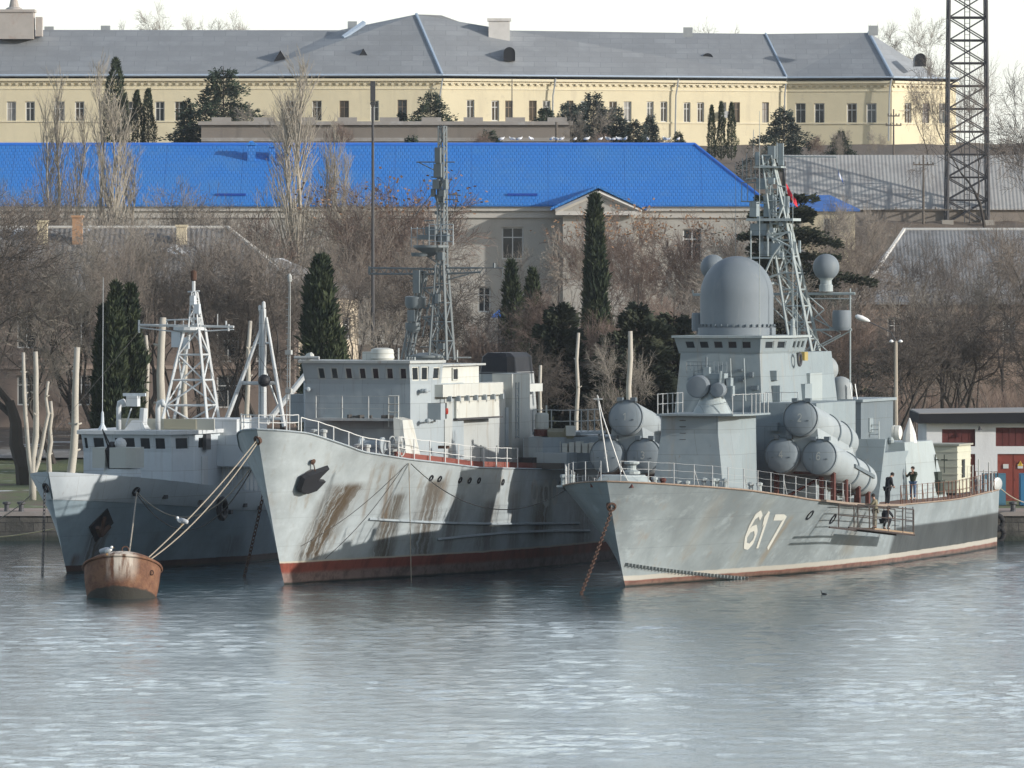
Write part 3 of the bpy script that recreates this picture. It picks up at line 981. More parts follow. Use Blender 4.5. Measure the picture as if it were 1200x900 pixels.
# ------------------------------------------------------------ buildings on the right
def right_buildings():
    X = lambda px, Y: (px - 600) * Y / FP
    # corrugated shed
    t = corrugated('pale_corrugated_sheet', (.36, .36, .35), (.27, .265, .26), .34, .07)
    Y0 = 694; z0 = 18.6; ze = EYE - (246 - HY) * Y0 / FP; zr = EYE - (183 - HY) * 700 / FP
    A = (X(925, Y0), Y0); B = (X(1260, Y0), Y0)
    r = thing('corrugated_shed', 'long shed of pale corrugated sheet behind the lattice tower', 'shed', (A[0], Y0, z0))
    Ln = B[0] - A[0]; mb = MB()
    mb.prism([(0, 0), (Ln, 0), (Ln, 9), (0, 9)], 0, ze - z0)
    mb.build('wall', stucco('shed_wall_render', (.25, .22, .19), (.16, .14, .12)), r)
    a, b = ze - z0, zr - z0
    rb = MB().hexa([(-.3, -.3, a), (Ln, -.3, a), (Ln, 7, b), (-.3, 7, b)], [(-.3, -.3, a + .12), (Ln, -.3, a + .12), (Ln, 7, b + .12), (-.3, 7, b + .12)])
    rb.add([(-.3, 7, b), (Ln, 7, b), (Ln, 13, a), (-.3, 13, a)], [(0, 1, 2, 3)])
    rb.build('roof', t, r)
    # slate house lower down
    wallm = stucco('dull_brown_wall', (.26, .20, .16), (.16, .13, .11))
    t = corrugated('grey_fibre_roof', (.23, .235, .24), (.13, .13, .13), .28, .07, rust=(.36, .37, .38))
    Y0 = 575; z0 = 4.0; ze = EYE - (352 - HY) * Y0 / FP; zr = EYE - (272 - HY) * 583 / FP
    root, P, Ln, c = generic_hip('slate_roofed_house', 'brown house with big grey corrugated roof behind bare trees', 'building', (X(1010, Y0), Y0), (X(1330, Y0), Y0), 17, z0, ze, zr, 3.5, wallm, t,
                                 [(1040, 1056, 372, 402), (1090, 1106, 372, 402), (1140, 1156, 372, 402), (1175, 1190, 372, 402)], .5, .2, (1, 1), .08, (True, False))
    hb = MB(); up = Vector((0, 0, .22)); hb.tube(c[4] + up, c[0] + up, .14, n=5); hb.tube(c[4] + up, c[5] + up, .1, n=5)
    hb.build('ridge_tiles', simple('pale_roof_verge', (.52, .52, .50), .9), root)
    # grey roofed low house left of it
    Y0 = 590; z0 = 5; ze = EYE - (345 - HY) * Y0 / FP; zr = EYE - (290 - HY) * 597 / FP
    generic_hip('low_grey_house', 'low grey-roofed house glimpsed behind the corvette mast', 'building', (X(860, Y0), Y0), (X(1000, Y0), Y0), 14, z0, ze, zr, 4, wallm, t,
                [(900, 912, 366, 390), (940, 952, 366, 390)], .5, .2, (1, 1), .08, (True, True))
    # small cream house with blue roof patches
    Y0 = 668; z0 = 12; ze = EYE - (246 - HY) * Y0 / FP; zr = EYE - (231 - HY) * 671 / FP
    bm = simple('blue_painted_roof', (.05, .17, .50), .6, .25, 1.5, dirt=(.2, .28, .42))
    generic_hip('small_cream_house', 'small cream house with blue roof behind the cedar', 'building', (X(915, Y0), Y0), (X(1002, Y0), Y0), 7, z0, ze, zr, 2, stucco('cream_stucco', (.60, .53, .38), (.42, .37, .28)), bm,
                [(930, 938, 256, 276), (965, 973, 256, 276)], .4, .2, (1, 1), .08)
    # white boathouse with black fascia and maroon doors
    Y0 = 466.0
    A = (X(1086, Y0), Y0); B = (X(1330, Y0), Y0)
    z0 = 1.6; z1 = EYE - (496 - HY) * Y0 / FP
    root = thing('boathouse', 'white boathouse with black fascia and maroon doors at the quay', 'building', (A[0], A[1], z0))
    off = Vector(root.location)
    m2 = MB()
    wr = [(1104, 1143, 503, 523), (1167, 1206, 501, 523), (1231, 1270, 501, 523)]
    dr = [(1104, 1143, 532, 590), (1169, 1206, 532, 590), (1231, 1270, 532, 590)]
    res = wall_px(m2, A, B, z0, z1, wr + dr, .18)
    mb = MB(); mb.add([Vector(v) - off for v in m2.v], m2.f)
    Ln = B[0] - A[0]; h = z1 - z0
    for a, b in (((Ln, 0), (Ln, 10)), ((Ln, 10), (0, 10)), ((0, 10), (0, 0))):
        mb.add([(a[0], a[1], 0), (b[0], b[1], 0), (b[0], b[1], h), (a[0], a[1], h)], [(0, 1, 2, 3)])
    mb.build('wall', stucco('whitewashed_wall', (.66, .67, .68), (.5, .5, .5)), root)
    mar = simple('maroon_paint', (.10, .022, .02), .7, .2, 1.5); red = simple('red_brown_door_paint', (.21, .045, .032), .65, .2, 1.5)
    for i, (q, n) in enumerate(res):
        q = [p - off for p in q]
        u = (q[1] - q[0]).normalized(); w = (q[1] - q[0]).length; hh = (q[3] - q[0]).length
        d = MB(); x0 = q[0].x; y0 = q[0].y; zz = q[0].z
        if i < 3:
            for k in range(5): d.box(x0 + w * k / 5 + .015, x0 + w * (k + 1) / 5 - .015, y0 - .06, y0 + .05, zz, zz + hh)
            d.box(x0, x0 + w, y0 + .03, y0 + .08, zz, zz + hh)
            d.build('shutter', mar, root)
        else:
            for k in range(2): d.box(x0 + w * k / 2 + .02, x0 + w * (k + 1) / 2 - .02, y0 - .06, y0 + .05, zz, zz + hh)
            for k in range(2):
                for z_ in (.3, 1.35, 2.4): d.box(x0 + w * k / 2 + .12, x0 + w * (k + 1) / 2 - .12, y0 - .085, y0 - .062, zz + z_, zz + z_ + .12)
            d.box(x0, x0 + w, y0 + .03, y0 + .08, zz, zz + hh)
            dd = d.build('door', red, root)
            if i == 4:
                for px, py, tri in ((1179, 546.5, False), (1196, 546.5, True)):
                    p = at(px, py, Y0) - off; s = MB()
                    s.box(p.x - .16, p.x + .16, y0 - .12, y0 - .09, p.z - .13, p.z + .13)
                    s.build('notice', M['white_frame'], dd)
                    if tri:
                        y = y0 - .13; t3 = MB().add([(p.x - .17, y, p.z + .02), (p.x + .17, y, p.z + .02), (p.x, y, p.z + .33), (p.x - .17, y + .02, p.z + .02), (p.x + .17, y + .02, p.z + .02), (p.x, y + .02, p.z + .33)],
                                                   [(0, 1, 2), (5, 4, 3), (0, 3, 4, 1), (1, 4, 5, 2), (2, 5, 3, 0)])
                        t3.build('warning_triangle', simple('warning_yellow', (.65, .42, .05), .5), dd)
                        b = MB(); b.box(p.x - .015, p.x + .015, y - .012, y - .003, p.z + .12, p.z + .23); b.box(p.x - .015, p.x + .015, y - .012, y - .003, p.z + .065, p.z + .09)
                        b.build('exclamation_mark', M['black'], dd)
    fb = MB()
    fb.hexa([(-.5, -.7, h), (Ln, -.7, h), (Ln, 10.4, h), (-.5, 10.4, h)], [(-.5, -.7, h + .56), (Ln, -.7, h + .72), (Ln, 10.4, h + .72), (-.5, 10.4, h + .56)])
    fb.build('fascia', simple('black_fascia_paint', (.012, .013, .017), .9, .3, 1.5), root)
    fb = MB(); fb.hexa([(-.45, -.65, h + .565), (Ln, -.65, h + .725), (Ln, 10.3, h + .725), (-.45, 10.3, h + .565)],
                       [(-.45, -.65, h + .61), (Ln, -.65, h + .77), (Ln, 10.3, h + .82), (-.45, 10.3, h + .66)])
    fb.build('roof', simple('felt_roof', (.30, .29, .28), .9, .2, 1), root)
    p = at(1148, 500, Y0) - off; lm = MB(); lm.tube((p.x, 0, p.z), (p.x, -.5, p.z), .03); lm.lathe([(.14, -.2), (.05, 0)], (p.x, -.5, p.z), 8); lm.build('wall_lamp', M['dark_metal'], root)
    # blue steel cabinets beside the boathouse door
    for px0, px1, cl, lb in ((1152, 1179, (.055, .14, .20), 'blue-grey steel cabinet left of the maroon boathouse door'), (1195.5, 1222, (.03, .13, .25), 'deep blue steel cabinet half outside the picture edge')):
        a, b = X(px0, 459), X(px1, 459)
        r = thing('steel_cabinet', lb, 'cabinet', ((a + b) / 2, 459, 1.62), 0, 'steel cabinets at the boathouse')
        w = (b - a) / 2; zt = at(0, 555, 459).z - 1.62
        MB().box(-w, w, 0, 1.1, .08, zt).box(-w + .1, w - .1, .1, 1.0, 0, .08).build('cabinet_body', simple('cabinet_paint_%d' % px0, cl, .55, .2, 1.5), r)
        for s in (0, 1): MB().box(-w + .04 + s * w, -.04 + s * w, -.03, -.002, .16, zt - .1).build('door', simple('cabinet_door_paint_%d_%d' % (px0, s), mul(cl, 1.2), .55, .2, 1.5), r)


right_buildings()


# ------------------------------------------------------------ poles, lattice tower, lamp
def poles():
    # lattice tower
    Y = 692; zb = gz(Y); zt = zb + 28
    c = (1133 - 600) * Y / FP
    r = thing('lattice_tower', 'tall dark steel lattice tower cut off by the top edge', 'tower', (c, Y, zb))
    w0, w1 = 1.80, 1.55
    H = 28
    mb = MB()
    q = lambda w, z: [(-w, -w, z), (w, -w, z), (w, w, z), (-w, w, z)]
    n = 14
    for i in range(4): mb.tube(q(w0, 0)[i], q(w1, H)[i], .14, .11, 6)
    for j in range(n):
        wa = w0 + (w1 - w0) * j / n; wb = w0 + (w1 - w0) * (j + 1) / n
        za, zz = H * j / n, H * (j + 1) / n
        A, B = q(wa, za), q(wb, zz)
        for i in range(4):
            k = (i + 1) % 4
            mb.tube(B[i], B[k], .07, n=4); mb.tube(A[i], B[k], .055, n=4); mb.tube(A[k], B[i], .055, n=4)
    mb.build('lattice_frame', M['dark_metal'], r)
    lb = MB()
    for s in (-.22, .22): lb.tube((s, -.2, 0), (s, -.2, H), .045, n=4)
    for k in range(56): lb.tube((-.22, -.2, .5 * k), (.22, -.2, .5 * k), .02, n=4)
    lb.build('ladder', M['dark_metal'], r)
    for sx in (-1, 1):
        for sy in (-1, 1): MB().box(sx * w0 - .5, sx * w0 + .5, sy * w0 - .5, sy * w0 + .5, -.6, .25).build('concrete_footing', simple('footing_concrete', (.33, .31, .28), .9), r)
    # tall pole behind the survey ship
    def pole(px, Y, ytop, label, rb=.13, cross=(), name='utility_pole', cat='pole', m=None, lampish=False):
        x = (px - 600) * Y / FP; z = gz(Y) - .1; zt = EYE - (ytop - HY) * Y / FP
        r = thing(name, label, cat, (x, Y, z), 0, None)
        MB().tube((0, 0, 0), (0, 0, zt - z), rb, rb * .6, 8).build('pole_shaft', m or M['dark_metal'], r)
        for k, (yy, w) in enumerate(cross):
            zz = EYE - (yy - HY) * Y / FP - z
            c = MB(); c.box(-w, w, -.1, .0, zz - .06, zz + .06)
            for s in (-1, -.45, .45, 1): c.lathe([(.05, 0), (.07, .08), (.03, .2)], (s * w * .92, -.05, zz + .06), 6)
            c.build('crossarm', m or M['dark_metal'], r)
        return r, z
    wood = simple('weathered_pole_wood', (.12, .105, .09), .9, .3, 5)
    r, z = pole(437, 505, 120, 'very tall slim dark pole rising behind the bridge of the middle ship', .14, ((124, .12),))
    zz = at(0, 118, 505).z - z; MB().box(-.16, .16, -.2, .1, zz - .05, zz + 1.25).build('camera_box', M['dark_metal'], r)
    pole(600, 840, 93, 'thin dark pole in front of the yellow barracks wall', .08)
    pole(652, 742, 143, 'short wooden utility pole behind the blue ridge', .2, m=wood)
    pole(1047, 800, 128, 'wooden utility pole with crossarms before the barracks end', .12, ((136, .6), (147, .8)), m=wood)
    pole(1082, 688, 182, 'utility pole with crossarm in front of the corrugated shed', .13, ((193, .9), (246, 2.6)), m=wood)
    pole(883, 800, 152, 'thin pale pole standing among shrubs below the barracks', .06, m=M['galv'])
    # street lamp on the right
    Y = 480; x = (1050 - 600) * Y / FP; z = gz(Y)
    r = thing('street_lamp', 'concrete street lamp with two white heads and a long arm', 'street lamp', (x, Y, z))
    zt = at(0, 400, Y).z - z
    con = simple('lamp_concrete', (.38, .34, .28), .85, .15, 3)
    MB().tube((0, 0, 0), (0, 0, zt), .16, .10, 8).build('pole_shaft', con, r)
    a = MB(); e = at(1016, 376, Y) - Vector((x, Y, z)); a.path([(0, 0, zt), (-.3, 0, zt + .55), (e.x, 0, e.z)], .035, 6)
    a.box(-.3, .3, -.05, .05, zt - .1, zt - .02); a.build('arm', M['dark_metal'], r)
    hm = simple('lamp_head_white', (.75, .76, .76), .4, .05)
    h = MB(); h.lathe([(.03, -.1), (.12, .1), (.17, .45), (.14, .75), (.03, .88)], (e.x + .1, 0, e.z), 10, axis=(-1, 0, .38)); h.build('lamp_head', hm, r, smooth=True)
    for s in (-1, 1): MB().lathe([(.05, .1), (.13, .02), (.13, -.04), (.05, -.08)], (s * .28, 0, zt), 8).build('lamp_head', hm, r)


poles()


# small blue-roofed notice shelter and a parked car by the path
def small_yard():
    Y = 560; x = (585 - 600) * Y / FP; z = gz(Y)
    r = thing('blue_canopy_post', 'small blue pyramid canopy on a post before the grey wall', 'canopy', (x, Y, z))
    zt = at(0, 372, Y).z - z
    MB().tube((0, 0, 0), (0, 0, zt), .09, n=6).build('post', M['dark_metal'], r)
    w = .68
    MB().add([(-w, -w, zt), (w, -w, zt), (w, w, zt), (-w, w, zt), (0, 0, zt + .55)], [(0, 1, 4), (1, 2, 4), (2, 3, 4), (3, 0, 4), (3, 2, 1, 0)]).build('canopy_roof', simple('canopy_blue', (.03, .16, .55), .5), r)


small_yard()
# ------------------------------------------------------------ trees
def bark(name, col, var=.25): return simple(name, col, .95, var, 1.2, bump=.3)


M['bark'] = bark('dark_bark', (.06, .052, .046))
M['bark2'] = bark('grey_bark', (.17, .15, .13))
M['twig'] = simple('brown_twigs', (.17, .145, .125), .95, .3, .6)
M['twig_red'] = simple('reddish_twigs', (.175, .13, .108), .95, .3, .5)
M['twig_grey'] = simple('grey_twigs', (.24, .215, .185), .95, .25, .5)
M['poplar'] = simple('pale_poplar_bark', (.33, .30, .25), .9, .25, .8)
M['pollard'] = simple('pale_pollard_bark', (.42, .395, .345), .85, .2, 1.2, dirt=(.2, .18, .15), bump=.2)
M['oldleaf'] = simple('dry_orange_leaves', (.24, .145, .085), .9, .3, .5)


def grow0(rng, H, spread=.9, fork=(3, 4), depth=5, r0=.22, up=.35, bole=.22, wig=.22, twig_r=.011):
    """returns (trunk MB, twig MB, tips)"""
    T, W, tips = MB(), MB(), []

    def br(p, d, ln, r, lev):
        ns = 4 if lev < 3 else 3
        pts = [p]; rr = [r]; q = p.copy(); dd = d.copy()
        for k in range(ns):
            dd = (dd + Vector((rng.gauss(0, wig), rng.gauss(0, wig), rng.gauss(0, wig) + up * .18 * (0 < lev < 4)))).normalized()
            q = q + dd * ln / ns
            pts.append(q); rr.append(max(r * (1 - .5 * (k + 1) / ns), twig_r * .8))
        (T if lev < 4 else W).path(pts, rr, 6 if lev < 2 else (4 if lev < 4 else 3))
        if lev >= depth:
            tips.append(q); return
        nch = rng.randint(*fork) + (1 if lev >= 2 else 0)
        for c in range(nch):
            f = .35 + .65 * (c + rng.random()) / nch if lev > 0 else .75 + .25 * rng.random()
            i = min(int(f * ns), ns - 1); t = f * ns - i
            sp = pts[i].lerp(pts[i + 1], min(t, 1))
            ax = (pts[i + 1] - pts[i]).normalized()
            per = ax.orthogonal().normalized()
            per = Matrix.Rotation(rng.uniform(0, 6.283) + 2.4 * c, 3, ax) @ per
            ang = spread * rng.uniform(.45, 1.0) * (1.0 if lev else .8)
            nd = (ax * math.cos(ang) + per * math.sin(ang) + Vector((0, 0, up * (.5 if lev < 3 else .1)))).normalized()
            br(sp, nd, ln * rng.uniform(.55, .78) if lev else ln * rng.uniform(1.0, 1.5), max(rr[i] * rng.uniform(.5, .68), twig_r), lev + 1)
        # leader
        if lev > 0:
            br(q, dd, ln * .65, max(rr[-1], twig_r), lev + 1)
    br(Vector((0, 0, 0)), Vector((0, 0, 1)), H * bole, r0, 0)
    hmax = max(t.z for t in tips)
    return T, W, tips, H / hmax


def grow(seed, H, rad=4.2, r0=.22, twig_r=.009, **kw):
    k = grow0(random.Random(seed), H, r0=r0, twig_r=twig_r, **kw)[3]
    T, W, tips, k = grow0(random.Random(seed), H, r0=r0 / k, twig_r=twig_r / k, **kw)
    q = sorted(math.hypot(t.x, t.y) for t in tips)[int(len(tips) * .93)] * k
    s = k * min(1.0, rad / q)
    for m in (T, W): m.v = [(a * s, b * s, c * k) for a, b, c in m.v]
    print('TREE', round(k, 2), round(q, 1), len(W.f))
    return T, W, [Vector((t.x * s, t.y * s, t.z * k)) for t in tips]


PROTO = {}


def proto(kind, seed, **kw):
    rng = random.Random(seed)
    leaves = kw.pop('leaves', 0); tm = kw.pop('tm', 'bark'); wm = kw.pop('wm', 'twig')
    T, W, tips = grow(seed, **kw)
    r = thing('bare_tree', 'x', 'tree')
    k = [T.build('trunk', M[tm], r), W.build('twigs', M[wm], r)]
    if leaves:
        L = MB()
        for _ in range(leaves):
            t = rng.choice(tips)
            if t.z < 10: continue
            c = t + Vector((rng.gauss(0, .35), rng.gauss(0, .35), rng.gauss(0, .25)))
            a = Vector((rng.gauss(0, 1), rng.gauss(0, 1), rng.gauss(0, 1))).normalized() * .085; b = a.orthogonal().normalized() * .06
            L.add([c - a, c + b, c + a, c - b], [(0, 1, 2, 3)])
        k.append(L.build('dry_leaves', M['oldleaf'], r))
    KIDS[r.name] = k
    r['kindkey'] = kind
    PROTO[kind] = [r, False]


proto('a', 11, H=14, rad=4.4, spread=.8, fork=(2, 3), depth=6, r0=.24, bole=.24, twig_r=.0105)
proto('b', 12, H=14, rad=5.2, spread=.95, fork=(2, 3), depth=6, r0=.30, bole=.17, up=.3, wig=.2, twig_r=.0105)
proto('c', 13, H=12, rad=5.2, spread=1.05, fork=(2, 3), depth=6, r0=.32, bole=.18, up=.2, wig=.22, twig_r=.0105)
proto('e', 17, H=14, rad=4.8, spread=.9, fork=(2, 3), depth=6, r0=.27, bole=.2, up=.3, wig=.2, twig_r=.0105, wm='twig_grey')
proto('r', 14, H=12, rad=3.6, spread=.75, fork=(2, 3), depth=6, r0=.15, bole=.12, up=.5, wm='twig_red', tm='bark2', twig_r=.011)
proto('s', 15, H=12, rad=3.8, spread=.8, fork=(2, 3), depth=6, r0=.15, bole=.12, up=.45, wm='twig_red', tm='bark2', leaves=1800, twig_r=.011)
M['twig_dark'] = simple('dark_twigs', (.095, .08, .07), .95, .3, .6)
proto('d', 18, H=12, rad=5.6, spread=1.05, fork=(2, 3), depth=6, r0=.36, bole=.2, up=.2, wig=.26, twig_r=.011, wm='twig_dark')
proto('g', 16, H=9, rad=2.8, spread=.8, fork=(2, 3), depth=6, r0=.12, bole=.1, up=.4, wm='twig_grey', tm='bark2', twig_r=.008)


def poplar(seed, H=20):
    """upright fastigiate bare poplar"""
    rng = random.Random(seed)
    T, W = MB(), MB()
    stems = 3
    for s_ in range(stems):
        a0 = rng.uniform(0, 6.28); lean = .05 * s_
        pts = []; n = 12
        for i in range(n + 1):
            f = i / n
            pts.append(Vector((math.cos(a0) * lean * H * f ** .8 + rng.gauss(0, .06), math.sin(a0) * lean * H * f ** .8 + rng.gauss(0, .06), H * f * (1 - .08 * s_))))
        T.path(pts, [(.22 - .05 * s_) * (1 - f / n) + .015 for f in range(n + 1)], 5)
        for k in range(44):
            f = rng.uniform(.14, .95); i = int(f * n); p = pts[i].lerp(pts[min(i + 1, n)], f * n - i)
            a = rng.uniform(0, 6.28); ln = (1 - f) * H * .32 + 1.2
            out = rng.uniform(.22, .42)
            q = [p]
            d = Vector((math.cos(a) * out, math.sin(a) * out, 1)).normalized()
            for j in range(5):
                d = (d + Vector((rng.gauss(0, .05), rng.gauss(0, .05), .10))).normalized()
                q.append(q[-1] + d * ln / 5)
            T.path(q, [.045 * (1 - f * .5) * (1 - j / 5.5) + .008 for j in range(6)], 3)
            for m_ in range(5):
                g = rng.uniform(.15, 1); j = min(int(g * 5), 4); p2 = q[j].lerp(q[j + 1], g * 5 - j)
                a2 = rng.uniform(0, 6.28)
                d2 = (d + Vector((math.cos(a2) * .45, math.sin(a2) * .45, .1))).normalized()
                l2 = rng.uniform(.5, 1.6)
                p3 = p2 + d2 * l2 * .5; p4 = p3 + (d2 + Vector((0, 0, .3))).normalized() * l2 * .5
                W.path([p2, p3, p4], [.014, .011, .008], 3)
                for _ in range(2):
                    d3 = (d2 + Vector((rng.gauss(0, .4), rng.gauss(0, .4), .2))).normalized()
                    W.tube(p3, p3 + d3 * rng.uniform(.3, .8), .009, .006, 3, False)
    return T, W


def make_poplar(kind, seed, H):
    T, W = poplar(seed, H)
    r = thing('poplar_tree', 'x', 'tree')
    KIDS[r.name] = [T.build('trunk', M['poplar'], r), W.build('twigs', M['poplar'], r)]
    PROTO[kind] = [r, False]


make_poplar('p', 31, 20)
make_poplar('q', 32, 20)

PROTO_H = {'d': 12, 'a': 14, 'e': 14, 'b': 14, 'c': 12, 'r': 12, 's': 12, 'g': 9, 'p': 20, 'q': 20}


def needle_blades(rng, n, sampler, ln, wd):
    mb = MB()
    for _ in range(n):
        c, d = sampler(rng)
        d = (d + Vector((rng.gauss(0, .35), rng.gauss(0, .35), rng.gauss(0, .35)))).normalized()
        l = ln * rng.uniform(.5, 1.2); w = wd * rng.uniform(.6, 1.2)
        a = d.orthogonal().normalized(); a = Matrix.Rotation(rng.uniform(0, 6.28), 3, d) @ a
        mb.add([c - a * w * .5, c + d * l * .5 - a * w, c + d * l, c + d * l * .5 + a * w], [(0, 1, 2, 3)])
    return mb


def leafmat(name, a, b):
    t = NT(name)
    n = t.noise(.9, 4, .6)
    return t.done(t.mix(t.ss(n, .35, .65), a, b), .9, 0, .2)


M['cypress'] = leafmat('cypress_foliage', (.022, .036, .022), (.06, .075, .038))
M['pine'] = leafmat('pine_foliage', (.022, .040, .030), (.055, .078, .05))
M['cedar'] = leafmat('cedar_foliage', (.024, .034, .024), (.062, .07, .045))
M['spruce'] = leafmat('spruce_foliage', (.03, .048, .045), (.075, .095, .085))


def cypress(H, Rr, seed, n=5200, mat='cypress', pointy=1.0):
    rng = random.Random(seed)
    lob = [(rng.uniform(0, 6.28), rng.uniform(.1, .95), rng.uniform(.15, .55)) for _ in range(26)]

    def smp(rng):
        f = rng.random() ** .85
        prof = (min(1.0, f * 6 + .55)) * ((1 - f) ** (.48 * pointy)) * 1.0
        a = rng.uniform(0, 6.28)
        k = 1.0
        for la, lf, lw in lob:
            dz = (f - lf) / .07; da = (math.cos(a - la) - .55)
            if da > 0: k += lw * da * 2 * math.exp(-dz * dz)
            else: k -= lw * .10 * math.exp(-dz * dz)
        rr = Rr * prof * k * rng.uniform(.45, 1.0) ** .5
        z = .25 + f * H * .97
        c = Vector((math.cos(a) * rr, math.sin(a) * rr, z))
        return c, Vector((math.cos(a) * .28, math.sin(a) * .28, 1))
    return needle_blades(rng, n, smp, .48 * (H / 9) ** .5, .065)


def conifer(H, Rr, seed, layers=13, n=60, flat=False, top=.12, droop=.12, ragged=.3):
    """tiered conifer: real limbs with blades of needles along them"""
    rng = random.Random(seed)
    T, F = MB(), MB()
    T.tube((0, 0, 0), (0, 0, H * .96), .05 * H ** .75 * .5, .02, 6)
    for i in range(layers):
        f = top * 1 + (1 - top) * i / (layers - 1)     # 0 top .. 1 bottom
        z = H * (1 - f * .86) - .15
        L = Rr * (f ** .75) * rng.uniform(1 - ragged, 1.08)
        nb = 5 + int(5 * f)
        for b in range(nb):
            a = 6.283 * (b + rng.random() * .8) / nb
            l = L * rng.uniform(.6, 1.1)
            if l < .2: l = .2
            d = Vector((math.cos(a), math.sin(a), 0))
            p0 = Vector((0, 0, z + rng.uniform(-.3, .3)))
            pts = [p0 + d * l * t + Vector((0, 0, (.10 if not flat else .03) * l * math.sin(t * 3) - droop * l * t * t + rng.gauss(0, .03))) for t in (0, .33, .66, 1)]
            T.path(pts, [.05, .035, .02, .008], 3)
            for k in range(int(n * (.35 + .65 * l / Rr))):
                t = rng.uniform(.12, 1.0); j = min(int(t * 3), 2)
                c = pts[j].lerp(pts[j + 1], t * 3 - j)
                sp = l * (.30 if flat else .24) * (1.15 - t)
                side = Vector((-d.y, d.x, 0)) * rng.gauss(0, sp)
                c = c + side + Vector((0, 0, rng.gauss(0, .10 if flat else .18) - .05))
                dd = (d * rng.uniform(.3, 1) + side * .8 + Vector((0, 0, rng.uniform(-.1, .5)))).normalized()
                w = dd.orthogonal().normalized(); w = Matrix.Rotation(rng.uniform(0, 6.28), 3, dd) @ w
                s = rng.uniform(.18, .36); ww = .06
                F.add([c - w * ww * .4, c + dd * s * .5 - w * ww, c + dd * s, c + dd * s * .5 + w * ww], [(0, 1, 2, 3)])
    return T, F


def place(kind, px, Y, ytop, label, rz=None, group=None, wide=1.0, base=None, name=None):
    r, used = PROTO[kind]
    z = gz(Y) - .1 if base is None else base
    zt = EYE - (ytop - HY) * Y / FP
    s = (zt - z) / PROTO_H[kind]
    loc = ((px - 600) * Y / FP, Y, z)
    rz = random.uniform(0, 6.28) if rz is None else rz
    if not used:
        PROTO[kind][1] = True
        r.location = loc; r.rotation_euler = (0, 0, rz); r.scale = (s * wide, s * wide, s); r["label"] = label
        if group: r["group"] = group
        o = r
    else:
        o = dup(r, loc, rz, (s * wide, s * wide, s), label, group)
    return o


def evergreen(name, label, px, Y, ytop, parts, H, group=None):
    """parts: [(part name, MB, material)] built at height H, scaled to the photo"""
    z = gz(Y) - .1; zt = EYE - (ytop - HY) * Y / FP
    r = thing(name, label, 'tree', ((px - 600) * Y / FP, Y, z), random.uniform(0, 6.28), group)
    s = (zt - z) / H
    for n, mb, m in parts: mb.build(n, M[m], r)
    r.scale = (s, s, s)
    return r


# cypresses and conifers -----------------------------------------------------
def stem(h, r=.12): return MB().tube((0, 0, 0), (0, 0, h), r, r * .4, 6)


for px, Y, yt, w, lab in ((121, 484, 362, .70, 'lower left spire of the dark cypress trio behind the small patrol vessel'),
                          (136, 483, 336, .74, 'middle spire of the dark cypress trio behind the small patrol vessel'),
                          (153, 484, 338, .72, 'right spire of the dark cypress trio behind the small patrol vessel')):
    evergreen('cypress_tree', lab, px, Y, yt, [('trunk', stem(8), 'bark'), ('crown', cypress(11, w * .98, px, 7000), 'cypress')], 11, 'cypress trio')
evergreen('cypress_tree', 'broad shaggy cypress in front of the sunlit cream house', 376, 492, 306, [('trunk', stem(7), 'bark'), ('crown', cypress(10, 1.2, 41, 8500), 'cypress')], 10)
evergreen('cypress_tree', 'tall straight dark cypress right of the grey gabled bay', 697, 560, 228, [('trunk', stem(12), 'bark'), ('crown', cypress(15, 1.0, 42, 9500), 'cypress')], 15.1)
evergreen('cypress_tree', 'slim cypress next to the small blue canopy', 599, 555, 308, [('trunk', stem(8), 'bark'), ('crown', cypress(11, .85, 43, 4000), 'cypress')], 11)
evergreen('cypress_tree', 'short ragged cypress behind the slim one near the blue canopy', 624, 560, 318, [('trunk', stem(7), 'bark'), ('crown', cypress(10, .9, 44, 3000), 'cypress')], 10)
for px, Y, yt, w, lab in ((136, 790, 70, 1.25, 'tall narrow cypress against the left wing of the yellow barracks'),
                          (147, 792, 110, .8, 'short thin cypress tucked right of the tall narrow one on the left'),
                          (161, 790, 107, 1.0, 'pointed cypress left of the pair before the left barracks wing'),
                          (174, 790, 105, 1.0, 'pointed cypress right of the pair before the left barracks wing'),
                          (834, 800, 124, .8, 'leftmost of three short cypresses below the air conditioner'),
                          (845, 800, 120, .8, 'middle of three short cypresses below the air conditioner'),
                          (857, 800, 121, .85, 'rightmost of three short cypresses below the air conditioner')):
    evergreen('cypress_tree', lab, px, Y, yt, [('trunk', stem(8), 'bark'), ('crown', cypress(12, w * 1.25, px, 3200), 'cypress')], 12)
evergreen('dark_conifer', 'cone-shaped dark conifer between the cypress pair and the dense pine', 219, 785, 111, [(a, b, c) for (a, b), c in zip(zip(('trunk', 'crown'), conifer(8, 2.1, 51, 16, 90)), ('bark', 'pine'))], 8)
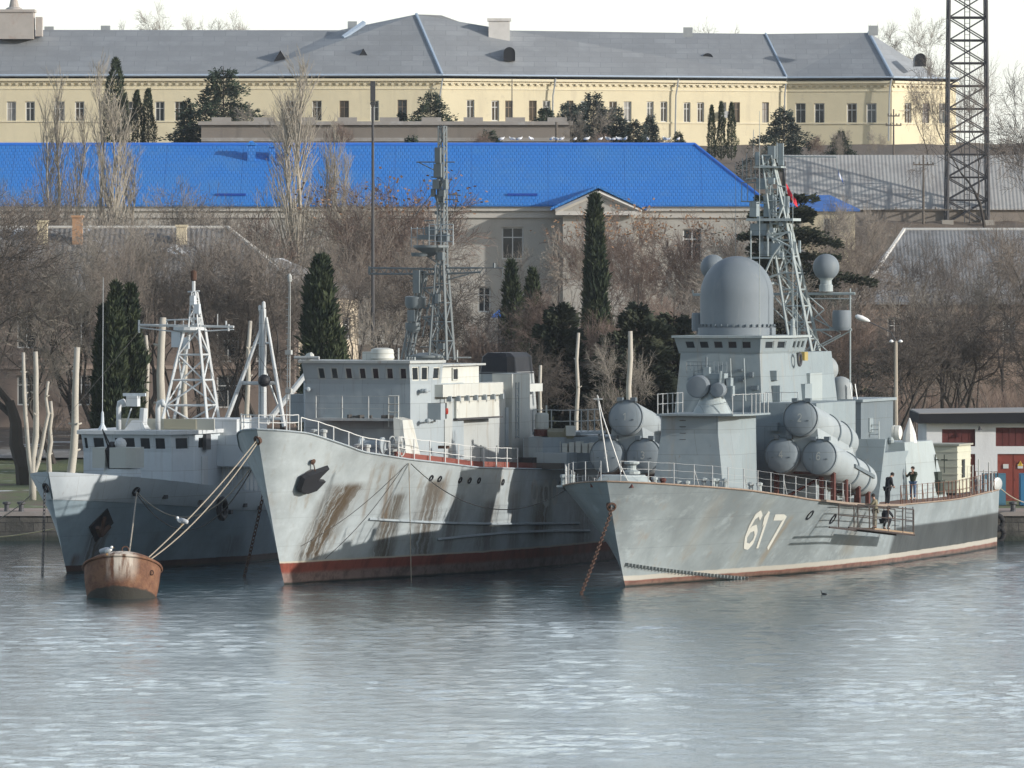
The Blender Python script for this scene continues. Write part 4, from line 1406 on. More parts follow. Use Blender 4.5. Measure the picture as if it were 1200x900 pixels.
for px, Y, yt, Rr, seed, kind, lab, nm in (
        (262, 785, 73, 4.3, 52, 'pine', 'big dense dark pine beside the flat-roofed block', 'pine_tree'),
        (505, 800, 104, 3.9, 53, 'pine', 'dark spreading pine at the inner corner of the yellow barracks', 'pine_tree'),
        (471, 802, 128, 1.5, 54, 'pine', 'small dark pine just left of the pine at the barracks corner', 'pine_tree'),
        (572, 765, 148, 4.0, 55, 'pine', 'low dark pine in front of the right end of the flat-roofed block', 'pine_tree'),
        (483, 762, 156, 1.6, 56, 'pine', 'tiny conifer standing against the flat-roofed block wall', 'pine_tree'),
        (640, 775, 120, 3.2, 57, 'pine', 'leftmost conifer of the dark clump before the bright barracks wall', 'pine_tree'),
        (668, 780, 116, 3.4, 58, 'spruce', 'grey-green conifer in the clump, second from its left end', 'spruce_tree'),
        (695, 782, 104, 3.8, 59, 'spruce', 'tallest grey-green conifer in the middle of the clump', 'spruce_tree'),
        (722, 780, 122, 3.2, 60, 'spruce', 'grey-green conifer right of the tallest in the clump', 'spruce_tree'),
        (742, 778, 136, 2.6, 61, 'spruce', 'small conifer at the right end of the grey-green clump', 'spruce_tree'),
        (762, 800, 132, 1.8, 62, 'spruce', 'small lone conifer under the barracks windows, left of the three short cypresses', 'spruce_tree'),
        (918, 770, 120, 3.6, 63, 'spruce', 'large rough evergreen right behind the top of the corvette mast', 'spruce_tree'),
        (795, 800, 152, 2.2, 64, 'pine', 'low round evergreen bush left of the three short cypresses', 'pine_tree'),
        (985, 800, 150, 2.6, 65, 'pine', 'low dark evergreen by the foot of the dim barracks wing', 'pine_tree')):
    H = 8 if Rr > 3 else 6
    T, F = conifer(H, Rr * 1.5, seed, 15, 150 if Rr > 3 else 90, ragged=.35)
    evergreen(nm, lab, px, Y, yt, [('trunk', T, 'bark'), ('crown', F, kind)], H)
# cedars: flat dark tiers behind the corvette mast
for px, Y, yt, Rr, H, seed, lab in ((920, 530, 176, 8.2, 17, 71, 'wide dark cedar with flat tiers behind the corvette mast'),
                                    (748, 498, 322, 3.9, 9, 72, 'low dark cedar spreading behind the white tree stumps'),
                                    (655, 500, 325, 2.6, 8, 73, 'small dark cedar left of the tall straight cypress'),
                                    (790, 500, 340, 3.6, 9, 74, 'shaded cedar left of the large grey radome')):
    T, F = conifer(H, Rr, seed, 19 if Rr > 8 else 13, 520, flat=True, top=.2, droop=.05, ragged=.4)
    evergreen('cedar_tree', lab, px, Y, yt, [('trunk', T, 'bark'), ('crown', F, 'cedar')], H)

# poplars --------------------------------------------------------------------
place('p', 68, 600, 98, 'tall pale poplar at the far left, before the barracks windows', .3, 'pale bare poplars')
place('q', 118, 596, 78, 'tallest left-hand poplar with pale upright stems beside the tall narrow cypress', 1.3, 'pale bare poplars')
place('p', 146, 612, 160, 'short poplar right of the two tall ones on the left', 2.5, 'pale bare poplars')
place('q', 352, 575, 76, 'big pale poplar rising before the flat-roofed block', 4.0, 'pale bare poplars', 1.25)
place('p', 392, 590, 150, 'smaller poplar right of the big pale poplar', 5.0, 'pale bare poplars')

# distant bare trees on the skyline -----------------------------------------
for k, px, yt, lab in (('g', 208, -2, 'leafless treetop above the roof between the stone turret and the hip'), ('g', 255, 8, 'second leafless treetop above the long left roof'),
                       ('c', 866, 18, 'rounded bare treetop over the right barracks roof'), ('g', 1070, 8, 'bare treetop over the hip end next to the lattice tower'), ('g', 128, 22, 'tiny bare treetop just over the left roof')):
    place(k, px, 905, yt, lab, None, 'treetops over the barracks')

# rows of bare trees ----------------------------------------------------------
ROW = [
    ('e', 12, 572, 205, 'hazy grey crown over the far left end of the old house roof'),
    ('c', 128, 580, 205, 'hazy brown crown before the blue roof below the poplars'),
    ('e', 205, 578, 202, 'hazy grey crown before the blue roof right of the short poplar'),
    ('c', 262, 582, 212, 'hazy brown crown before the blue roof left of the roof vents'),
    ('e', 420, 575, 205, 'hazy grey crown before the blue roof left of the tall slim pole'),
    ('r', 492, 578, 205, 'reddish crown before the blue roof beside the tall ship mast'),
    ('e', 870, 578, 240, 'grey crown at the hipped end of the blue roof'),
    ('e', 1050, 600, 250, 'grey crown above the left end of the big grey roof'),
    ('g', 690, 762, 118, 'pale bare tree rising out of the conifer clump'),
    ('r', 400, 762, 138, 'reddish scrub before the flat-roofed block'),
    ('g', 340, 765, 128, 'pale scrub tree before the flat-roofed block left of the big poplar'),
    ('r', 560, 762, 150, 'reddish scrub before the right end of the flat-roofed block'),
    ('e', 62, 505, 262, 'grey bare tree between the forked tree and the cypress trio'),
    ('e', 118, 515, 240, 'grey bare tree standing behind the cypress trio'),
    ('e', 160, 518, 232, 'grey bare tree just right of the cypress trio top'),
    ('a', 210, 522, 250, 'grey brown tree before the upper windows of the old house'),
    ('e', 262, 520, 244, 'grey bare tree left of the tripod derrick top'),
    ('e', 310, 516, 250, 'grey bare tree below the sloping roof end of the old house'),
    ('c', 352, 522, 280, 'dark bare tree tucked behind the shaggy cypress'),
    ('e', 498, 520, 262, 'grey bare tree crossing the yard of the tall ship mast'),
    ('a', 432, 522, 250, 'brown bare tree around the tall slim pole'),
    ('e', 845, 520, 290, 'grey bare tree between large radome and corvette mast'),
    ('e', 925, 515, 300, 'grey bare tree behind the lower corvette mast'),
    ('e', 985, 512, 330, 'grey bare tree behind the yard end of the corvette'),
    ('e', 1075, 508, 318, 'grey bare tree right of the street lamp crown'),
    ('e', 1150, 512, 312, 'grey bare tree rising over the right boathouse roof'),
    # kind, px, Y, ytop, label
    ('d', 30, 487, 215, 'large dark tree with twisting fork at the left edge'),
    ('a', -14, 500, 232, 'dark bare tree half outside the left edge'),
    ('c', 92, 520, 246, 'bare tree before the old house, left of the cypress trio'),
    ('b', 190, 505, 258, 'bare tree right behind the lattice mast of the patrol vessel'),
    ('a', 238, 512, 236, 'bare tree rising behind the top of the patrol vessel mast'),
    ('c', 285, 508, 262, 'bare tree behind the tripod derrick'),
    ('a', 60, 560, 190, 'hazy bare tree over the old house roof at far left'),
    ('c', 175, 575, 214, 'hazy bare tree before the blue roof, left part'),
    ('b', 232, 580, 222, 'hazy bare tree under the blue roof between two poplar groups'),
    ('r', 298, 570, 236, 'reddish bare tree under the blue roof vents'),
    ('a', 330, 510, 268, 'dark bare tree left of the shaggy cypress'),
    ('b', 402, 514, 258, 'dark bare tree between the shaggy cypress and the tall slim pole'),
    ('s', 455, 545, 196, 'bare tree with a few orange leaves left of the tall ship mast'),
    ('d', 480, 505, 296, 'dark bare tree behind the base of the tall ship mast'),
    ('g', 548, 515, 330, 'dark bare tree before the grey wall with the white window'),
    ('r', 572, 500, 372, 'low reddish tree above the black funnel top'),
    ('g', 425, 500, 345, 'low grey tree behind the wheelhouse roof of the middle ship'),
    ('r', 640, 520, 330, 'reddish bare tree right of the funnel'),
    ('r', 690, 505, 352, 'reddish bare tree behind the leaning white bow pole'),
    ('d', 660, 490, 398, 'low dark bare tree behind the stern of the middle ship'),
    ('g', 740, 492, 388, 'low bare tree behind the left launch tubes'),
    ('s', 735, 575, 240, 'dense russet tree right of the tall straight cypress'),
    ('s', 780, 580, 232, 'dense russet tree under the right part of the blue roof'),
    ('s', 828, 585, 246, 'dense russet tree left of the corvette mast'),
    ('g', 655, 575, 262, 'thin bare tree in front of the gabled bay'),
    ('r', 715, 500, 372, 'reddish low tree behind the uppermost left launch tube'),
    ('r', 770, 510, 338, 'reddish tree directly left of the large radome'),
    ('c', 815, 515, 318, 'dark bare tree hidden behind the large radome'),
    ('b', 905, 540, 262, 'bare tree behind the middle of the corvette mast'),
    ('c', 955, 545, 246, 'bare tree with open fork above the ball radome'),
    ('a', 1000, 530, 232, 'tall bare tree between the ball radome and the street lamp'),
    ('r', 1020, 505, 345, 'russet tree directly behind the street lamp'),
    ('r', 965, 500, 372, 'russet tree behind the two small radomes'),
    ('d', 1040, 488, 352, 'dark tree with heavy limbs left of the boathouse'),
    ('d', 1090, 492, 340, 'dark arching tree above the left end of the boathouse'),
    ('d', 1135, 498, 332, 'dark arching tree above the middle of the boathouse roof'),
    ('d', 1180, 490, 338, 'dark spreading tree above the boathouse at the right edge'),
    ('r', 1070, 520, 368, 'russet tree in the second row left of the boathouse'),
    ('r', 1115, 525, 362, 'russet tree in the second row over the boathouse fascia'),
    ('r', 1160, 522, 358, 'russet tree in the second row over the maroon shutters'),
    ('a', 1222, 510, 250, 'tall bare tree just outside the right edge'),
    ('a', 1060, 555, 268, 'thin bare tree before the sloping verge of the big grey roof'),
    ('b', 1120, 560, 262, 'thin bare tree before the middle of the big grey roof'),
    ('a', 1180, 565, 236, 'bare tree before the right end of the big grey roof'),
    ('b', 1158, 680, 40, 'tall dark tree right of the lattice tower'),
    ('a', 1196, 660, 62, 'tall brown tree cut by the right edge beside the lattice tower'),
    ('g', 945, 640, 228, 'small bare tree before the corrugated shed'),
    ('g', 1020, 650, 222, 'scrubby bare tree below the pole before the shed'),
    ('g', 880, 760, 165, 'pale scrub tree left of the rough evergreen'),
    ('r', 700, 745, 152, 'reddish scrub below the grey-green conifer clump'),
    ('r', 770, 750, 158, 'reddish scrub just above the blue ridge, right of the clump'),
    ('g', 990, 775, 148, 'grey scrub tree before the dim barracks wing'),
    ('g', 1030, 780, 150, 'second grey scrub tree before the dim barracks wing'),
    ('r', 950, 770, 156, 'reddish scrub tree at the left foot of the dim wing'),
    ('a', 1088, 785, 92, 'thin brown tree before the far end of the barracks'),
    ('g', 300, 775, 118, 'thin bare tree on the flat-roofed block side of the pine'),
]
for k, px, Y, yt, lab in ROW:
    place(k, px, Y, yt, lab, None, 'bare trees behind the quay' if Y < 560 else 'bare trees on the slope', 1.15 if k in 'rs' else 1.05)

# undergrowth below the trees: nobody could count the stems
def undergrowth():
    rng = random.Random(77)
    mb = MB()
    for i in range(5200):
        Y = rng.uniform(505, 600); px = rng.uniform(-40, 1240)
        if Y < 540 and px < 420: continue
        x = (px - 600) * Y / FP; z = gz(Y)
        h = rng.uniform(1.0, 3.4)
        q = Vector((x, Y, z - .1)); d = Vector((rng.gauss(0, .35), rng.gauss(0, .35), 1)).normalized()
        p1 = q + d * h * .5; d = (d + Vector((rng.gauss(0, .3), rng.gauss(0, .3), .1))).normalized(); p2 = p1 + d * h * .5
        mb.path([q, p1, p2], [.025, .018, .008], 3)
        for _ in range(3):
            t = rng.random(); p = p1.lerp(p2, t); e = (d + Vector((rng.gauss(0, .6), rng.gauss(0, .6), .2))).normalized()
            mb.tube(p, p + e * h * .3, .012, .006, 3, False)
    o = mb.build('undergrowth', M['twig_red']); tag(o, 'brown leafless undergrowth filling the slope between the trees', 'undergrowth', None, 'stuff')


undergrowth()

# pollarded white trunks -------------------------------------------------------
def pollard(name_label, stems, Y, base_px):
    x = (base_px - 600) * Y / FP; z = gz(Y) - .1
    r = thing('pollarded_tree', name_label, 'tree', (x, Y, z), 0, 'pollarded pale trunks')
    mb = MB(); rng = random.Random(base_px)
    for (px, yt, w, fork) in stems:
        top = at(px, yt, Y) - Vector((x, Y, z))
        f = Vector((0, 0, fork)); pts = [Vector((0, 0, 0)), f] if fork > 0 else [Vector((0, 0, 0))]
        n = 6
        for i in range(1, n + 1):
            t = i / n
            b = f.lerp(top, t)
            bx = top.x * (1 - (1 - t) ** 2.2) if fork > 0 else top.x * t
            pts.append(Vector((bx + rng.gauss(0, .05), rng.gauss(0, .05), b.z)))
        rr = [w * (1.1 - .45 * i / (len(pts) - 1)) for i in range(len(pts))]
        mb.path(pts, rr, 8)
        for k in range(5):
            i = rng.randint(2, len(pts) - 2); p = pts[i]; a = rng.uniform(0, 6.28)
            mb.tube(p, p + Vector((math.cos(a) * w * 1.6, math.sin(a) * w * 1.6, .15)), w * .35, w * .2, 6)
    mb.build('trunk', M['pollard'], r, smooth=True)


pollard('pale pollarded tree with three bare prongs on the lawn at far left', [(28, 413, .15, 1.4), (42, 412, .20, 1.4), (56, 447, .13, 1.4)], 468, 38)
pollard('single pale pollarded trunk left of the patrol vessel wheelhouse', [(90, 407, .25, 0)], 466, 83)
pollard('short pale stump trunk far left behind the three-pronged one', [(59, 470, .16, 0)], 490, 58)
pollard('pale thin pollarded trunk touching the cypress trio', [(171, 393, .18, 0)], 485, 170)
pollard('thick pale pollarded trunk seen through the patrol vessel mast', [(190, 372, .30, 0)], 480, 188)
pollard('pale pollarded trunk at the right legs of the patrol vessel mast', [(217, 398, .22, 0)], 482, 215)
pollard('pale pollarded trunk behind the left leg of the tripod derrick', [(293, 376, .17, 0)], 482, 288)
pollard('slim pale pollarded trunk right behind the funnel', [(634, 428, .13, 0)], 470, 632)
pollard('slim pale pollarded trunk above the stern rails of the middle ship', [(677, 390, .14, 0)], 472, 676)
pollard('pale pollarded trunk above the uppermost left launch tube', [(739, 388, .20, 0)], 472, 737)
# ------------------------------------------------------------ ships
class Frame:
    """ship frame: local x = across (towards photo right), y = aft, z = up; origin at the stem waterline"""
    def __init__(s, px, Y, deg):
        s.a = R(deg); s.sa, s.ca = math.sin(s.a), math.cos(s.a)
        s.O = Vector(((px - 600) * Y / FP, Y, 0))
        s.M = Matrix.Translation(s.O) @ Matrix.Rotation(-s.a, 4, 'Z')
        s.Mi = s.M.inverted()

    def loc(s, w): return s.Mi @ Vector(w)

    def at(s, px, py, u):
        """pixel on the cross-ship plane at station u"""
        k = (px - 600) / FP
        v = (k * (s.O.y + u * s.ca) - s.O.x - u * s.sa) / (s.ca + k * s.sa)
        Y = s.O.y + u * s.ca - v * s.sa
        return Vector((v, u, EYE - (py - HY) * Y / FP))

    def atv(s, px, py, v):
        """pixel on the fore-and-aft plane at offset v"""
        k = (px - 600) / FP
        u = (k * (s.O.y - v * s.sa) - s.O.x - v * s.ca) / (s.sa - k * s.ca)
        Y = s.O.y + u * s.ca - v * s.sa
        return Vector((v, u, EYE - (py - HY) * Y / FP))

    def z(s, py, u, v=0):
        Y = s.O.y + u * s.ca - v * s.sa
        return EYE - (py - HY) * Y / FP

    def cast(s, bvh, px, py):
        o = s.Mi @ Vector((0, 0, EYE)); p = s.Mi @ at(px, py, 400.0)
        d = (p - o).normalized()
        h = bvh.ray_cast(o, d, 2000)
        return (h[0], h[1]) if h[0] is not None else (None, None)


def make_hull(sheer, deckb, wlb, ov, L, zbot=-1.2, ns=56, nz=12, p=1.35, kn=None, levels=None):
    """returns MB of closed hull sides and transom + function edge(u)->half breadth"""
    ws = levels or [zb_ for zb_ in ([-.28, -.12, 0.0] + [(i + 1) / nz for i in range(nz)])]
    ts = [(i / ns) ** 1.6 for i in range(ns + 1)]
    rows = []
    for t in ts:
        row = []
        for w in ws:
            ww = max(w, 0)
            u0 = -ov * ww ** .92 if w >= 0 else ov * .5 * (-w)
            u = u0 + t * (L - u0)
            zd = lerp_tab(sheer, u)
            z = w * zd
            bw = lerp_tab(wlb, u - u0); bd = lerp_tab(deckb, u - u0)
            if w < 0: bw *= (1 + w * 1.2)
            b = bw + (bd - bw) * ww ** p
            row.append((b, u, z))
        rows.append(row)
    nw = len(ws); mb = MB()
    vs = [(b, u, z) for row in rows for b, u, z in row] + [(-b, u, z) for row in rows for b, u, z in row]
    o = (ns + 1) * nw
    fs = []
    for i in range(ns):
        for j in range(nw - 1):
            a, b_, c, d = i * nw + j, (i + 1) * nw + j, (i + 1) * nw + j + 1, i * nw + j + 1
            fs.append((a, b_, c, d)); fs.append((o + d, o + c, o + b_, o + a))
    # transom
    for j in range(nw - 1):
        a, d = ns * nw + j, ns * nw + j + 1
        fs.append((a, o + a, o + d, d))
    # bottom
    for i in range(ns):
        a, b_ = i * nw, (i + 1) * nw
        fs.append((a, o + a, o + b_, b_))
    mb.add(vs, fs)
    return mb, rows


def edge_pts(rows, j=-1, side=1, inset=0.0, dz=0.0, skip=0):
    return [Vector((side * max(r[j][0] - inset, 0.0), r[j][1], r[j][2] + dz)) for r in rows[skip:]]


def deck_mesh(rows, dz, mat, parent, name='deck', inset=.04, j=-1):
    P_ = edge_pts(rows, j, 1, inset, dz); S_ = edge_pts(rows, j, -1, inset, dz)
    mb = MB(); vs = P_ + S_; n = len(P_)
    mb.add(vs, [(i, i + 1, n + i + 1, n + i)[::-1] for i in range(n - 1)])
    return mb.build(name, mat, parent)


def interp_edge(rows, u, side=1, j=-1):
    for a, b in zip(rows, rows[1:]):
        if a[j][1] <= u <= b[j][1]:
            t = (u - a[j][1]) / max(b[j][1] - a[j][1], 1e-6)
            return Vector((side * (a[j][0] + (b[j][0] - a[j][0]) * t), u, a[j][2] + (b[j][2] - a[j][2]) * t))
    r = rows[-1][j]
    return Vector((side * r[0], r[1], r[2]))


def railing(pts, h, post=1.3, wires=(1.0, .55), r=.022, rw=.011, mat=None, parent=None, braces=0, name='railing', dz=0.0):
    """stanchions and wires along a polyline"""
    pts = [Vector(p) for p in pts]
    seg = [(b - a).length for a, b in zip(pts, pts[1:])]; tot = sum(seg)
    n = max(1, int(tot / post)); mb = MB(); q = []
    for k in range(n + 1):
        d = tot * k / n; i = 0
        while i < len(seg) - 1 and d > seg[i]: d -= seg[i]; i += 1
        q.append(pts[i].lerp(pts[i + 1], min(d / max(seg[i], 1e-6), 1)))
    U = Vector((0, 0, 1))
    for k, p in enumerate(q):
        mb.tube(p, p + U * h, r, n=5)
        if braces and k % braces == 0 and k < n:
            d = (q[k + 1] - p).normalized()
            mb.tube(p + U * h * .8, p + d * .45, r * .7, n=4)
    for w in wires:
        for a, b in zip(q, q[1:]):
            m = (a + b) / 2 + U * (h * w - .02)
            mb.path([a + U * h * w, m, b + U * h * w], rw if w < 1 or True else r, 4)
    return mb.build(name, mat, parent)


def ship_window_wall(mb, root, A, B, Cc, D, n, pad=.12, t0=.2, t1=.85, gap=.3, depth=.07, frame=.045, wins=None, fm=None, out=None):
    """a band of n real openings in a wall; panes set in frames"""
    ops = wins or [((pad + (1 - 2 * pad) * (i + gap / 2) / n), (pad + (1 - 2 * pad) * (i + 1 - gap / 2) / n), t0, t1) for i in range(n)]
    for q, nn in mb.panel(A, B, Cc, D, ops, depth):
        out.append((q, nn, frame, fm))


def finish_windows(out, root):
    for q, nn, fr, fm in out:
        put_window(root, q, nn, (0, 0), fr, fm or M['white_frame'])


def paint(name, col, rust=(.17, .10, .06), streak=(.30, .27, .22), rough=.62, k=.35):
    """weathered ship paint with faint run-off streaks and plating unevenness"""
    t = NT(name)
    n = t.noise(.7, 6, .65)
    c = t.mix(n, mul(col, .86), mul(col, 1.12))
    g = t.ss(t.noise(1.0, 5, .6, vec=t.mapping((2.2, 2.2, .22))), .54, .74)
    c = t.mix(t.math('MULTIPLY', g, k), c, streak)
    g = t.ss(t.noise(1.0, 6, .7, vec=t.mapping((2.6, 2.6, 1.0), loc=(3, 7, 1))), .64, .74)
    c = t.mix(t.math('MULTIPLY', g, k * 1.3), c, rust)
    x, y, z = t.xyz()
    br = t.t.nodes.new("ShaderNodeTexBrick")
    t.link(t.comb(t.math('ADD', x, t.math('MULTIPLY', y, .9)), z, 0.0), br.inputs["Vector"])
    br.inputs["Scale"].default_value = 1.0; br.inputs["Brick Width"].default_value = 2.3; br.inputs["Row Height"].default_value = 1.25
    br.inputs["Mortar Size"].default_value = .014; br.inputs["Mortar Smooth"].default_value = .4
    br.inputs["Color1"].default_value = (1, 1, 1, 1); br.inputs["Color2"].default_value = (.86, .87, .88, 1); br.inputs["Mortar"].default_value = (.55, .52, .48, 1)
    c = t.mix(.7, c, br.outputs["Color"], 'MULTIPLY')
    dr = t.ss(t.noise(1.0, 6, .7, vec=t.mapping((7, 7, .5), loc=(5, 1, 9))), .62, .72)
    c = t.mix(t.math('MULTIPLY', dr, k * 1.1), c, rust)
    t.bump(t.noise(1.1, 2, .4), .45, .09)
    return t.done(c, rough, 0, .3)


DIG = {
    '0': [[(.5, 1), (.15, .85), (.05, .5), (.15, .15), (.5, 0), (.85, .15), (.95, .5), (.85, .85), (.5, 1), (.3, .95)]],
    '1': [[(.2, .78), (.62, 1), (.62, 0)]],
    '2': [[(.08, .78), (.3, .98), (.7, .98), (.9, .78), (.8, .5), (.1, .02), (.95, .02)]],
    '3': [[(.1, .9), (.5, 1), (.88, .8), (.75, .58), (.45, .52), (.85, .42), (.92, .2), (.5, 0), (.08, .12)]],
    '4': [[(.72, 0), (.72, 1), (.05, .3), (.98, .3)]],
    '5': [[(.9, 1), (.2, 1), (.12, .58), (.6, .62), (.92, .4), (.85, .1), (.45, 0), (.08, .1)]],
    '6': [[(.9, .86), (.62, 1), (.3, .9), (.1, .6), (.06, .3), (.25, .03), (.6, 0), (.88, .15), (.9, .4), (.65, .57), (.3, .52), (.1, .32)]],
    '7': [[(.05, .97), (.97, .97), (.38, 0)]],
}


def ribbon(mb, pts, w, f, sub=4):
    """flat stroke of width w in 2D, mapped by f(x,y)->Vector"""
    P2 = []
    for a, b in zip(pts, pts[1:]):
        for k in range(sub): P2.append(Vector((a[0] + (b[0] - a[0]) * k / sub, a[1] + (b[1] - a[1]) * k / sub)))
    P2.append(Vector(pts[-1]))
    L_, R_ = [], []
    for i, p in enumerate(P2):
        d = (P2[min(i + 1, len(P2) - 1)] - P2[max(i - 1, 0)]).normalized()
        nn = Vector((-d.y, d.x)) * w / 2
        L_.append(f(*(p + nn))); R_.append(f(*(p - nn)))
    vs = []; ok = []
    for a, b in zip(L_, R_): vs += [a, b]
    if any(v is None for v in vs): return
    mb.add(vs, [(2 * i, 2 * i + 1, 2 * i + 3, 2 * i + 2) for i in range(len(P2) - 1)])


def chain(name, label, p0, p1, mat, link=.32, sag=0.0, r=.035):
    p0, p1 = Vector(p0), Vector(p1)
    root = Vector(p1); mb = MB()
    L = (p1 - p0).length; n = int(L / (link * .72)); d = (p1 - p0).normalized()
    a = d.orthogonal().normalized(); b = d.cross(a)
    for i in range(n):
        c = p0.lerp(p1, (i + .5) / n) - Vector((0, 0, sag * 4 * ((i + .5) / n) * (1 - (i + .5) / n)))
        s = a if i % 2 else b
        pts = []
        for k in range(9):
            t = 2 * math.pi * k / 8
            pts.append(c + d * math.cos(t) * link * .5 + s * math.sin(t) * link * .3)
        mb.path(pts, r, 4)
    o = mb.build(name, mat)
    return tag(o, label, 'chain')


def rope(name, label, p0, p1, r=.03, sag=.3, mat=None, n=14, cat='rope', group=None):
    p0, p1 = Vector(p0), Vector(p1)
    pts = [p0.lerp(p1, i / n) - Vector((0, 0, sag * 4 * (i / n) * (1 - i / n))) for i in range(n + 1)]
    o = MB().path(pts, r, 6).build(name, mat or M['rope'])
    return tag(o, label, cat, group)


def hull_material(name, main, boot, line, zboot, zline, low=None, zlow=0, streaks=(), wear=(.30, .25, .19), aft=None, linecol=(.6, .6, .56), lowcol=(.28, .22, .18), rusty=.5, big=.5):
    """bands follow the waterline; streaks: (u0,u1,ztop,zbot,strength)"""
    t = NT(name)
    x, y, z = t.xyz()
    n = t.noise(.35, 6, .65)
    c = t.mix(t.ss(n, .3, .7), mul(main, .80), mul(main, 1.14))
    sm = t.noise(1.0, 5, .7, vec=t.mapping((.5, .9, 1.4), rot=(R(35), 0, 0)))
    c = t.mix(t.math('MULTIPLY', t.ss(sm, .52, .72), big), c, mul(main, 1.45))
    # plate seams
    for zz in (1.9, 3.3, 4.6):
        s = t.math('LESS_THAN', t.math('ABSOLUTE', t.math('SUBTRACT', z, zz)), .018)
        c = t.mix(t.math('MULTIPLY', s, .22), c, mul(main, .45))
    g = t.ss(t.noise(1.0, 6, .65, vec=t.mapping((1.6, 1.6, .14))), .55, .72)
    g = t.math('MULTIPLY', g, t.ss(t.noise(.5, 3, .5), .35, .6))
    c = t.mix(t.math('MULTIPLY', g, rusty), c, wear)
    nn = t.noise(1.0, 6, .75, vec=t.mapping((4.5, 4.5, .30)))
    nf = t.noise(1.6, 4, .6)
    for (u0, u1, zt, zb, st, slant, col) in streaks:
        uu = t.math('ADD', y, t.math('MULTIPLY', t.math('SUBTRACT', z, zt), slant))
        uu = t.math('ADD', uu, t.math('MULTIPLY', t.math('SUBTRACT', nf, .5), (u1 - u0) * .35))
        e = (u1 - u0) * .35
        m = t.math('MULTIPLY', t.ss(uu, u0 - e, u0 + e), t.ssn(uu, u1 - e, u1 + e))
        m = t.math('MULTIPLY', m, t.math('MULTIPLY', t.ssn(z, zt - .3, zt + .1), t.ss(z, zb - .2, zb + .5)))
        sn = t.noise(1.0, 5, .7, vec=t.comb(t.math('MULTIPLY', uu, 4.5), t.math('MULTIPLY', z, .32), u0))
        m = t.math('MULTIPLY', m, t.ss(sn, .30, .56))
        c = t.mix(t.math('MULTIPLY', m, st, clamp=True), c, col)
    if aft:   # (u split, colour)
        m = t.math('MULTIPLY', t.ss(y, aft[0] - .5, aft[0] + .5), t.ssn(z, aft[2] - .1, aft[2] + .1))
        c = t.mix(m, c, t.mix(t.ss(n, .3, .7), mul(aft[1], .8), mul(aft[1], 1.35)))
    wob = t.math('ADD', z, t.math('MULTIPLY', t.math('SUBTRACT', t.noise(.8, 4, .6), .5), .10))
    # boot topping
    bm = t.ssn(wob, zboot - .03, zboot + .03)
    bc = t.mix(t.ss(t.noise(1.0, 6, .7, vec=t.mapping((1, 1, .4))), .4, .66), boot, mul(boot, .55))
    if line:
        lm = t.math('MULTIPLY', t.ssn(wob, zline - .02, zline + .02), .85)
        c = t.mix(lm, c, linecol)
    c = t.mix(bm, c, bc)
    if low is not None:
        lw = t.ssn(wob, zlow - .12, zlow + .12)
        lc = t.mix(t.ss(t.noise(1.3, 6, .8), .4, .62), lowcol, mul(lowcol, .45))
        c = t.mix(t.math('MULTIPLY', lw, .9), c, lc)
    c = t.mix(t.ssn(wob, .02, .14), c, (.02, .022, .018))
    t.bump(t.noise(1.0, 3, .5, vec=t.mapping((.9, .9, .5))), .35, .10)
    return t.done(c, .42, 0, .45)


# ============================================================ missile corvette 617
F1 = Frame(733, 385, 16.9)
corv = thing('missile_corvette', 'grey missile corvette with white number 617 and six big launch tubes', 'warship', F1.O, -F1.a)
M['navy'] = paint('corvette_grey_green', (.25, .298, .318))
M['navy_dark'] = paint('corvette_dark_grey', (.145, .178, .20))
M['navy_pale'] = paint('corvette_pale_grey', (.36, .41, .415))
M['radome'] = simple('radome_grey_blue', (.175, .205, .23), .62, .12, .9, streak=(.22, .24, .25), spec=.25)
M['radome_pale'] = simple('radome_pale_grey', (.28, .31, .32), .6, .08, .8)
M['tube'] = paint('launch_tube_grey', (.33, .37, .385), k=.22)
M['tube_cap'] = paint('launch_tube_lid', (.235, .275, .30), k=.15)
M['redlead'] = simple('red_lead_primer', (.10, .035, .028), .8, .3, 2)
M['rust_rail'] = simple('rusty_rail', (.14, .07, .045), .8, .3, 4)
M['number'] = simple('white_number_paint', (.70, .70, .64), .6, .08, 4)


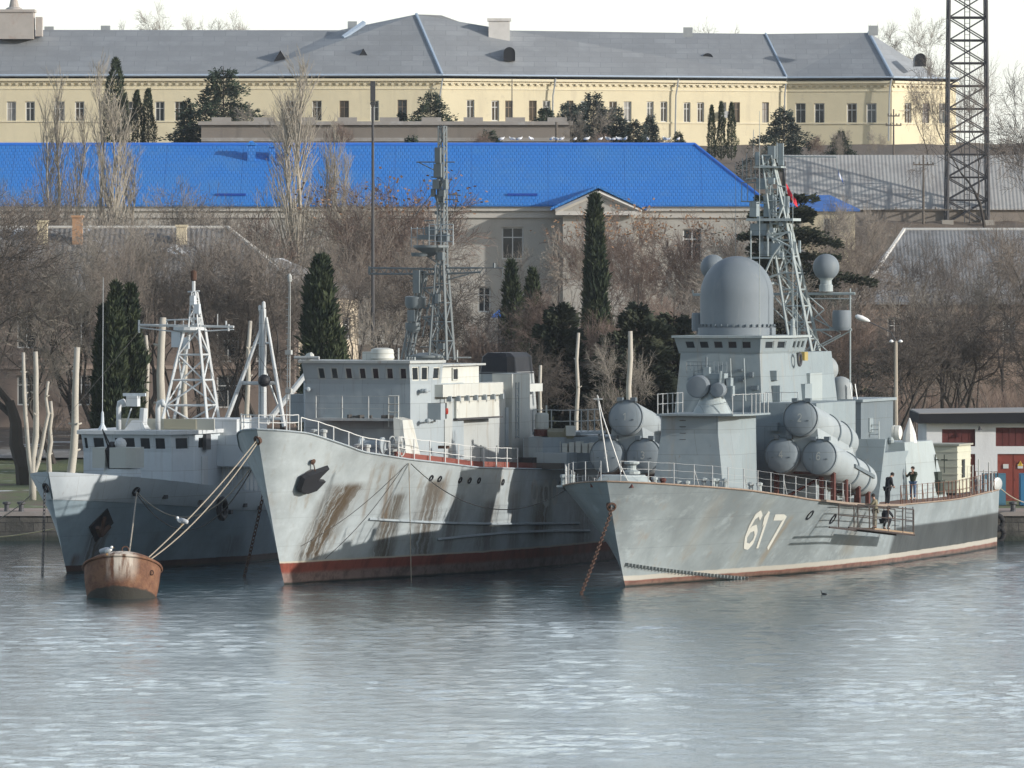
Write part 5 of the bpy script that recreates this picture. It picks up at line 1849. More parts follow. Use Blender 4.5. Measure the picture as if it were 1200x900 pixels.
def corvette():
    F = F1; r = corv
    sheer = [(-3.2, 5.25), (0, 5.0), (5, 4.66), (13, 3.95), (20, 3.5), (29, 3.18), (45, 3.08), (58, 3.22)]
    deckb = [(0, 0.0), (.5, .9), (1.2, 1.6), (2.5, 2.55), (5, 3.7), (9, 4.8), (14, 5.7), (20, 6.2), (44, 6.3), (61, 5.1)]
    wlb = [(0, 0), (4, .85), (10, 2.3), (20, 4.4), (30, 5.3), (48, 5.4), (60, 4.9)]
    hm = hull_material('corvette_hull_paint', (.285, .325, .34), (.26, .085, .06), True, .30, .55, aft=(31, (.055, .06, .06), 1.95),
                       streaks=[(12, 12.6, 3.2, .5, .5, .2, (.32, .24, .14)), (22, 24, 2.6, .6, .35, .3, (.3, .25, .16)), (3, 4, 4.6, 1, .3, .3, (.3, .26, .2)), (8, 9, 4.2, .6, .25, .4, (.34, .32, .24))],
                       low=True, zlow=.26, lowcol=(.20, .13, .10), linecol=(.5, .47, .41), rusty=.5, big=.6)
    mb, rows = make_hull(sheer, deckb, wlb, 3.2, 57.2, p=1.25)
    hull = mb.build('hull', hm, r, autosmooth=True)
    bv = BVHTree.FromPolygons([Vector(v) for v in mb.v], mb.f)
    deckm = simple('rust_red_deck', (.17, .085, .06), .85, .3, .8, dirt=(.28, .24, .2))
    deck_mesh(rows, -.03, deckm, r)
    g = MB()
    for s in (1, -1): g.path(edge_pts(rows, -1, s, -.01, .0), .045, 5)
    g.build('gunwale', simple('gunwale_rusty_edge', (.27, .20, .15), .8, .35, 3), r)
    zd = lambda u: lerp_tab(sheer, u) - .03
    # 617 on the port bow
    nb = MB()

    def hullmap(px0, px1, pyt, pyb, slx, hull_off=.02):
        def f(x, y):
            px = px0 + (px1 - px0) * x + slx * y; py = pyb + (pyt - pyb) * y
            p, n = F.cast(bv, px, py + 0.0)
            return None if p is None else p + n * (hull_off if n.x > 0 else -hull_off)
        return f
    for ch, x0, x1, yt, yb in (('6', 869.5, 882, 601.5, 640.5), ('1', 882.5, 890, 603, 642.5), ('7', 894, 908, 605, 643)):
        f = hullmap(x0, x1, yt, yb, 13)
        for st in DIG[ch]: ribbon(nb, st, .19 if ch != '1' else .34, f, 5)
    nb.build('hull_number', M['number'], r)
    # spray strake with teeth
    sp = MB(); pts = []
    for i in range(46):
        t = i / 45
        px = 733 + t * 180; py = 661 + 19 * t ** .9 + 1.5 * math.sin(t * 3)
        p, n = F.cast(bv, px, py)
        if p is None: continue
        pts.append(p + Vector((abs(n.x), n.y, 0)) * .03)
        sp.cbox(p + Vector((.06, 0, -.03)), .22, .10, .17, 0)
    sp.path(pts, .045, 4); sp.build('spray_strake', M['dark_metal'] if 0 else simple('strake_grey', (.16, .18, .18), .6, .2, 3), r)
    # anchor hawse and chain
    p, n = F.cast(bv, 716.5, 594)
    if p is not None:
        MB().lathe([(.20, -.25), (.25, .04), (.17, .06), (.14, -.2)], p, 14, axis=n).build('hawse_pipe', M['rust'], r)
        hawse = F.M @ (p + n * .15)
    else: hawse = at(716, 592, 384)
    chain('anchor_chain', 'rusty anchor chain hanging from the corvette bow into the water', hawse, at(680, 699, (16 + .1) * FP / (699 - HY)), M['rust'], .26, .1, .027)
    # portholes on hull port side
    for px, py in ((949, 603.5), (976, 608)):
        p, n = F.cast(bv, px, py)
        if p is not None: MB().lathe([(.30, -.05), (.30, .04), (.22, .05), (.21, -.04)], p, 14, axis=n).build('porthole', M['black'], r)
    # bow fittings
    rm = M['galv']
    tip = Vector((0, -3.0, zd(-3)))
    b = MB(); b.prism([(-1.0, -2.3), (1.0, -2.3), (1.5, -.3), (-1.5, -.3)], zd(-1) + .0, zd(-1) + .45, top=[(-.5, -2.0), (.5, -2.0), (1.1, -.4), (-1.1, -.4)])
    b.build('bow_platform', M['navy_pale'], r)
    MB().prism([(-1.05, -2.5), (1.05, -2.5), (1.6, -.2), (-1.6, -.2)], zd(-1) - .12, zd(-1) + .10).build('red_toe_plate', M['redlead'], r)
    j = MB()
    top = F.at(700, 463, -2.2)
    for px, u in ((712.5, -1.2), (728, -2.0)):
        q = F.at(px, 553, u); j.tube(q, top if px < 720 else F.at(706, 487, -2.2), .045, .03, 5)
    j.tube(F.at(706, 487, -2.2), top, .03, n=5); j.box(top.x - .18, top.x + .25, top.y - .03, top.y + .03, top.z - .22, top.z - .16)
    j.build('jackstaff', simple('white_staff_paint', (.62, .62, .60), .5), r)
    cp = MB(); c = F.at(740.5, 566, 1.0)
    cp.lathe([(.42, 0), (.42, .18), (.2, .3), (.2, .5), (.42, .6), (.42, .72), (.22, .8), (.22, 1.0), (.38, 1.1), (.38, 1.2), (.1, 1.25)], (c.x, 1.0, zd(1)), 12)
    cp.build('capstan', M['navy_pale'], r)
    for k, (px, u, s) in enumerate(((762, 5, 1), (772, 6, -1), (800, 8, 1), (830, 5.6, 1), (665, 3.2, 1), (845, 6, 1), (885, 9.0, 1))):
        c = F.at(px, 560, u); z = zd(u); m = MB()
        for d in (-.22, .22): m.lathe([(.13, 0), (.12, .45), (.17, .48), (.17, .6), (.04, .64)], (c.x + d, u, z), 8)
        m.box(c.x - .5, c.x + .5, u - .2, u + .2, z, z + .09); m.build('bollard', M['navy_pale'] if s > 0 else M['redlead'], r)
    # railings: port, starboard
    Pp = edge_pts(rows, -1, 1, .10, 0, 0); Sp = edge_pts(rows, -1, -1, .10, 0, 0)
    cut = lambda P_, a, b_: [p for p in P_ if a <= p.y <= b_]
    railing([Vector((.5, -2.6, zd(-2.6)))] + cut(Pp, -1.5, 20.5), 1.05, 1.45, (1, .66, .33), .028, .008, rm, r, 3)
    railing(cut(Pp, 30.5, 57.3), 1.0, 1.15, (1, .5), .03, .014, M['rust_rail'], r, 4)
    railing([Vector((-.5, -2.6, zd(-2.6)))] + cut(Sp, -1.5, 57), 1.05, 1.45, (1, .66, .33), .028, .008, rm, r, 3)
    railing([Pp[-1], Sp[-1]], 1.0, 1.2, (1, .5), .03, .014, M['rust_rail'], r)

    # ---- forward pedestal with radar director
    u0 = 9.2
    aT, bT = F.at(775.5, 487, u0), F.at(841.5, 487, u0)
    zT = aT.z; zK = F.z(508, u0); zB = zd(10)
    xl, xr = aT.x, bT.x
    dep = 4.2
    mb = MB()
    # upper box then skirt leaning out at the foot
    ch = .55
    mb.prism([(xl, u0), (xr, u0), (xr + ch * 1.5, u0 + ch * 2.0), (xr + ch * 1.5, u0 + dep), (xl - .1, u0 + dep), (xl - .1, u0 + .2)], zK, zT)
    mb.prism([(xl - .35, u0 - .75), (xr + .50, u0 - .75), (xr + ch * 1.6, u0 + ch * 2.2), (xr + ch * 1.6, u0 + dep), (xl - .5, u0 + dep), (xl - .5, u0)], zB, zK,
             top=[(xl, u0), (xr, u0), (xr + ch * 1.5, u0 + ch * 2.0), (xr + ch * 1.5, u0 + dep), (xl - .1, u0 + dep), (xl - .1, u0 + .2)])
    mb.build('forward_deckhouse', M['navy'], r)
    pl = MB(); pl.prism([(xl - .15, u0 - .45), (xr + .9, u0 - .45), (xr + 1.5, u0 + .8), (xr + 1.5, u0 + dep + .3), (xl - .15, u0 + dep + .3)], zT, zT + .09); pl.build('director_platform', M['navy'], r)
    # ladder on its face
    ld = MB(); xm = (xl * .62 + xr * .38)
    for k in range(10): ld.tube((xm - .16, u0 - .07 - (max(0, 6 - k)) * .045 * (zK - zB) / 4, zB + .9 + k * .32), (xm + .16, u0 - .07 - (max(0, 6 - k)) * .045 * (zK - zB) / 4, zB + .9 + k * .32), .018, n=4)
    ld.build('ladder_rungs', M['dark_metal'], r)
    zt = zT + .09
    railing([(xl - .1, u0 + dep, zt), (xl - .1, u0 - .4, zt)], 1.0, .9, (1, .5), .03, .02, rm, r)
    railing([(xr + .85, u0 - .4, zt), (xr + 1.45, u0 + .8, zt), (xr + 1.45, u0 + dep, zt)], 1.0, .7, (1,), .03, .02, rm, r)
    # director
    cx = F.at(835, 465, u0 + 2).x
    cb = MB().lathe([(1.0, 0), (.5, .95), (.42, 1.0), (.42, 1.15)], (cx, u0 + 2, zt), 20); dr = cb.build('radar_director', M['navy_pale'], r, autosmooth=True)
    z1 = zt + 1.05
    b1 = F.at(818.5, 453, u0 + 1.5); b2 = F.at(841.5, 457, u0 + 1.4)
    MB().lathe([(.05, -.32), (.50, -.27), (.58, -.2), (.58, .25), (.5, .8)], b1, 26, axis=(0.0, 1, 0)).build('large_dish', M['radome'], dr, autosmooth=True)
    MB().lathe([(.05, -.25), (.34, -.2), (.37, -.15), (.37, .35), (.3, .7)], b2, 22, axis=(0.0, 1, 0)).build('small_dish', M['radome'], dr, autosmooth=True)
    q = MB(); q.cbox(((b1.x + b2.x) / 2, u0 + 2.1, z1 + .5), 1.5, .7, .9)
    q.cbox((b2.x + .45, u0 + 2, b2.z + .25), .22, .5, .7); q.cbox((b2.x + .62, u0 + 1.9, b2.z - .05), .12, .4, .5)
    q.cbox((b1.x + .35, u0 + 1.9, b1.z + .75), .3, .4, .45); q.cbox((b1.x - .5, u0 + 1.9, b1.z + .55), .3, .3, .5)
    q.tube((b2.x, u0 + 1.7, b2.z + .3), (b2.x + .05, u0 + 1.7, b2.z + .95), .07, n=6)
    q.build('director_yoke', M['navy'], dr)
    an = MB(); A0, A1 = F.at(804, 424, u0 + 2), F.at(851, 424, u0 + 2); hz = .55
    for i in range(11):
        x = A0.x + (A1.x - A0.x) * i / 10; an.tube((x, u0 + 2.1 - .25 * math.sin(i / 10 * 3.14), A0.z), (x, u0 + 2.1 - .1 * math.sin(i / 10 * 3.14), A0.z - hz), .018, n=4)
    for k in range(4):
        z = A0.z - hz * k / 3
        an.path([(A0.x + (A1.x - A0.x) * i / 10, u0 + 2.1 - .25 * math.sin(i / 10 * 3.14) + .04 * k, z - .04 * abs(i - 5) * (k > 1)) for i in range(11)], .018, 4)
    an.tube((cx - .4, u0 + 2.3, z1 + .8), (cx - .4, u0 + 2.3, A0.z + .25), .05, n=5); an.build('lattice_antenna', M['navy_dark'], dr)

    # ---- main superstructure and wheelhouse
    ub = 20.0
    x1, x2 = F.at(798, 400, ub + 1).x, F.at(890.5, 400, ub).x      # front face
    x0 = F.at(797, 400, ub + .6).x
    zr_, zw = F.z(396, ub), F.z(414, ub)
    xs = F.at(927, 400, ub + 2.2).x                               # port side
    xL = -xs + .2
    body = MB()
    zb = zd(ub)
    # body below the windows: tall front leaning slightly, wider at the foot
    e0 = F.at(781, 470, ub - .3).x
    bot = [(e0, ub - .5), (x2 + .42, ub - .5), (xs + .55, ub + 2.0), (xs + .8, ub + 11), (-xs - .6, ub + 11), (-xs - .6, ub + 2.0)]
    top = [(x1 + .25, ub + .05), (x2 - .02, ub + .05), (xs - .15, ub + 2.0), (xs - .15, ub + 11), (-xs + .1, ub + 11), (-xs + .1, ub + 2.0)]
    body.prism(bot, zb, zw, top=top)
    body.build('superstructure', M['navy'], r)
    # window band, leaning out
    wm = MB(); outw = []
    def V(x, u, z): return Vector((x, u, z))
    lo = [V(x1 + .15, ub + .1, zw), V(x2, ub, zw), V(xs - .1, ub + 2.1, zw), V(xs - .1, ub + 5.2, zw)]
    hi = [V(x1 - .05, ub - .12, zr_), V(x2 + .1, ub - .22, zr_), V(xs + .12, ub + 2.0, zr_), V(xs + .12, ub + 5.2, zr_)]
    l2 = [V(-xs + .1, ub + 5.2, zw), V(-xs + .1, ub + 2.1, zw)]; h2 = [V(-xs - .12, ub + 5.2, zr_), V(-xs - .12, ub + 2.0, zr_)]
    ship_window_wall(wm, r, lo[0], lo[1], hi[1], hi[0], 5, .08, .28, .80, .30, out=outw, fm=M['navy'], wins=[(F.at(p, 400, ub).x, F.at(q_, 400, ub).x) for p, q_ in ()] or None)
    ship_window_wall(wm, r, lo[1], lo[2], hi[2], hi[1], 2, .10, .28, .80, .30, out=outw, fm=M['navy'])
    ship_window_wall(wm, r, lo[2], lo[3], hi[3], hi[2], 3, .10, .28, .80, .35, out=outw, fm=M['navy'])
    ship_window_wall(wm, r, l2[1], lo[0], hi[0], h2[1], 3, .10, .28, .80, .35, out=outw, fm=M['navy'])
    ship_window_wall(wm, r, l2[0], l2[1], h2[1], h2[0], 3, .10, .28, .80, .35, out=outw, fm=M['navy'])
    wm.add([lo[3], l2[0], h2[0], hi[3]], [(0, 1, 2, 3)])
    wh = wm.build('wheelhouse', M['navy'], r)
    finish_windows(outw, wh)
    rf = MB(); o = .16
    poly = [(h2[1].x - o, h2[1].y), (hi[0].x - .1, hi[0].y - o), (hi[1].x + .1, hi[1].y - o), (hi[2].x + o, hi[2].y - .1), (hi[3].x + o, hi[3].y + .2), (h2[0].x - o, h2[0].y + .2)]
    rf.prism(poly, zr_, zr_ + .12); rf.build('wheelhouse_roof', M['navy_pale'], r)
    zr2 = zr_ + .12
    # big dome
    ud = ub + 3.6
    c = F.at(863.5, 390, ud); Rd = (F.at(905, 390, ud).x - F.at(822, 390, ud).x) / 2
    ztop = F.z(300, ud); zb2 = zr2
    H = ztop - zb2; prof = [(Rd * 1.06, 0), (Rd * 1.06, .38), (Rd * 1.0, .40), (Rd, .55), (Rd, H * .50)]
    for k in range(1, 13):
        a = math.pi / 2 * k / 12; prof.append((max(Rd * math.cos(a), .01), H * .50 + H * .50 * math.sin(a)))
    dm = MB().lathe(prof, (c.x, ud, zb2), 40).build('radome', M['radome'], r, autosmooth=True)
    fl = MB()
    for k in range(36):
        a = 2 * math.pi * k / 36; fl.cbox((c.x + math.cos(a) * Rd * 1.03, ud + math.sin(a) * Rd * 1.03, zb2 + .5), .10, .10, .12, a)
    fl.build('flange_bolts', M['navy_dark'], dm)
    # items on the wheelhouse roof
    def whip(px, pyb, pyt, u, base=True, rr=.028, zb_=None):
        a = F.at(px, pyb, u); t = F.at(px, pyt, u); m = MB()
        if base: m.lathe([(.20, 0), (.20, .05), (.13, .5), (.11, .55)], a, 10); m.lathe([(.10, .55), (.12, .62), (.12, .85), (.05, .9)], a, 10)
        m.tube(a, t, rr, rr * .5, 5); m.build('whip_antenna', M['navy_pale'], r)
    whip(890, 470, 130, ub + .4); whip(929, 394, 218, ub + 3); whip(934, 394, 335, ub + 3, False)
    fx = random.Random(21)
    for i in range(12):
        px, py = fx.uniform(800, 885), fx.uniform(424, 465)
        if 800 < px < 852 and py < 470: continue
        p = F.at(px, py, ub - .1); MB().cbox(p, fx.uniform(.15, .4), .35, fx.uniform(.1, .3)).build('wall_fitting', M['navy_dark'], r)
    pv_ = MB()
    for px in (856, 872): pv_.tube(F.at(px, 420, ub - .12), F.at(px + 2, 470, ub - .45), .035, n=5)
    pv_.split('wall_pipe', M['navy_pale'], r)
    for (px, py, w, h) in ((905, 440, .6, .5), (911, 462, .4, .9), (870, 500, .7, .5), (907, 500, .5, .4)):
        p = F.at(px, py, ub + (.9 if py < 470 else -2.2)); MB().cbox(p, w, .5, h).build('wall_locker', M['navy'], r)
    bx = MB(); p0, p1 = F.at(812, 362, ub + 4), F.at(823, 388, ub + 4)
    bx.lathe([(.34, 0), (.36, .1), (.36, .85), (.32, .95)], (p0.x + .3, ub + 4, p1.z), 14); bx.tube((p0.x + .3, ub + 4, zr2), (p0.x + .3, ub + 4, p1.z), .1, n=6); bx.build('sensor_drum', M['radome'], r)
    s1 = F.at(835.5, 313, ub + 8); MB().sphere(s1, .66, n=20, m=14).build('ball_radome', M['radome'], r, smooth=True)
    MB().tube((s1.x, s1.y, s1.z - .6), (s1.x, s1.y, zr2 - 1.0), .12, n=8).build('radome_post', M['navy_pale'], r)
    # port deckhouse block with lit chamfer, behind the tubes
    bk = MB()
    a, b_ = F.at(882.5, 472, 18.0), F.at(921, 472, 18.0)
    bk.prism([(a.x, 18), (b_.x + 1.6, 18.0), (b_.x + 1.6, 26), (a.x, 26)], zd(18) + .05, F.z(472, 18)); bk.build('side_deckhouse', M['navy'], r)
    for s in (1,):
        bk = MB(); a, b_ = F.at(930, 437, 25.5), F.at(957, 437, 25.5); bk.prism([(a.x, 25.5), (b_.x - .35, 25.5), (b_.x - .35, 28), (a.x, 28)], zd(25), F.z(437, 25.5)); bk.build('side_deckhouse', M['navy_pale'], r)
        a = F.at(936, 452, 24.6); MB().box(a.x - .4, a.x + .45, 24.2, 25.6, a.z - .9, a.z + .1).build('locker', M['navy'], r)
    railing([F.at(897, 470, 18.4), F.at(935, 470, 18.4)], .45, .6, (1,), .02, .02, rm, r)
    # crates / ammunition locker between pedestal and block
    a = F.at(872, 520, 17.0); MB().box(a.x - .35, a.x + .35, 16.6, 17.6, zd(17), a.z + .25).build('locker', M['navy_dark'], r)
    # lifebuoy and yellow box on the wheelhouse side
    a = F.at(930, 421, ub + 3.2); MB().path([(xs + .25, ub + 3 + .32 * math.cos(t), a.z + .32 * math.sin(t)) for t in [2 * math.pi * k / 14 for k in range(15)]], .07, 6).build('lifebuoy', M['dark_metal'], r)
    a = F.at(935, 418, ub + 4); MB().box(xs + .0, xs + .3, ub + 3.8, ub + 4.5, a.z - .2, a.z + .25).build('signal_locker', simple('signal_yellow', (.36, .28, .09), .6), r)

    # ---- main lattice mast, leaning forward
    mb = MB()
    um = 31.0
    def qd(px0, px1, py, u, d): a, b = F.at(px0, py, u - d), F.at(px1, py, u - d); return [a, b, b + Vector((-.1, 2 * d, 0)), a + Vector((.1, 2 * d, 0))]
    mb.lattice(qd(934, 960, 455, um, 1.1), qd(903, 922, 262, um - 1.5, .55), 10, .085, .045)
    mb.lattice(qd(903, 922, 262, um - 1.5, .55), qd(893, 904, 182, um - 2.0, .3), 6, .06, .032)
    mst = mb.build('lattice_mast', M['navy_pale'], r)
    zz = F.z(262, um - 1.5)
    # platforms and cross trees
    m2 = MB()
    def plate(px0, px1, py, u, d=1.0, th=.12): a, b = F.at(px0, py, u), F.at(px1, py, u); m2.box(a.x, b.x, u - d, u + d, a.z - th, a.z)
    plate(879, 934, 256, um - 1.6, .8, .14); plate(881, 912, 301, um - 1.2, .9, .1); plate(872, 905, 331, um - .8, .9, .1); plate(886, 918, 195, um - 2, .5, .08)
    m2.split('mast_platform', M['navy_pale'], mst)
    m3 = MB()
    def bar(p0, p1, u, rr=.05, u2=None): m3.tube(F.at(*p0, u), F.at(*p1, u if u2 is None else u2), rr, n=5)
    for a, b in (((900, 276), (928, 290)), ((900, 276), (926, 272)), ((900, 276), (900, 300)), ((928, 290), (926, 272)), ((905, 282), (922, 272)), ((893, 328), (922, 318)), ((893, 328), (905, 300)), ((905, 300), (916, 285)), ((880, 270), (880, 392)), ((912, 256), (918, 240))):
        bar(a, b, um - 2.2, .06 if a[0] != 880 else .04)
    # yard with radome and drum
    bar((812, 345.5), (1002, 344), um, .075); bar((812, 344), (812, 340), um, .04)
    bar((935, 387), (998, 386), um, .06); bar((944, 350), (998, 350), um + .8, .03)
    for a, b in (((940, 345), (975, 387)), ((998, 387), (952, 412)), ((960, 387), (975, 395)), ((950, 410), (985, 392)), ((945, 345), (965, 362)), ((952, 372), (985, 390)), ((955, 372), (966, 363)), ((970, 412), (948, 392))):
        bar(a, b, um + .3, .035)
    for a, b in (((930, 360), (958, 400)), ((905, 345), (935, 378)), ((905, 360), (930, 385)), ((905, 330), (935, 345))): bar(a, b, um - .4, .035)
    bar((996.5, 338), (996.5, 448), um, .045)
    sy = MB(); sy.tube(F.at(884, 183, um - 2), F.at(980, 184, um - 2), .035, n=5); sy.build('signal_yard', M['navy_pale'], mst)
    m3.build('yard', M['navy_pale'], mst)
    s2 = F.at(968, 313, um); Rb = .70
    MB().sphere(s2, Rb, n=26, m=18).build('ball_radome', M['radome'], mst, smooth=True)
    MB().lathe([(.36, -1.28), (.36, -.95), (.30, -.9), (.30, -.7), (.46, -.5)], s2, 18).build('radome_pedestal', M['navy_pale'], mst)
    s3 = F.at(986.5, 387, um); MB().lathe([(.40, 0), (.47, .12), (.5, .2), (.5, .95), (.46, 1.05)], s3, 18).build('sensor_drum', M['radome'], mst, autosmooth=True)
    # radar units on the mast
    eq = MB()
    def unit(px0, px1, py0, py1, u, d): a, b = F.at(px0, py0, u), F.at(px1, py1, u); eq.box(a.x, b.x, u - d, u + d, b.z, a.z)
    unit(882, 901, 262, 276, um - 1.6, .5); unit(893, 912, 283, 300, um - .6, .5); unit(897, 908, 228, 254, um - 1.6, .4); unit(914, 924, 230, 250, um - 1.7, .2); unit(905, 914, 285, 298, um - 2, .2)
    unit(929, 932, 283, 298, um - 1.6, .15); unit(936, 938, 282, 296, um - 1.6, .1); unit(901, 909, 171, 186, um - 2, .25); unit(880, 888, 236, 254, um - .6, .3); unit(874, 886, 306, 330, um - .6, .4)
    unit(887, 898, 209, 222, um - 2, .2); unit(912, 918, 168, 194, um - 2, .08); unit(886, 890, 178, 194, um - 2.2, .1)
    eq.split('sensor_box', M['navy'], mst)
    fn = MB()
    for i in range(8):
        a = F.at(870 + i * 5, 210 + (i % 3), um - 2.1); fn.tube(a, a + Vector((0, 0, 1.1 + .3 * (i % 2))), .02, n=4)
    a, b = F.at(868, 236, um - 2), F.at(905, 236, um - 2); fn.tube(a, b, .03, n=4); a, b = F.at(870, 214, um - 2), F.at(912, 214, um - 2); fn.tube(a, b, .03, n=4)
    for px in (869, 876, 884, 890): fn.tube(F.at(px, 214, um - 2), F.at(px, 236, um - 2), .02, n=4)
    for px, t0, t1 in ((862, 192, 345), (941, 345, 500), (905, 345, 190)): fn.tube(F.at(px, t0, um - 2), F.at(px + (8 if px == 941 else 0), t1, um - 2), .012, n=3)
    rg_ = random.Random(9)
    for i in range(26):
        py = rg_.uniform(185, 300); w = 9 + (py - 185) * .07
        px = 899 + (py - 185) * .13 + rg_.uniform(-w * 1.5, w * 1.2)
        p = F.at(px, py, um - 2 + rg_.uniform(-.5, .5)); l = rg_.uniform(.3, 1.1)
        if i % 3 == 0: fn.tube(p, p + Vector((rg_.uniform(-.6, .6), 0, rg_.uniform(-.1, .1))), .035, n=4)
        elif i % 3 == 1: fn.tube(p, p + Vector((0, 0, l)), .03, n=4)
        else: fn.cbox(p, rg_.uniform(.12, .4), .3, rg_.uniform(.12, .45))
    fn.build('aerial_frame', M['navy'], mst)
    # flags
    def flag(p0, dx, dz, wav, mat, name, label, loc_u, n=8, cols=None):
        a = F.M @ F.at(*p0, loc_u); f = MB(); vs = []; m = 5
        for i in range(n + 1):
            for j in range(m + 1):
                s, t = i / n, j / m
                vs.append((s * dx + t * wav * .5, .14 * math.sin(5 * s + 2 * t) - .1 * t, -s * dz - t * .62 * (1 - .3 * s) + .05 * math.sin(7 * s)))
        for i in range(n):
            for j in range(m):
                f.mi = 0 if not cols else cols[j]
                q = i * (m + 1) + j; f.add([vs[q], vs[q + 1], vs[q + m + 2], vs[q + m + 1]], [(0, 1, 2, 3)])
        o = f.build(name, mat); o.location = a; tag(o, label, 'flag')
    flag((921, 215), .52, .85, .2, simple('red_flag_cloth', (.55, .03, .05), .8, .08), 'red_flag', 'red flag hanging from the corvette mast', um - 1.8)
    flag((981, 196), .12, .55, .5, [simple('blue_flag_cloth', (.06, .12, .35), .8), simple('white_flag_cloth', (.68, .70, .72), .8)], 'signal_flag', 'small blue and white flag hanging from the top yard end', um - 2, cols=[0, 1, 1, 0, 0])
    hf = MB(); hf.tube(F.at(980, 184, um - 2), F.at(981, 200, um - 2), .012, n=4); hf.build('halyard', M['navy_pale'], mst)

    # ---- aft: radomes and deckhouses
    ua = 36
    a, b_ = F.at(956, 470, ua), F.at(1009, 470, ua)
    MB().prism([(a.x, ua), (b_.x, ua), (b_.x, ua + 7), (a.x, ua + 7)], zd(ua), F.z(471, ua)).build('aft_deckhouse', M['navy_dark'], r)
    MB().prism([(a.x - .3, ua - .2), (b_.x + .15, ua - .2), (b_.x + .15, ua + 7.2), (a.x - .3, ua + 7.2)], F.z(471, ua), F.z(470, ua) + .1).build('deckhouse_roof', M['navy'], r)
    c = F.at(985.5, 469, ua + 1); rr = .62
    MB().lathe([(rr, 0), (rr, .62), (rr * 1.0, .65)] + [(max(rr * math.cos(math.pi / 2 * k / 8), .01), .65 + rr * math.sin(math.pi / 2 * k / 8)) for k in range(1, 9)], c, 22).build('small_radome', M['radome_pale'], r, autosmooth=True)
    c = F.at(967, 432, ua); MB().lathe([(.68, -.25), (.70, 0), (.64, .28), (.45, .5), (.22, .62), (.01, .66)], c, 24, axis=(.1, -.75, .5)).build('dish_radome', M['radome_pale'], r, autosmooth=True)
    MB().tube((c.x - .2, ua + .3, c.z - .3), (c.x - .2, ua + .6, F.z(470, ua)), .28, n=8).build('dish_pedestal', M['navy'], r)
    fr = MB()
    for py in (447, 456, 464): fr.tube(F.at(962, py, ua + .5), F.at(972, py, ua + .5), .03, n=4)
    for px in (962, 972): fr.tube(F.at(px, 445, ua + .5), F.at(px, 470, ua + .5), .03, n=4)
    fs_ = MB()
    for px in (996, 1002): fs_.tube(F.at(px, 450, ua + .5), F.at(px + 3, 470, ua + .5), .03, n=4)
    fr.build('ladder_frame', rm, r); fs_.split('radome_stay', rm, r)
    ST = MB(); c = F.at(1016, 498, 38); ST.cbox(c, .5, .8, .75); ST.tube(c, c - Vector((0, 0, 1.6)), .12, n=6); ST.build('searchlight', M['navy'], r)
    # stair
    stt = MB()
    for k in range(8): q = F.at(1022, 498 + k * 5.5, 38 - k * .1); stt.cbox(q, .75, .2, .04)
    for px in (1014.5, 1030): stt.tube(F.at(px, 494, 38), F.at(px, 542, 37), .03, n=4)
    stt.build('stairs', M['navy_pale'], r)
    # aft gun house block, lit and sloping
    u2 = 42
    a, b_ = F.at(1021, 519, u2), F.at(1060, 519, u2)
    MB().prism([(a.x - .3, u2 - .3), (F.at(1066, 570, u2).x, u2 - .3), (F.at(1066, 570, u2).x + .6, u2 + 6), (a.x - .3, u2 + 6)], zd(u2), F.z(518, u2), top=[(a.x, u2), (b_.x, u2), (b_.x + .3, u2 + 5), (a.x, u2 + 5)]).build('aft_gun_deckhouse', M['navy_pale'], r)
    lr = MB(); p0, p1 = F.at(1033, 507, u2 + 1), F.at(1056, 507, u2 + 1)
    ax = p1 - p0
    lr.lathe([(.2, 0), (.38, .1), (.40, .35), (.36, .36), (.36, .42), (.40, .43), (.40, .75), (.36, .76), (.36, .82), (.40, .83), (.38, 1.05), (.2, 1.12)], p0, 16, axis=ax); lr.build('life_raft_canister', simple('raft_white', (.62, .62, .58), .5), r, autosmooth=True)
    cv = MB(); c = F.at(1066, 519, u2 + 2); cv.lathe([(.42, 0), (.34, .5), (.16, 1.0), (.03, 1.35)], c, 10); cv.build('canvas_cover', simple('white_canvas', (.66, .66, .64), .8, .12, 3), r)
    gn = MB(); c = F.at(1066, 535, u2 + 5)
    cc = F.at(1050, 530, u2 + 8)
    for px, py in ((1037, 514), (1044, 516)): q = F.at(px, py, u2 - .1); gn.lathe([(.02, -.2), (.15, -.12), (.18, 0), (.12, .13), (.02, .2)], q, 10)
    gn.split('vent_head', M['navy_pale'], r)
    # sloped plate beside tube end
    # ---- launch tubes
    def tube_group(side, specs, pitch=R(-9.5), Lt=9.2):
        for (px, py, dig, uf) in specs:
            c = F.at(px, py, uf)
            rt = .915
            ax = Vector((0, math.cos(pitch), math.sin(pitch)))
            prof = [(rt, 0), (rt, .5), (rt * .99, .55), (rt * .99, 3.2), (rt * 1.0, 3.25), (rt * 1.0, 3.4), (rt * .98, 3.45), (rt * .98, Lt - 1.2), (rt * .93, Lt - .5), (rt * .75, Lt)]
            o = MB().lathe(prof, c, 40, axis=ax, capb=False).build('launch_tube', M['tube'], r, autosmooth=True)
            cap = MB().lathe([(.01, -.16), (rt * .45, -.13), (rt * .8, -.06), (rt * .98, .05), (rt * 1.015, .1), (rt * 1.015, .22)], c, 40, axis=ax).build('lid', M['tube_cap'], o, autosmooth=True)
            for hx in (-.45, .25):
                MB().box(c.x + hx, c.x + hx + .28, c.y - .02, c.y + .3, c.z + rt * .88, c.z + rt * 1.1).build('hinge', M['navy_dark'], o)
            for hx, hz in ((-.42, -.12), (.42, -.12)):
                MB().cbox((c.x + hx, c.y - .12, c.z + hz), .13, .12, .05).build('lid_lug', M['navy_dark'], o)
            nb = MB(); sc_ = .30
            up = Vector((0, -math.sin(pitch), math.cos(pitch)))
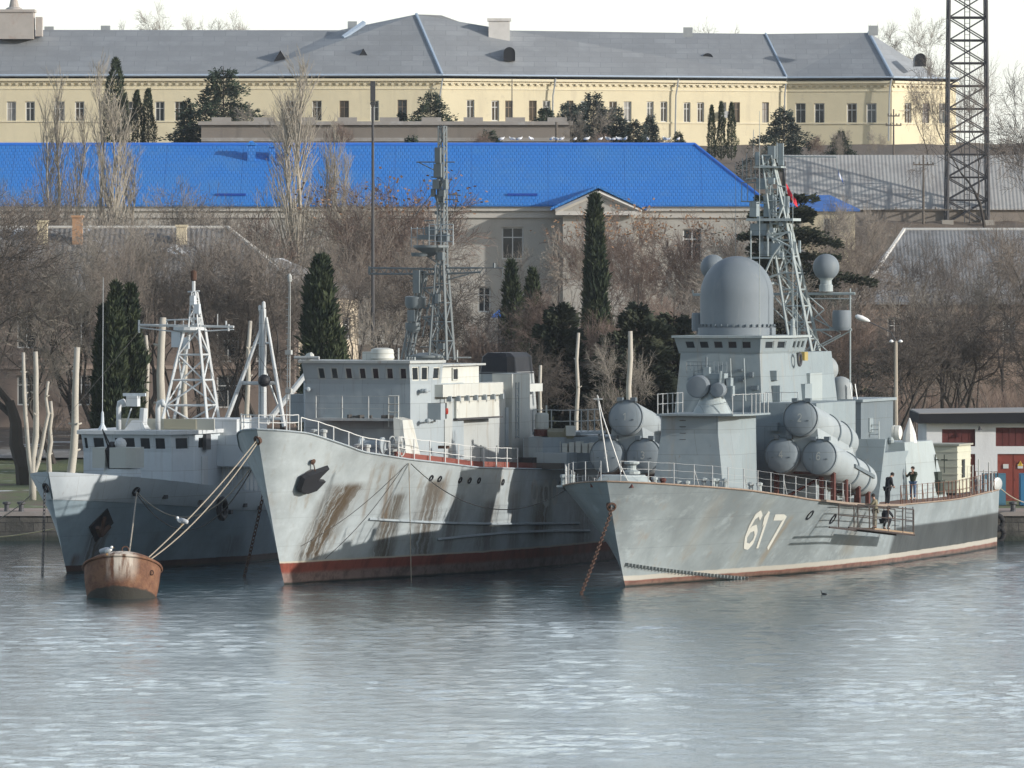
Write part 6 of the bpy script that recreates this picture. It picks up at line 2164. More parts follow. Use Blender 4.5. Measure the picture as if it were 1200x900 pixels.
            def f(x, y, c=c, up=up, ax=ax): return c - ax * .175 + Vector((1, 0, 0)) * (x - .5) * sc_ * .75 + up * (y - .5) * sc_ * 1.25
            for st in DIG[dig]: ribbon(nb, st, .17, f, 3)
            nb.build('tube_number', simple('tube_number_paint_' + dig, (.42, .44, .42), .7), o)
            if dig in '36':
                pass
        # fairing between the tubes and cradle
        cs = [F.at(px, py, uf) for px, py, d, uf in specs]
        cx = sum(c.x for c in cs) / 3; cz = sum(c.z for c in cs) / 3; uf = specs[0][3]
        fa = MB(); dz = 8 * math.sin(pitch)
        y0, y1 = uf + .3, uf + 7.6
        A_ = [(cs[1].x, y0, cs[1].z - .2), (cs[2].x, y0, cs[2].z - .2), (cs[0].x + .75, y0, cs[0].z + .0), (cs[0].x - .75, y0, cs[0].z + .0)]
        B_ = [(x, y1, z + dz * .92) for x, y, z in A_]
        fa.add(A_ + B_, [(0, 1, 2, 3), (7, 6, 5, 4), (0, 4, 5, 1), (1, 5, 6, 2), (2, 6, 7, 3), (3, 7, 4, 0)])
        fa.add([(cs[1].x, y0 + .05, cs[1].z - .8), (cs[2].x, y0 + .05, cs[2].z - .8), (cs[2].x, y0 + .05, cs[2].z - .2), (cs[1].x, y0 + .05, cs[1].z - .2),
                (cs[1].x, y1, cs[1].z - .8 + dz), (cs[2].x, y1, cs[2].z - .8 + dz), (cs[2].x, y1, cs[2].z - .2 + dz), (cs[1].x, y1, cs[1].z - .2 + dz)], [(0, 1, 2, 3), (7, 6, 5, 4), (0, 4, 5, 1)])
        fa.build('tube_fairing', M['tube'], r)
        cr = MB()
        for k, uu in enumerate((uf + .9, uf + 3.4, uf + 6.0, uf + 8.0)):
            zz = cs[1].z - rt_ + math.sin(pitch) * (uu - uf) + .25
            for c in (cs[1].x - .5, cs[2].x - .1, cs[2].x + .5): cr.cbox((c, uu, (zz + zd(uu)) / 2), .2, .3, max(zz - zd(uu), .2))
            cr.cbox(((cs[1].x + cs[2].x) / 2, uu, zz), cs[2].x - cs[1].x + 1.2, .5, .32)
            cr.tube((cs[1].x - .5, uu, zd(uu)), (cs[2].x + .5, uu, zz), .08, n=5)
        cr.build('tube_cradle', M['redlead'], r)
        bd = MB()
        for uu in (uf + 4.6, uf + 6.9):
            for c in cs: bd.lathe([(rt_ * 1.045, -.09), (rt_ * 1.045, .09)], (c.x, uu, c.z + math.tan(pitch) * (uu - uf)), 40, axis=(0, math.cos(pitch), math.sin(pitch)), capb=True, capt=True)
        bd.split('tube_band', M['navy_dark'], r, autosmooth=True)
        # side rail plate on the outer lower tube
        c = cs[2] if side > 0 else cs[1]
        pr = MB(); sx = c.x + side * (rt_ + .03)
        for zof, l0, l1 in ((.05, 3.6, 7.6),):
            pr.add([(sx - .05, uf + l0, c.z + zof - .09 + math.tan(pitch) * l0), (sx + .05, uf + l0, c.z + zof - .09 + math.tan(pitch) * l0), (sx + .05, uf + l0, c.z + zof + .09 + math.tan(pitch) * l0), (sx - .05, uf + l0, c.z + zof + .09 + math.tan(pitch) * l0),
                    (sx - .05, uf + l1, c.z + zof - .09 + math.tan(pitch) * l1), (sx + .05, uf + l1, c.z + zof - .09 + math.tan(pitch) * l1), (sx + .05, uf + l1, c.z + zof + .09 + math.tan(pitch) * l1), (sx - .05, uf + l1, c.z + zof + .09 + math.tan(pitch) * l1)],
                   [(0, 3, 2, 1), (4, 5, 6, 7), (0, 1, 5, 4), (1, 2, 6, 5), (2, 3, 7, 6), (3, 0, 4, 7)])
        pr.build('guide_rail', M['navy_dark'], r)
    rt_ = .915
    tube_group(1, [(938, 490, '2', 16.0), (916, 533, '4', 16.0), (960, 535, '6', 16.0)])
    tube_group(-1, [(733, 489, '1', 16.0), (711, 533.5, '5', 16.0), (754, 534, '3', 16.0)])
    # blast deflector plates behind the tubes
    for s in (1, -1):
        w = MB(); w.hexa([(s * 5.2 - .9, 26.0, zd(26)), (s * 5.2 + .9, 26.0, zd(26)), (s * 5.2 + .9, 26.25, zd(26)), (s * 5.2 - .9, 26.25, zd(26))], [(s * 5.2 - .9, 27.6, zd(26) + 3.4), (s * 5.2 + .9, 27.6, zd(26) + 3.4), (s * 5.2 + .9, 27.85, zd(26) + 3.4), (s * 5.2 - .9, 27.85, zd(26) + 3.4)])
        w.build('blast_deflector', M['navy'], r)
    # long low deckhouse amidships
    MB().prism([(-3.6, 30.5), (3.6, 30.5), (3.6, 43), (-3.6, 43)], zd(36), zd(36) + 2.6).build('midship_deckhouse', M['navy'], r)

    # ---- boarding stage hung on the port side
    sg = MB()
    def sp_(px, py, out=0.0):
        # point in a plane parallel to the side just outside the hull
        return F.atv(px, py, 6.55 + out)
    A0, A1 = sp_(972, 618), sp_(1050, 627)
    for o_ in (0.0, 1.0):
        sg.tube(A0 + Vector((o_, 0, 0)), A1 + Vector((o_, 0, 0)), .05, n=5)
        for px, yt, yb in ((983, 591, 619), (1001, 591, 621.5), (1019, 593, 623), (1036, 594, 624.5), (1049, 597, 626)):
            sg.tube(sp_(px, yb) + Vector((o_, 0, 0)), sp_(px, yt) + Vector((o_, 0, 0)), .032, n=4)
        for d in (0, .45): sg.tube(sp_(983, 591 + d * 28) + Vector((o_, 0, 0)), sp_(1049, 597 + d * 29) + Vector((o_, 0, 0)), .026, n=4)
    sg.build('boarding_stage_frame', simple('stage_rusty_steel', (.06, .045, .04), .8, .3, 4), r)
    fb = MB(); A0, A1 = sp_(1003, 620.5), sp_(1050, 626)
    fb.add([A0, A1, A1 + Vector((1, 0, 0)), A0 + Vector((1, 0, 0)), A0 + Vector((0, 0, .09)), A1 + Vector((0, 0, .09)), A1 + Vector((1, 0, .09)), A0 + Vector((1, 0, .09))], [(0, 3, 2, 1), (4, 5, 6, 7), (0, 1, 5, 4), (1, 2, 6, 5), (2, 3, 7, 6), (3, 0, 4, 7)])
    fb.build('boarding_stage_planks', simple('stage_planks', (.28, .2, .13), .9, .25, 3), r)
    lad = MB()
    for px in (1061.5, 1070): lad.tube(sp_(px, 594, .1), sp_(px, 623, .1), .03, n=4)
    for k in range(6): lad.tube(sp_(1061.5, 596 + k * 5, .1), sp_(1070, 596.5 + k * 5, .1), .022, n=4)
    lad.build('side_ladder', M['dark_metal'], r)
    # depth of overhanging sponson beside the tubes
    ov = MB(); e = [interp_edge(rows, u_, 1) for u_ in (14.5, 18, 22, 26, 30)]
    vs = [Vector((p.x - .2, p.y, p.z - .06)) for p in e] + [Vector((p.x + .35, p.y, p.z - .06)) for p in e] + [Vector((p.x - .2, p.y, p.z + .05)) for p in e] + [Vector((p.x + .35, p.y, p.z + .05)) for p in e]
    k = 5
    fs = []
    for i in range(4): fs += [(i, i + 1, k + i + 1, k + i), (2 * k + i, 3 * k + i, 3 * k + i + 1, 2 * k + i + 1), (k + i, k + i + 1, 3 * k + i + 1, 3 * k + i)]
    fs += [(0, k, 3 * k, 2 * k), (4, 2 * k + 4, 3 * k + 4, k + 4)]
    ov.add(vs, fs); ov.build('side_walkway', simple('walkway_plating', (.25, .2, .16), .8, .3, 2), r)
    # stern gear
    for px, u_ in ((1094, 50), (1130, 54), (1150, 55.5)):
        c = F.at(px, 575, u_); m = MB()
        for d in (-.2, .2): m.lathe([(.12, 0), (.11, .5), (.16, .52), (.16, .64), (.03, .68)], (c.x + d, u_, zd(u_)), 8)
        m.build('bollard', simple('pale_blue_bollard', (.25, .32, .36), .6), r)
    pr = MB()
    for i, (px, h) in enumerate(((1083, 1.4), (1088, 1.7), (1097, 1.5), (1102, 1.2), (1140, 1.6), (1147, 1.9), (1153, 1.3), (1159, 1.7), (1163, 1.2))):
        c = F.at(px, 580, 49 + i * .7); pr.tube((c.x, c.y, zd(50)), (c.x, c.y, zd(50) + h), .04, n=5)
    pr.split('stern_post', M['galv'], r)
    lp = MB(); c = F.at(1168, 567, 56.8); lp.lathe([(.2, -.12), (.36, -.1), (.36, .1), (.2, .12)], c, 14, axis=(1, -.6, 0)); lp.build('cable_reel', M['galv'], r)
    return bv, zd


BV1, ZD1 = corvette()

# cream cabin and its dark machinery on the stern
def stern_cabin():
    F = F1; u = 49.5
    zb = ZD1(50); a, b = F.at(1083, 525, u), F.at(1122, 525, u)
    w = b.x - a.x; h = F.z(522, u) - zb
    wpos = F.M @ Vector((a.x, u, zb))
    r = thing('deck_cabin', 'cream sheet metal cabin standing on the corvette stern deck', 'cabin', wpos, -F.a)
    cm = simple('cream_cabin_paint', (.50, .50, .40), .7, .12, 1, dirt=(.36, .36, .30))
    m = MB(); Ld = 3.1; m.box(0, w, 0, Ld, .12, h)
    for k in range(6): m.box(-.03, w + .03, -.03, Ld + .03, .3 + k * h / 6.6, .36 + k * h / 6.6)
    m.build('cabin_shell', cm, r)
    MB().box(-.12, w + .12, -.12, Ld + .12, h, h + .1).build('cabin_roof', simple('cabin_roof_paint', (.3, .3, .25), .8), r)
    MB().box(w + .035, w + .07, 1.0, 1.5, h * .35, h * .72).build('cabin_window', M['glass'], r)
    MB().box(.1, w - .1, .1, Ld - .1, 0, .12).build('skids', M['dark_metal'], r)
    ax = F.at(1088, 560, u - 3); wp = F.M @ Vector((ax.x - .2, u - 2.6, zb))
    r2 = thing('deck_generator', 'dark green machine with pipe crosses before the cream cabin', 'generator', wp, -F.a)
    gm = simple('dark_green_machine', (.035, .045, .035), .6, .3, 3)
    g = MB(); g.box(-.9, .9, -.5, .6, .15, .9); g.box(-.75, .75, -.4, .5, .9, 1.35)
    for k in range(5): g.box(-.8 + k * .34, -.62 + k * .34, -.56, -.5, .25, .8)
    g.build('machine_body', gm, r2)
    p = MB()
    for x in (0, .5, 1.0): p.tube((x, 0, 1.3), (x, 0, 2.3), .04, n=5); p.tube((x - .18, 0, 2.0), (x + .18, 0, 2.0), .04, n=5)
    p.build('pipe_crosses', gm, r2)


stern_cabin()
# ============================================================ middle ship, weathered white
F2 = Frame(333, 388, 20.0)
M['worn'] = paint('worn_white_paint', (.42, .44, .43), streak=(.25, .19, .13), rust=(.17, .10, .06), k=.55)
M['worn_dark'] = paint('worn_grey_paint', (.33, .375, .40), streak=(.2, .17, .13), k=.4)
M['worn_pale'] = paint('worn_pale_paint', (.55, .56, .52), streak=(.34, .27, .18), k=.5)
M['mast_grey'] = simple('mast_grey_paint', (.15, .175, .185), .55, .12, 2)
M['white_rail'] = simple('white_rail_paint', (.55, .56, .55), .55, .12, 3)


def survey_ship():
    F = F2
    r = thing('survey_ship', 'rust-streaked pale grey naval ship with red waterline and black funnel top', 'ship', F.O, -F.a)
    sheer = [(-3.6, 7.72), (-1.5, 7.5), (.5, 7.0), (2.4, 6.5), (6, 6.08), (14, 5.45), (26, 5.05), (50, 5.0)]
    deckb = [(0, 0.0), (.4, .75), (1, 1.25), (2.5, 2.05), (5, 2.95), (9, 4.0), (14, 4.8), (20, 5.2), (46, 5.3), (56, 4.6)]
    wlb = [(0, 0), (4, .8), (10, 2.4), (18, 4.2), (26, 5.0), (44, 5.1), (54, 4.3)]
    rb = (.10, .075, .05)
    hm = hull_material('survey_hull_paint', (.40, .445, .46), (.24, .065, .045), True, 1.05, 1.13, low=True, zlow=.55, lowcol=(.25, .19, .17),
                       streaks=[(1.6, 3.9, 5.0, .95, 1.0, -.24, rb), (6.0, 7.6, 4.4, .6, .95, .30, (.10, .085, .065)), (8.8, 10.8, 5.0, .5, .85, .35, rb), (12.0, 13.2, 4.2, 1, .6, .3, rb), (15.5, 17.5, 3.8, .9, .6, .2, rb), (19.0, 20.2, 4.2, 1.0, .5, .2, (.14, .10, .07)), (22.0, 24.5, 4.4, 1.4, .85, .1, (.13, .10, .06)), (5.0, 5.5, 5.9, 2.6, .7, .5, (.17, .115, .065)), (3.7, 4.0, 5.8, 3, .5, .4, (.19, .13, .07)), (28, 31, 4.0, .8, .6, .1, (.10, .08, .06)), (10.5, 11.0, 5.5, 3.6, .6, .2, (.17, .11, .06))],
                       linecol=(.5, .45, .36), wear=(.24, .19, .13), rusty=.55, big=.25)
    mb, rows = make_hull(sheer, deckb, wlb, 3.6, 48, p=1.5, nz=14)
    mb.build('hull', hm, r, autosmooth=True)
    bv = BVHTree.FromPolygons([Vector(v) for v in mb.v], mb.f)
    zs = lambda u: lerp_tab(sheer, u)
    deckm = simple('red_deck_paint', (.20, .06, .045), .8, .3, .8, dirt=(.2, .17, .14))
    # fore deck below the bulwark, main deck flush aft
    n0 = next(i for i, q in enumerate(rows) if q[-1][1] > 1.5)
    d = MB(); Pp = edge_pts(rows[:n0 + 1], -2, 1, .06, 0); Sp = edge_pts(rows[:n0 + 1], -2, -1, .06, 0); n = len(Pp)
    d.add(Pp + Sp, [(i, n + i, n + i + 1, i + 1) for i in range(n - 1)]); d.build('foredeck', deckm, r)
    deck_mesh(rows[n0:], -.03, deckm, r, 'deck')
    g = MB()
    for s in (1, -1): g.path(edge_pts(rows, -1, s, -.01, .0), .05, 5)
    g.build('gunwale', M['worn_dark'], r)
    rub = MB()
    for (x0, y0, x1, y1, c) in ((432, 608, 678, 613, 3), (512, 632, 690, 622, -3)):
        pts = []
        for i in range(26):
            t = i / 25; p, nn = F.cast(bv, x0 + (x1 - x0) * t, y0 + (y1 - y0) * t + c * math.sin(t * 3.14))
            if p is not None: pts.append(p + nn * .03)
        rub.path(pts, .075, 5)
    rub.split('rubbing_strake', M['worn_dark'], r)
    # red waterway strip along the deck edge
    e = [q for q in edge_pts(rows, -1, 1, .35, 0) if 5.0 < q.y < 30]
    w = MB()
    for a, b in zip(e, e[1:]): w.hexa([a, a + Vector((.1, 0, 0)), b + Vector((.1, 0, 0)), b], [a + Vector((0, 0, .32)), a + Vector((.1, 0, .32)), b + Vector((.1, 0, .32)), b + Vector((0, 0, .32))])
    w.build('waterway_coaming', deckm, r)
    # anchor in its pocket
    p, nn = F.cast(bv, 362, 564)
    if p is not None:
        up = Vector((0, 0, 1)); tx = nn.cross(up).normalized() * -1
        if (F.M.to_3x3() @ tx).x < 0: tx = -tx
        tz = tx.cross(nn); tz = tz if tz.z > 0 else -tz
        P2 = lambda x, z, o: p + tx * x + tz * z + nn * o
        an = MB()
        sx = 1 / 24.0
        outl = [(-14, -6), (-13, 8), (-8, 12), (14, 21), (7, 10), (4, 4), (14, 3), (6, -10), (-4, -14), (-11, -12)]
        outl = [(x * 1.05 * .9 * sx / .62, z * sx) for x, z in outl]
        m = len(outl)
        an.add([P2(x, z, .10) for x, z in outl] + [P2(x * .9, z * .9, .38) for x, z in outl], [tuple(range(m, 2 * m))] + [(i, (i + 1) % m, m + (i + 1) % m, m + i) for i in range(m)])
        an.build('anchor', M['black'], r)
        pk = MB(); pk.lathe([(.62, -.15), (.66, .06), (.55, .08), (.5, -.1)], p, 16, axis=nn); pk.build('anchor_pocket', M['dark_metal'], r)
        q, qn = F.cast(bv, 365, 540); st = MB(); st.lathe([(.05, 0), (.12, .08), (.16, .14), (.03, .2)], q, 8, axis=qn); st.tube(q + qn * .12, P2(0.1, .5, .2), .03, n=5); st.build('anchor_lashing', M['rust'], r)
    # portholes / scuppers
    for px, py in ((505, 560), (515, 561), (539, 562.5), (550, 563), (561, 563), (589, 565), (657, 566)):
        p, nn = F.cast(bv, px, py)
        if p is not None: MB().lathe([(.17, -.05), (.17, .05), (.11, .06), (.10, -.03)], p, 12, axis=nn).build('porthole', M['black'], r)
    # faded hull number, three worn zeros
    nb = MB()
    for x0, x1, yt, yb in ((622.5, 629.5, 564, 590), (636, 643, 565, 592), (646, 653, 564, 590)):
        def f(x, y, x0=x0, x1=x1, yt=yt, yb=yb):
            p, nn = F.cast(bv, x0 + (x1 - x0) * x, yb + (yt - yb) * y)
            return None if p is None else p + nn * .02
        for st in DIG['0']: ribbon(nb, st, .26, f, 3)
    nb.build('faded_hull_number', simple('faded_number_paint', (.46, .47, .45), .7, .3, 1.5, dirt=(.25, .2, .14)), r)
    # fairlead at the stem
    p, nn = F.cast(bv, 302, 516)
    fair = None
    if p is not None:
        MB().lathe([(.2, -.1), (.24, .06), (.15, .08), (.12, -.05)], p, 12, axis=nn).build('fairlead', M['rust'], r); fair = F.M @ (p + nn * .1)

    # ---------------- bridge block
    ub = 9.8
    wl, wr = F.at(357, 430, ub).x, F.at(480, 430, ub).x
    xs = F.at(503, 430, ub + 1.5).x
    zr_, zw, zmid = F.z(425.5, ub), F.z(450, ub), F.z(452, ub)
    zb = zs(ub) - .05
    uback = ub + 6.5
    body = MB()
    wl2 = F.at(357, 480, ub).x
    foot = [(wl2, ub + .1), (wr, ub + .1), (xs, ub + 1.6), (xs, uback), (-xs, uback), (-xs, ub + 1.4)]
    body.prism(foot, zb, zw); body.build('bridge_deckhouse', M['worn_dark'], r)
    # lit port corner plating slightly proud and paler
    wm = MB(); out = []
    V = lambda x, u, z: Vector((x, u, z))
    l0, l1, l2_, l3 = V(wl2, ub + .1, zw), V(wr, ub + .1, zw), V(xs, ub + 1.6, zw), V(xs, ub + 3.2, zw)
    h0, h1, h2_, h3 = V(wl2 - .1, ub - .2, zr_), V(wr + .05, ub - .2, zr_), V(xs + .12, ub + 1.5, zr_), V(xs + .12, ub + 3.2, zr_)
    n_ = 7
    a_ = lambda px: (F.at(px, 440, ub).x - wl) / (wr - wl)
    wins = []
    for c in (378, 393, 409.5, 425.5, 440.5, 457, 472.5): wins.append((a_(c - 4.6), a_(c + 4.6), .20, .80))
    ship_window_wall(wm, r, l0, l1, h1, h0, 0, out=out, wins=wins, frame=.07, fm=M['worn'])
    ship_window_wall(wm, r, l1, l2_, h2_, h1, 2, .06, .16, .84, .22, out=out, frame=.06, fm=M['worn_pale'])
    ship_window_wall(wm, r, l2_, l3, h3, h2_, 1, .1, .2, .8, .3, out=out, frame=.06, fm=M['worn_pale'])
    k0, k1 = V(-xs, ub + 1.6, zw), V(-xs - .12, ub + 1.4, zr_)
    ship_window_wall(wm, r, k0, l0, h0, k1, 2, .06, .16, .84, .22, out=out, frame=.06, fm=M['worn'])
    kb, kt = V(-xs, uback - 3, zw), V(-xs - .12, uback - 3, zr_)
    wm.add([kb, k0, k1, kt], [(0, 1, 2, 3)])
    wm.add([l3, kb, kt, h3], [(0, 1, 2, 3)])
    wh = wm.build('wheelhouse', M['worn_dark'], r); finish_windows(out, wh)
    o = .15
    rf = MB(); rf.prism([(h0.x - .1, h0.y - o), (h1.x + .1, h1.y - o), (h2_.x + o, h2_.y - .1), (h3.x + o, h3.y), (kt.x - o, kt.y + .1), (k1.x - o, k1.y - .1)], zr_, zr_ + .13); rf.build('wheelhouse_roof', M['worn'], r)
    # after bridge part: lower roof with one window
    a, b = F.at(503, 432, ub + 3.4), F.at(556, 432, ub + 3.4)
    m = MB(); m.prism([(xs - .6, ub + 3.2), (xs - .1, ub + 3.2), (xs - .1, ub + 9), (xs - .6, ub + 9)], zw - 1.0, F.z(430, ub + 4)); m.build('bridge_side', M['worn_pale'], r)
    rr = MB(); z = F.z(429, ub + 4); rr.prism([(-xs + .5, ub + 3.2), (xs + .1, ub + 3.2), (xs + .1, ub + 9.5), (-xs + .5, ub + 9.5)], z, z + .1); rr.build('chart_room_roof', M['worn'], r)
    q = F.atv(532, 439, xs - .1)
    m = MB(); wq = [V(xs - .095, q.y - .35, q.z - .3), V(xs - .095, q.y + .45, q.z - .3), V(xs - .095, q.y + .45, q.z + .35), V(xs - .095, q.y - .35, q.z + .35)]
    put_window(r, [w_ + Vector((.02, 0, 0)) for w_ in wq], (1, 0, 0), (0, 0), .07, M['worn_pale'])
    # box deckhouse under it, long, following the port side
    u1, u2 = uback, 24.0
    MB().prism([(-xs, u1 - .01), (xs - .55, u1 - .01), (xs - .55, u2), (-xs, u2)], zb - .3, F.z(460, 14)).build('main_deckhouse', M['worn'], r)
    # port wing bulwark, white, rounded aft, standing out over the side deck
    zt, zb2 = F.z(450.5, 13, xs), F.z(465, 13, xs)
    wg = MB(); xo = xs + .45
    pa, pb = F.atv(519, 455, xo).y, F.atv(596, 455, xo).y
    wg.prism([(xs - .7, pa), (xo, pa), (xo, pb - .8), (xo - .35, pb - .15), (xo - .9, pb), (xs - .7, pb)], zb2, zt)
    wg.build('bridge_wing', M['worn_pale'], r)
    wb = MB()
    for k in range(7): wb.cbox((xo + .04, pa + .8 + (pb - pa - 2) * k / 6, zb2 - .1), .25, .12, .28)
    wb.split('wing_bracket', M['worn_dark'], r)
    # screen panel below the wing with dark lower lip
    pa2, pb2 = F.atv(536, 480, xs + .2).y, F.atv(586, 480, xs + .2).y
    MB().prism([(xs - .6, pa2), (xs + .15, pa2), (xs + .15, pb2), (xs - .6, pb2)], F.z(491, 13, xs), zb2 - .02).build('side_screen', M['worn_pale'], r)
    MB().prism([(xs - .6, pa2 - .1), (xs + .25, pa2 - .1), (xs + .25, pb2 + .3), (xs - .6, pb2 + .3)], F.z(493, 13, xs), F.z(491, 13, xs) - .01).build('screen_lip', M['dark_metal'], r)
    # vertical trunk and navigation light box
    q = F.atv(524, 480, xs + .1); MB().prism([(xs - .6, q.y - .2), (xs + .05, q.y - .2), (xs + .05, q.y + .9), (xs - .6, q.y + .9)], zb, zb2).build('ventilation_trunk', M['worn'], r)
    q = F.atv(514, 482, xs + .35); b = MB(); b.box(xs - .05, xs + .65, q.y - .5, q.y + .15, q.z - .42, q.z + .42); nl = b.build('navigation_light_screen', M['worn_dark'], r)
    q2 = F.at(526, 481, q.y + .4); MB().box(xs + .2, xs + .6, q.y + .16, q.y + .5, q.z - .38, q.z + .42).build('light_screen_inside', M['black'], nl)
    MB().lathe([(.12, -.15), (.14, 0), (.12, .15)], (xs + .62, q.y + .32, q.z), 10).build('navigation_lamp', simple('lamp_red_glass', (.3, .03, .02), .3), nl)
    # door, panels and streaked fittings on the deckhouse side
    for px, py, w_, h_ in ((541, 497, .3, .55), (594, 500, .35, 2.0), (566, 535, .6, 1.2), (556, 535, .6, 1.2), (583, 540, .15, 1.6)):
        q = F.atv(px, py, xs - .5); MB().box(xs - .56, xs - .47, q.y - w_ / 2, q.y + w_ / 2, q.z - h_ / 2, q.z + h_ / 2).build('hatch', M['worn_dark'] if px in (541, 594) else M['worn'], r)
    # catwalk in front of the bridge
    uc = ub - 1.2
    a, b = F.at(368, 490, uc), F.at(467, 490, uc)
    MB().box(a.x, b.x, uc - .1, ub + .2, a.z - .12, a.z).build('catwalk', M['worn'], r)
    railing([(a.x + .1, uc, a.z), (a.x + 2.9, uc, a.z), (b.x - .2, uc, a.z)], F.z(464, uc) - a.z, 1.3, (1, .45), .032, .02, M['worn'], r)
    jk = MB(); rng = random.Random(4)
    for k in range(9): x = a.x + 1.6 + rng.random() * (b.x - a.x - 2); jk.cbox((x, uc + .4, a.z + .08), rng.uniform(.1, .35), .2, rng.uniform(.08, .22), rng.random())
    jk.split('deck_gear', M['dark_rope'], r)
    ld = MB()
    for px in (455.5, 467): ld.tube(F.at(px, 464, uc), F.at(px, 500, uc), .03, n=4)
    for k in range(3): ld.tube(F.at(455.5, 464 + 9.5 * k, uc), F.at(467.5, 464 + 9.5 * k, uc), .035, n=4)
    ld.build('ladder', M['worn_pale'], r)
    # inclined lit companion hood
    ap, bp = F.at(466, 517, 8.0), F.at(480, 538, 8.0)
    h = MB(); h.hexa([(ap.x, 7.6, zs(8)), (bp.x, 7.6, zs(8)), (bp.x, 9.7, zs(8)), (ap.x, 9.7, zs(8))], [(ap.x - .35, 8.3, F.z(489, 8.3)), (bp.x - .5, 8.3, F.z(492, 8.3)), (bp.x - .5, 9.7, F.z(492, 8.3)), (ap.x - .35, 9.7, F.z(489, 8.3))])
    h.build('companion_hood', M['worn_pale'], r)
    # deck machinery forward: windlass, reels, bollards
    wn = MB(); c = F.at(436, 530, 5.5)
    wn.lathe([(.42, -.6), (.42, -.5), (.25, -.45), (.25, .45), (.42, .5), (.42, .6)], (c.x, 5.5, zs(5) + .55), 14, axis=(1, 0, 0)); wn.box(c.x - .5, c.x + .5, 5.2, 5.9, zs(5) - .2, zs(5) + .35)
    wn.build('windlass', M['worn_dark'], r)
    c = F.at(465, 534, 6.0); rl = MB()
    for s in (-.25, .25): rl.path([(c.x + s, 6 + .5 * math.cos(t), zs(6) + .62 + .5 * math.sin(t)) for t in [2 * math.pi * k / 14 for k in range(15)]], .035, 4)
    rl.tube((c.x - .3, 6, zs(6) + .62), (c.x + .3, 6, zs(6) + .62), .12, n=8)
    for k in range(6): a = math.pi * k / 3; rl.tube((c.x + .25, 6, zs(6) + .62), (c.x + .25, 6 + .5 * math.cos(a), zs(6) + .62 + .5 * math.sin(a)), .02, n=4)
    rl.build('rope_reel', M['worn'], r)
    for px, u_ in ((368, 0), (419, 4), (450, 6.5)):
        c = F.at(px, 520, u_); m = MB(); zz = zs(u_) - .25
        m.lathe([(.16, 0), (.14, .6), (.2, .62), (.2, .75), (.04, .8)], (c.x, u_, zz), 10); m.lathe([(.16, 0), (.14, .6), (.2, .62), (.2, .75), (.04, .8)], (c.x + .5, u_, zz), 10); m.build('bollard', M['worn'], r)
    c = F.at(469, 522, 7); MB().lathe([(.09, 0), (.09, .6), (.25, .75), (.28, .95), (.2, 1.1), (.03, 1.15)], (c.x - .2, 7.2, zs(7)), 12).build('ventilator', M['worn'], r)
    c = F.at(497, 530, 9); MB().cbox((xs + .7, 11.5, zs(11) + .85), .5, .3, .15).build('deck_pipe', M['rust'], r)
    # railings
    wr_ = M['white_rail']
    e = [q for q in edge_pts(rows, -1, 1, .12, 0)]
    railing([q for q in e if -1.8 < q.y < 5.0], .75, 1.1, (1,), .035, .028, wr_, r)
    railing([q for q in e if 5.0 < q.y < 20.5], 1.05, 1.5, (1, .5), .035, .024, wr_, r)
    railing([q for q in edge_pts(rows, -1, -1, .12, 0) if -1.8 < q.y < 46], .9, 1.6, (1, .5), .035, .024, wr_, r)
    bw = [Vector((s * b_, u_, zs(-3))) for s, b_, u_ in ((-1, 1.5, -1.9), (-1, 1.0, -2.7), (0, .2, -3.4), (1, 1.0, -2.7), (1, 1.5, -1.9))]
    railing(bw, .75, .7, (1, .5), .035, .028, wr_, r)
    # whip mast near the bow (lattice pole)
    um = 5.0; m = MB()
    b0, t0 = F.at(337, 512, um), F.at(339.5, 330, um)
    for d in (-.09, .09): m.tube((b0.x + d, um, zs(um)), (t0.x + d * .3, um, t0.z), .035, .022, 5)
    for k in range(26): z = zs(um) + .4 + k * .3; m.tube((b0.x - .09, um, z), (b0.x + .09, um, z), .018, n=4)
    for py in (413, 458): q = F.at(338.5, py, um); m.cbox(q, .3, .25, .22)
    m.lathe([(.1, 0), (.12, .25), (.05, .4)], t0, 8); m.build('signal_mast', M['worn'], r)
    b1 = MB(); q0, q1 = F.at(343, 420, um + 1), F.at(375, 419, um + 3)
    b1.tube(F.at(345, 419, um + 4), F.at(374, 419.5, um + 4), .09, n=6); b1.build('boom_crutch', M['worn'], r)
    # roof gear
    c = F.at(448, 421, ub + 2.2); t = MB(); t.lathe([(.55, 0), (.62, .1), (.58, .3), (.6, .35), (.55, .55), (.3, .62)], (c.x, c.y, zr_ + .13), 18); t.box(c.x - .95, c.x - .3, c.y - .35, c.y + .35, zr_ + .14, zr_ + .55); t.build('direction_finder_housing', M['worn_pale'], r, autosmooth=True)
    t = MB()
    for px in (467, 477, 480, 483, 486, 365, 352): q = F.at(px, 424, ub + 1.5); t.tube((q.x, q.y, zr_ + .1), (q.x, q.y, zr_ + (.75 if px == 467 else .3)), .04, n=5)
    t.split('roof_post', M['worn'], r)
    q = F.at(362, 421, ub + .5); MB().lathe([(.12, -.2), (.2, 0), (.16, .22), (.05, .3)], (q.x, q.y, zr_ + .3), 10, axis=(1, -.3, .4)).build('floodlight', M['worn_pale'], r)
    q = F.at(372, 421, ub + .5)
    # sensors on front wall
    for px, py in ((362, 456), (497, 458), (503, 493), (500, 458)):
        q = F.at(px, py, ub + (.0 if px < 400 else .9)); t = MB(); t.tube(q + Vector((0, .5, 0)), q + Vector((0, -.25, 0)), .05, n=6); t.lathe([(.05, -.2), (.11, -.1), (.12, .1), (.05, .15)], q + Vector((0, -.2, 0)), 8, axis=(1, -.6, 0)); t.build('deck_light', M['worn_dark'], r)
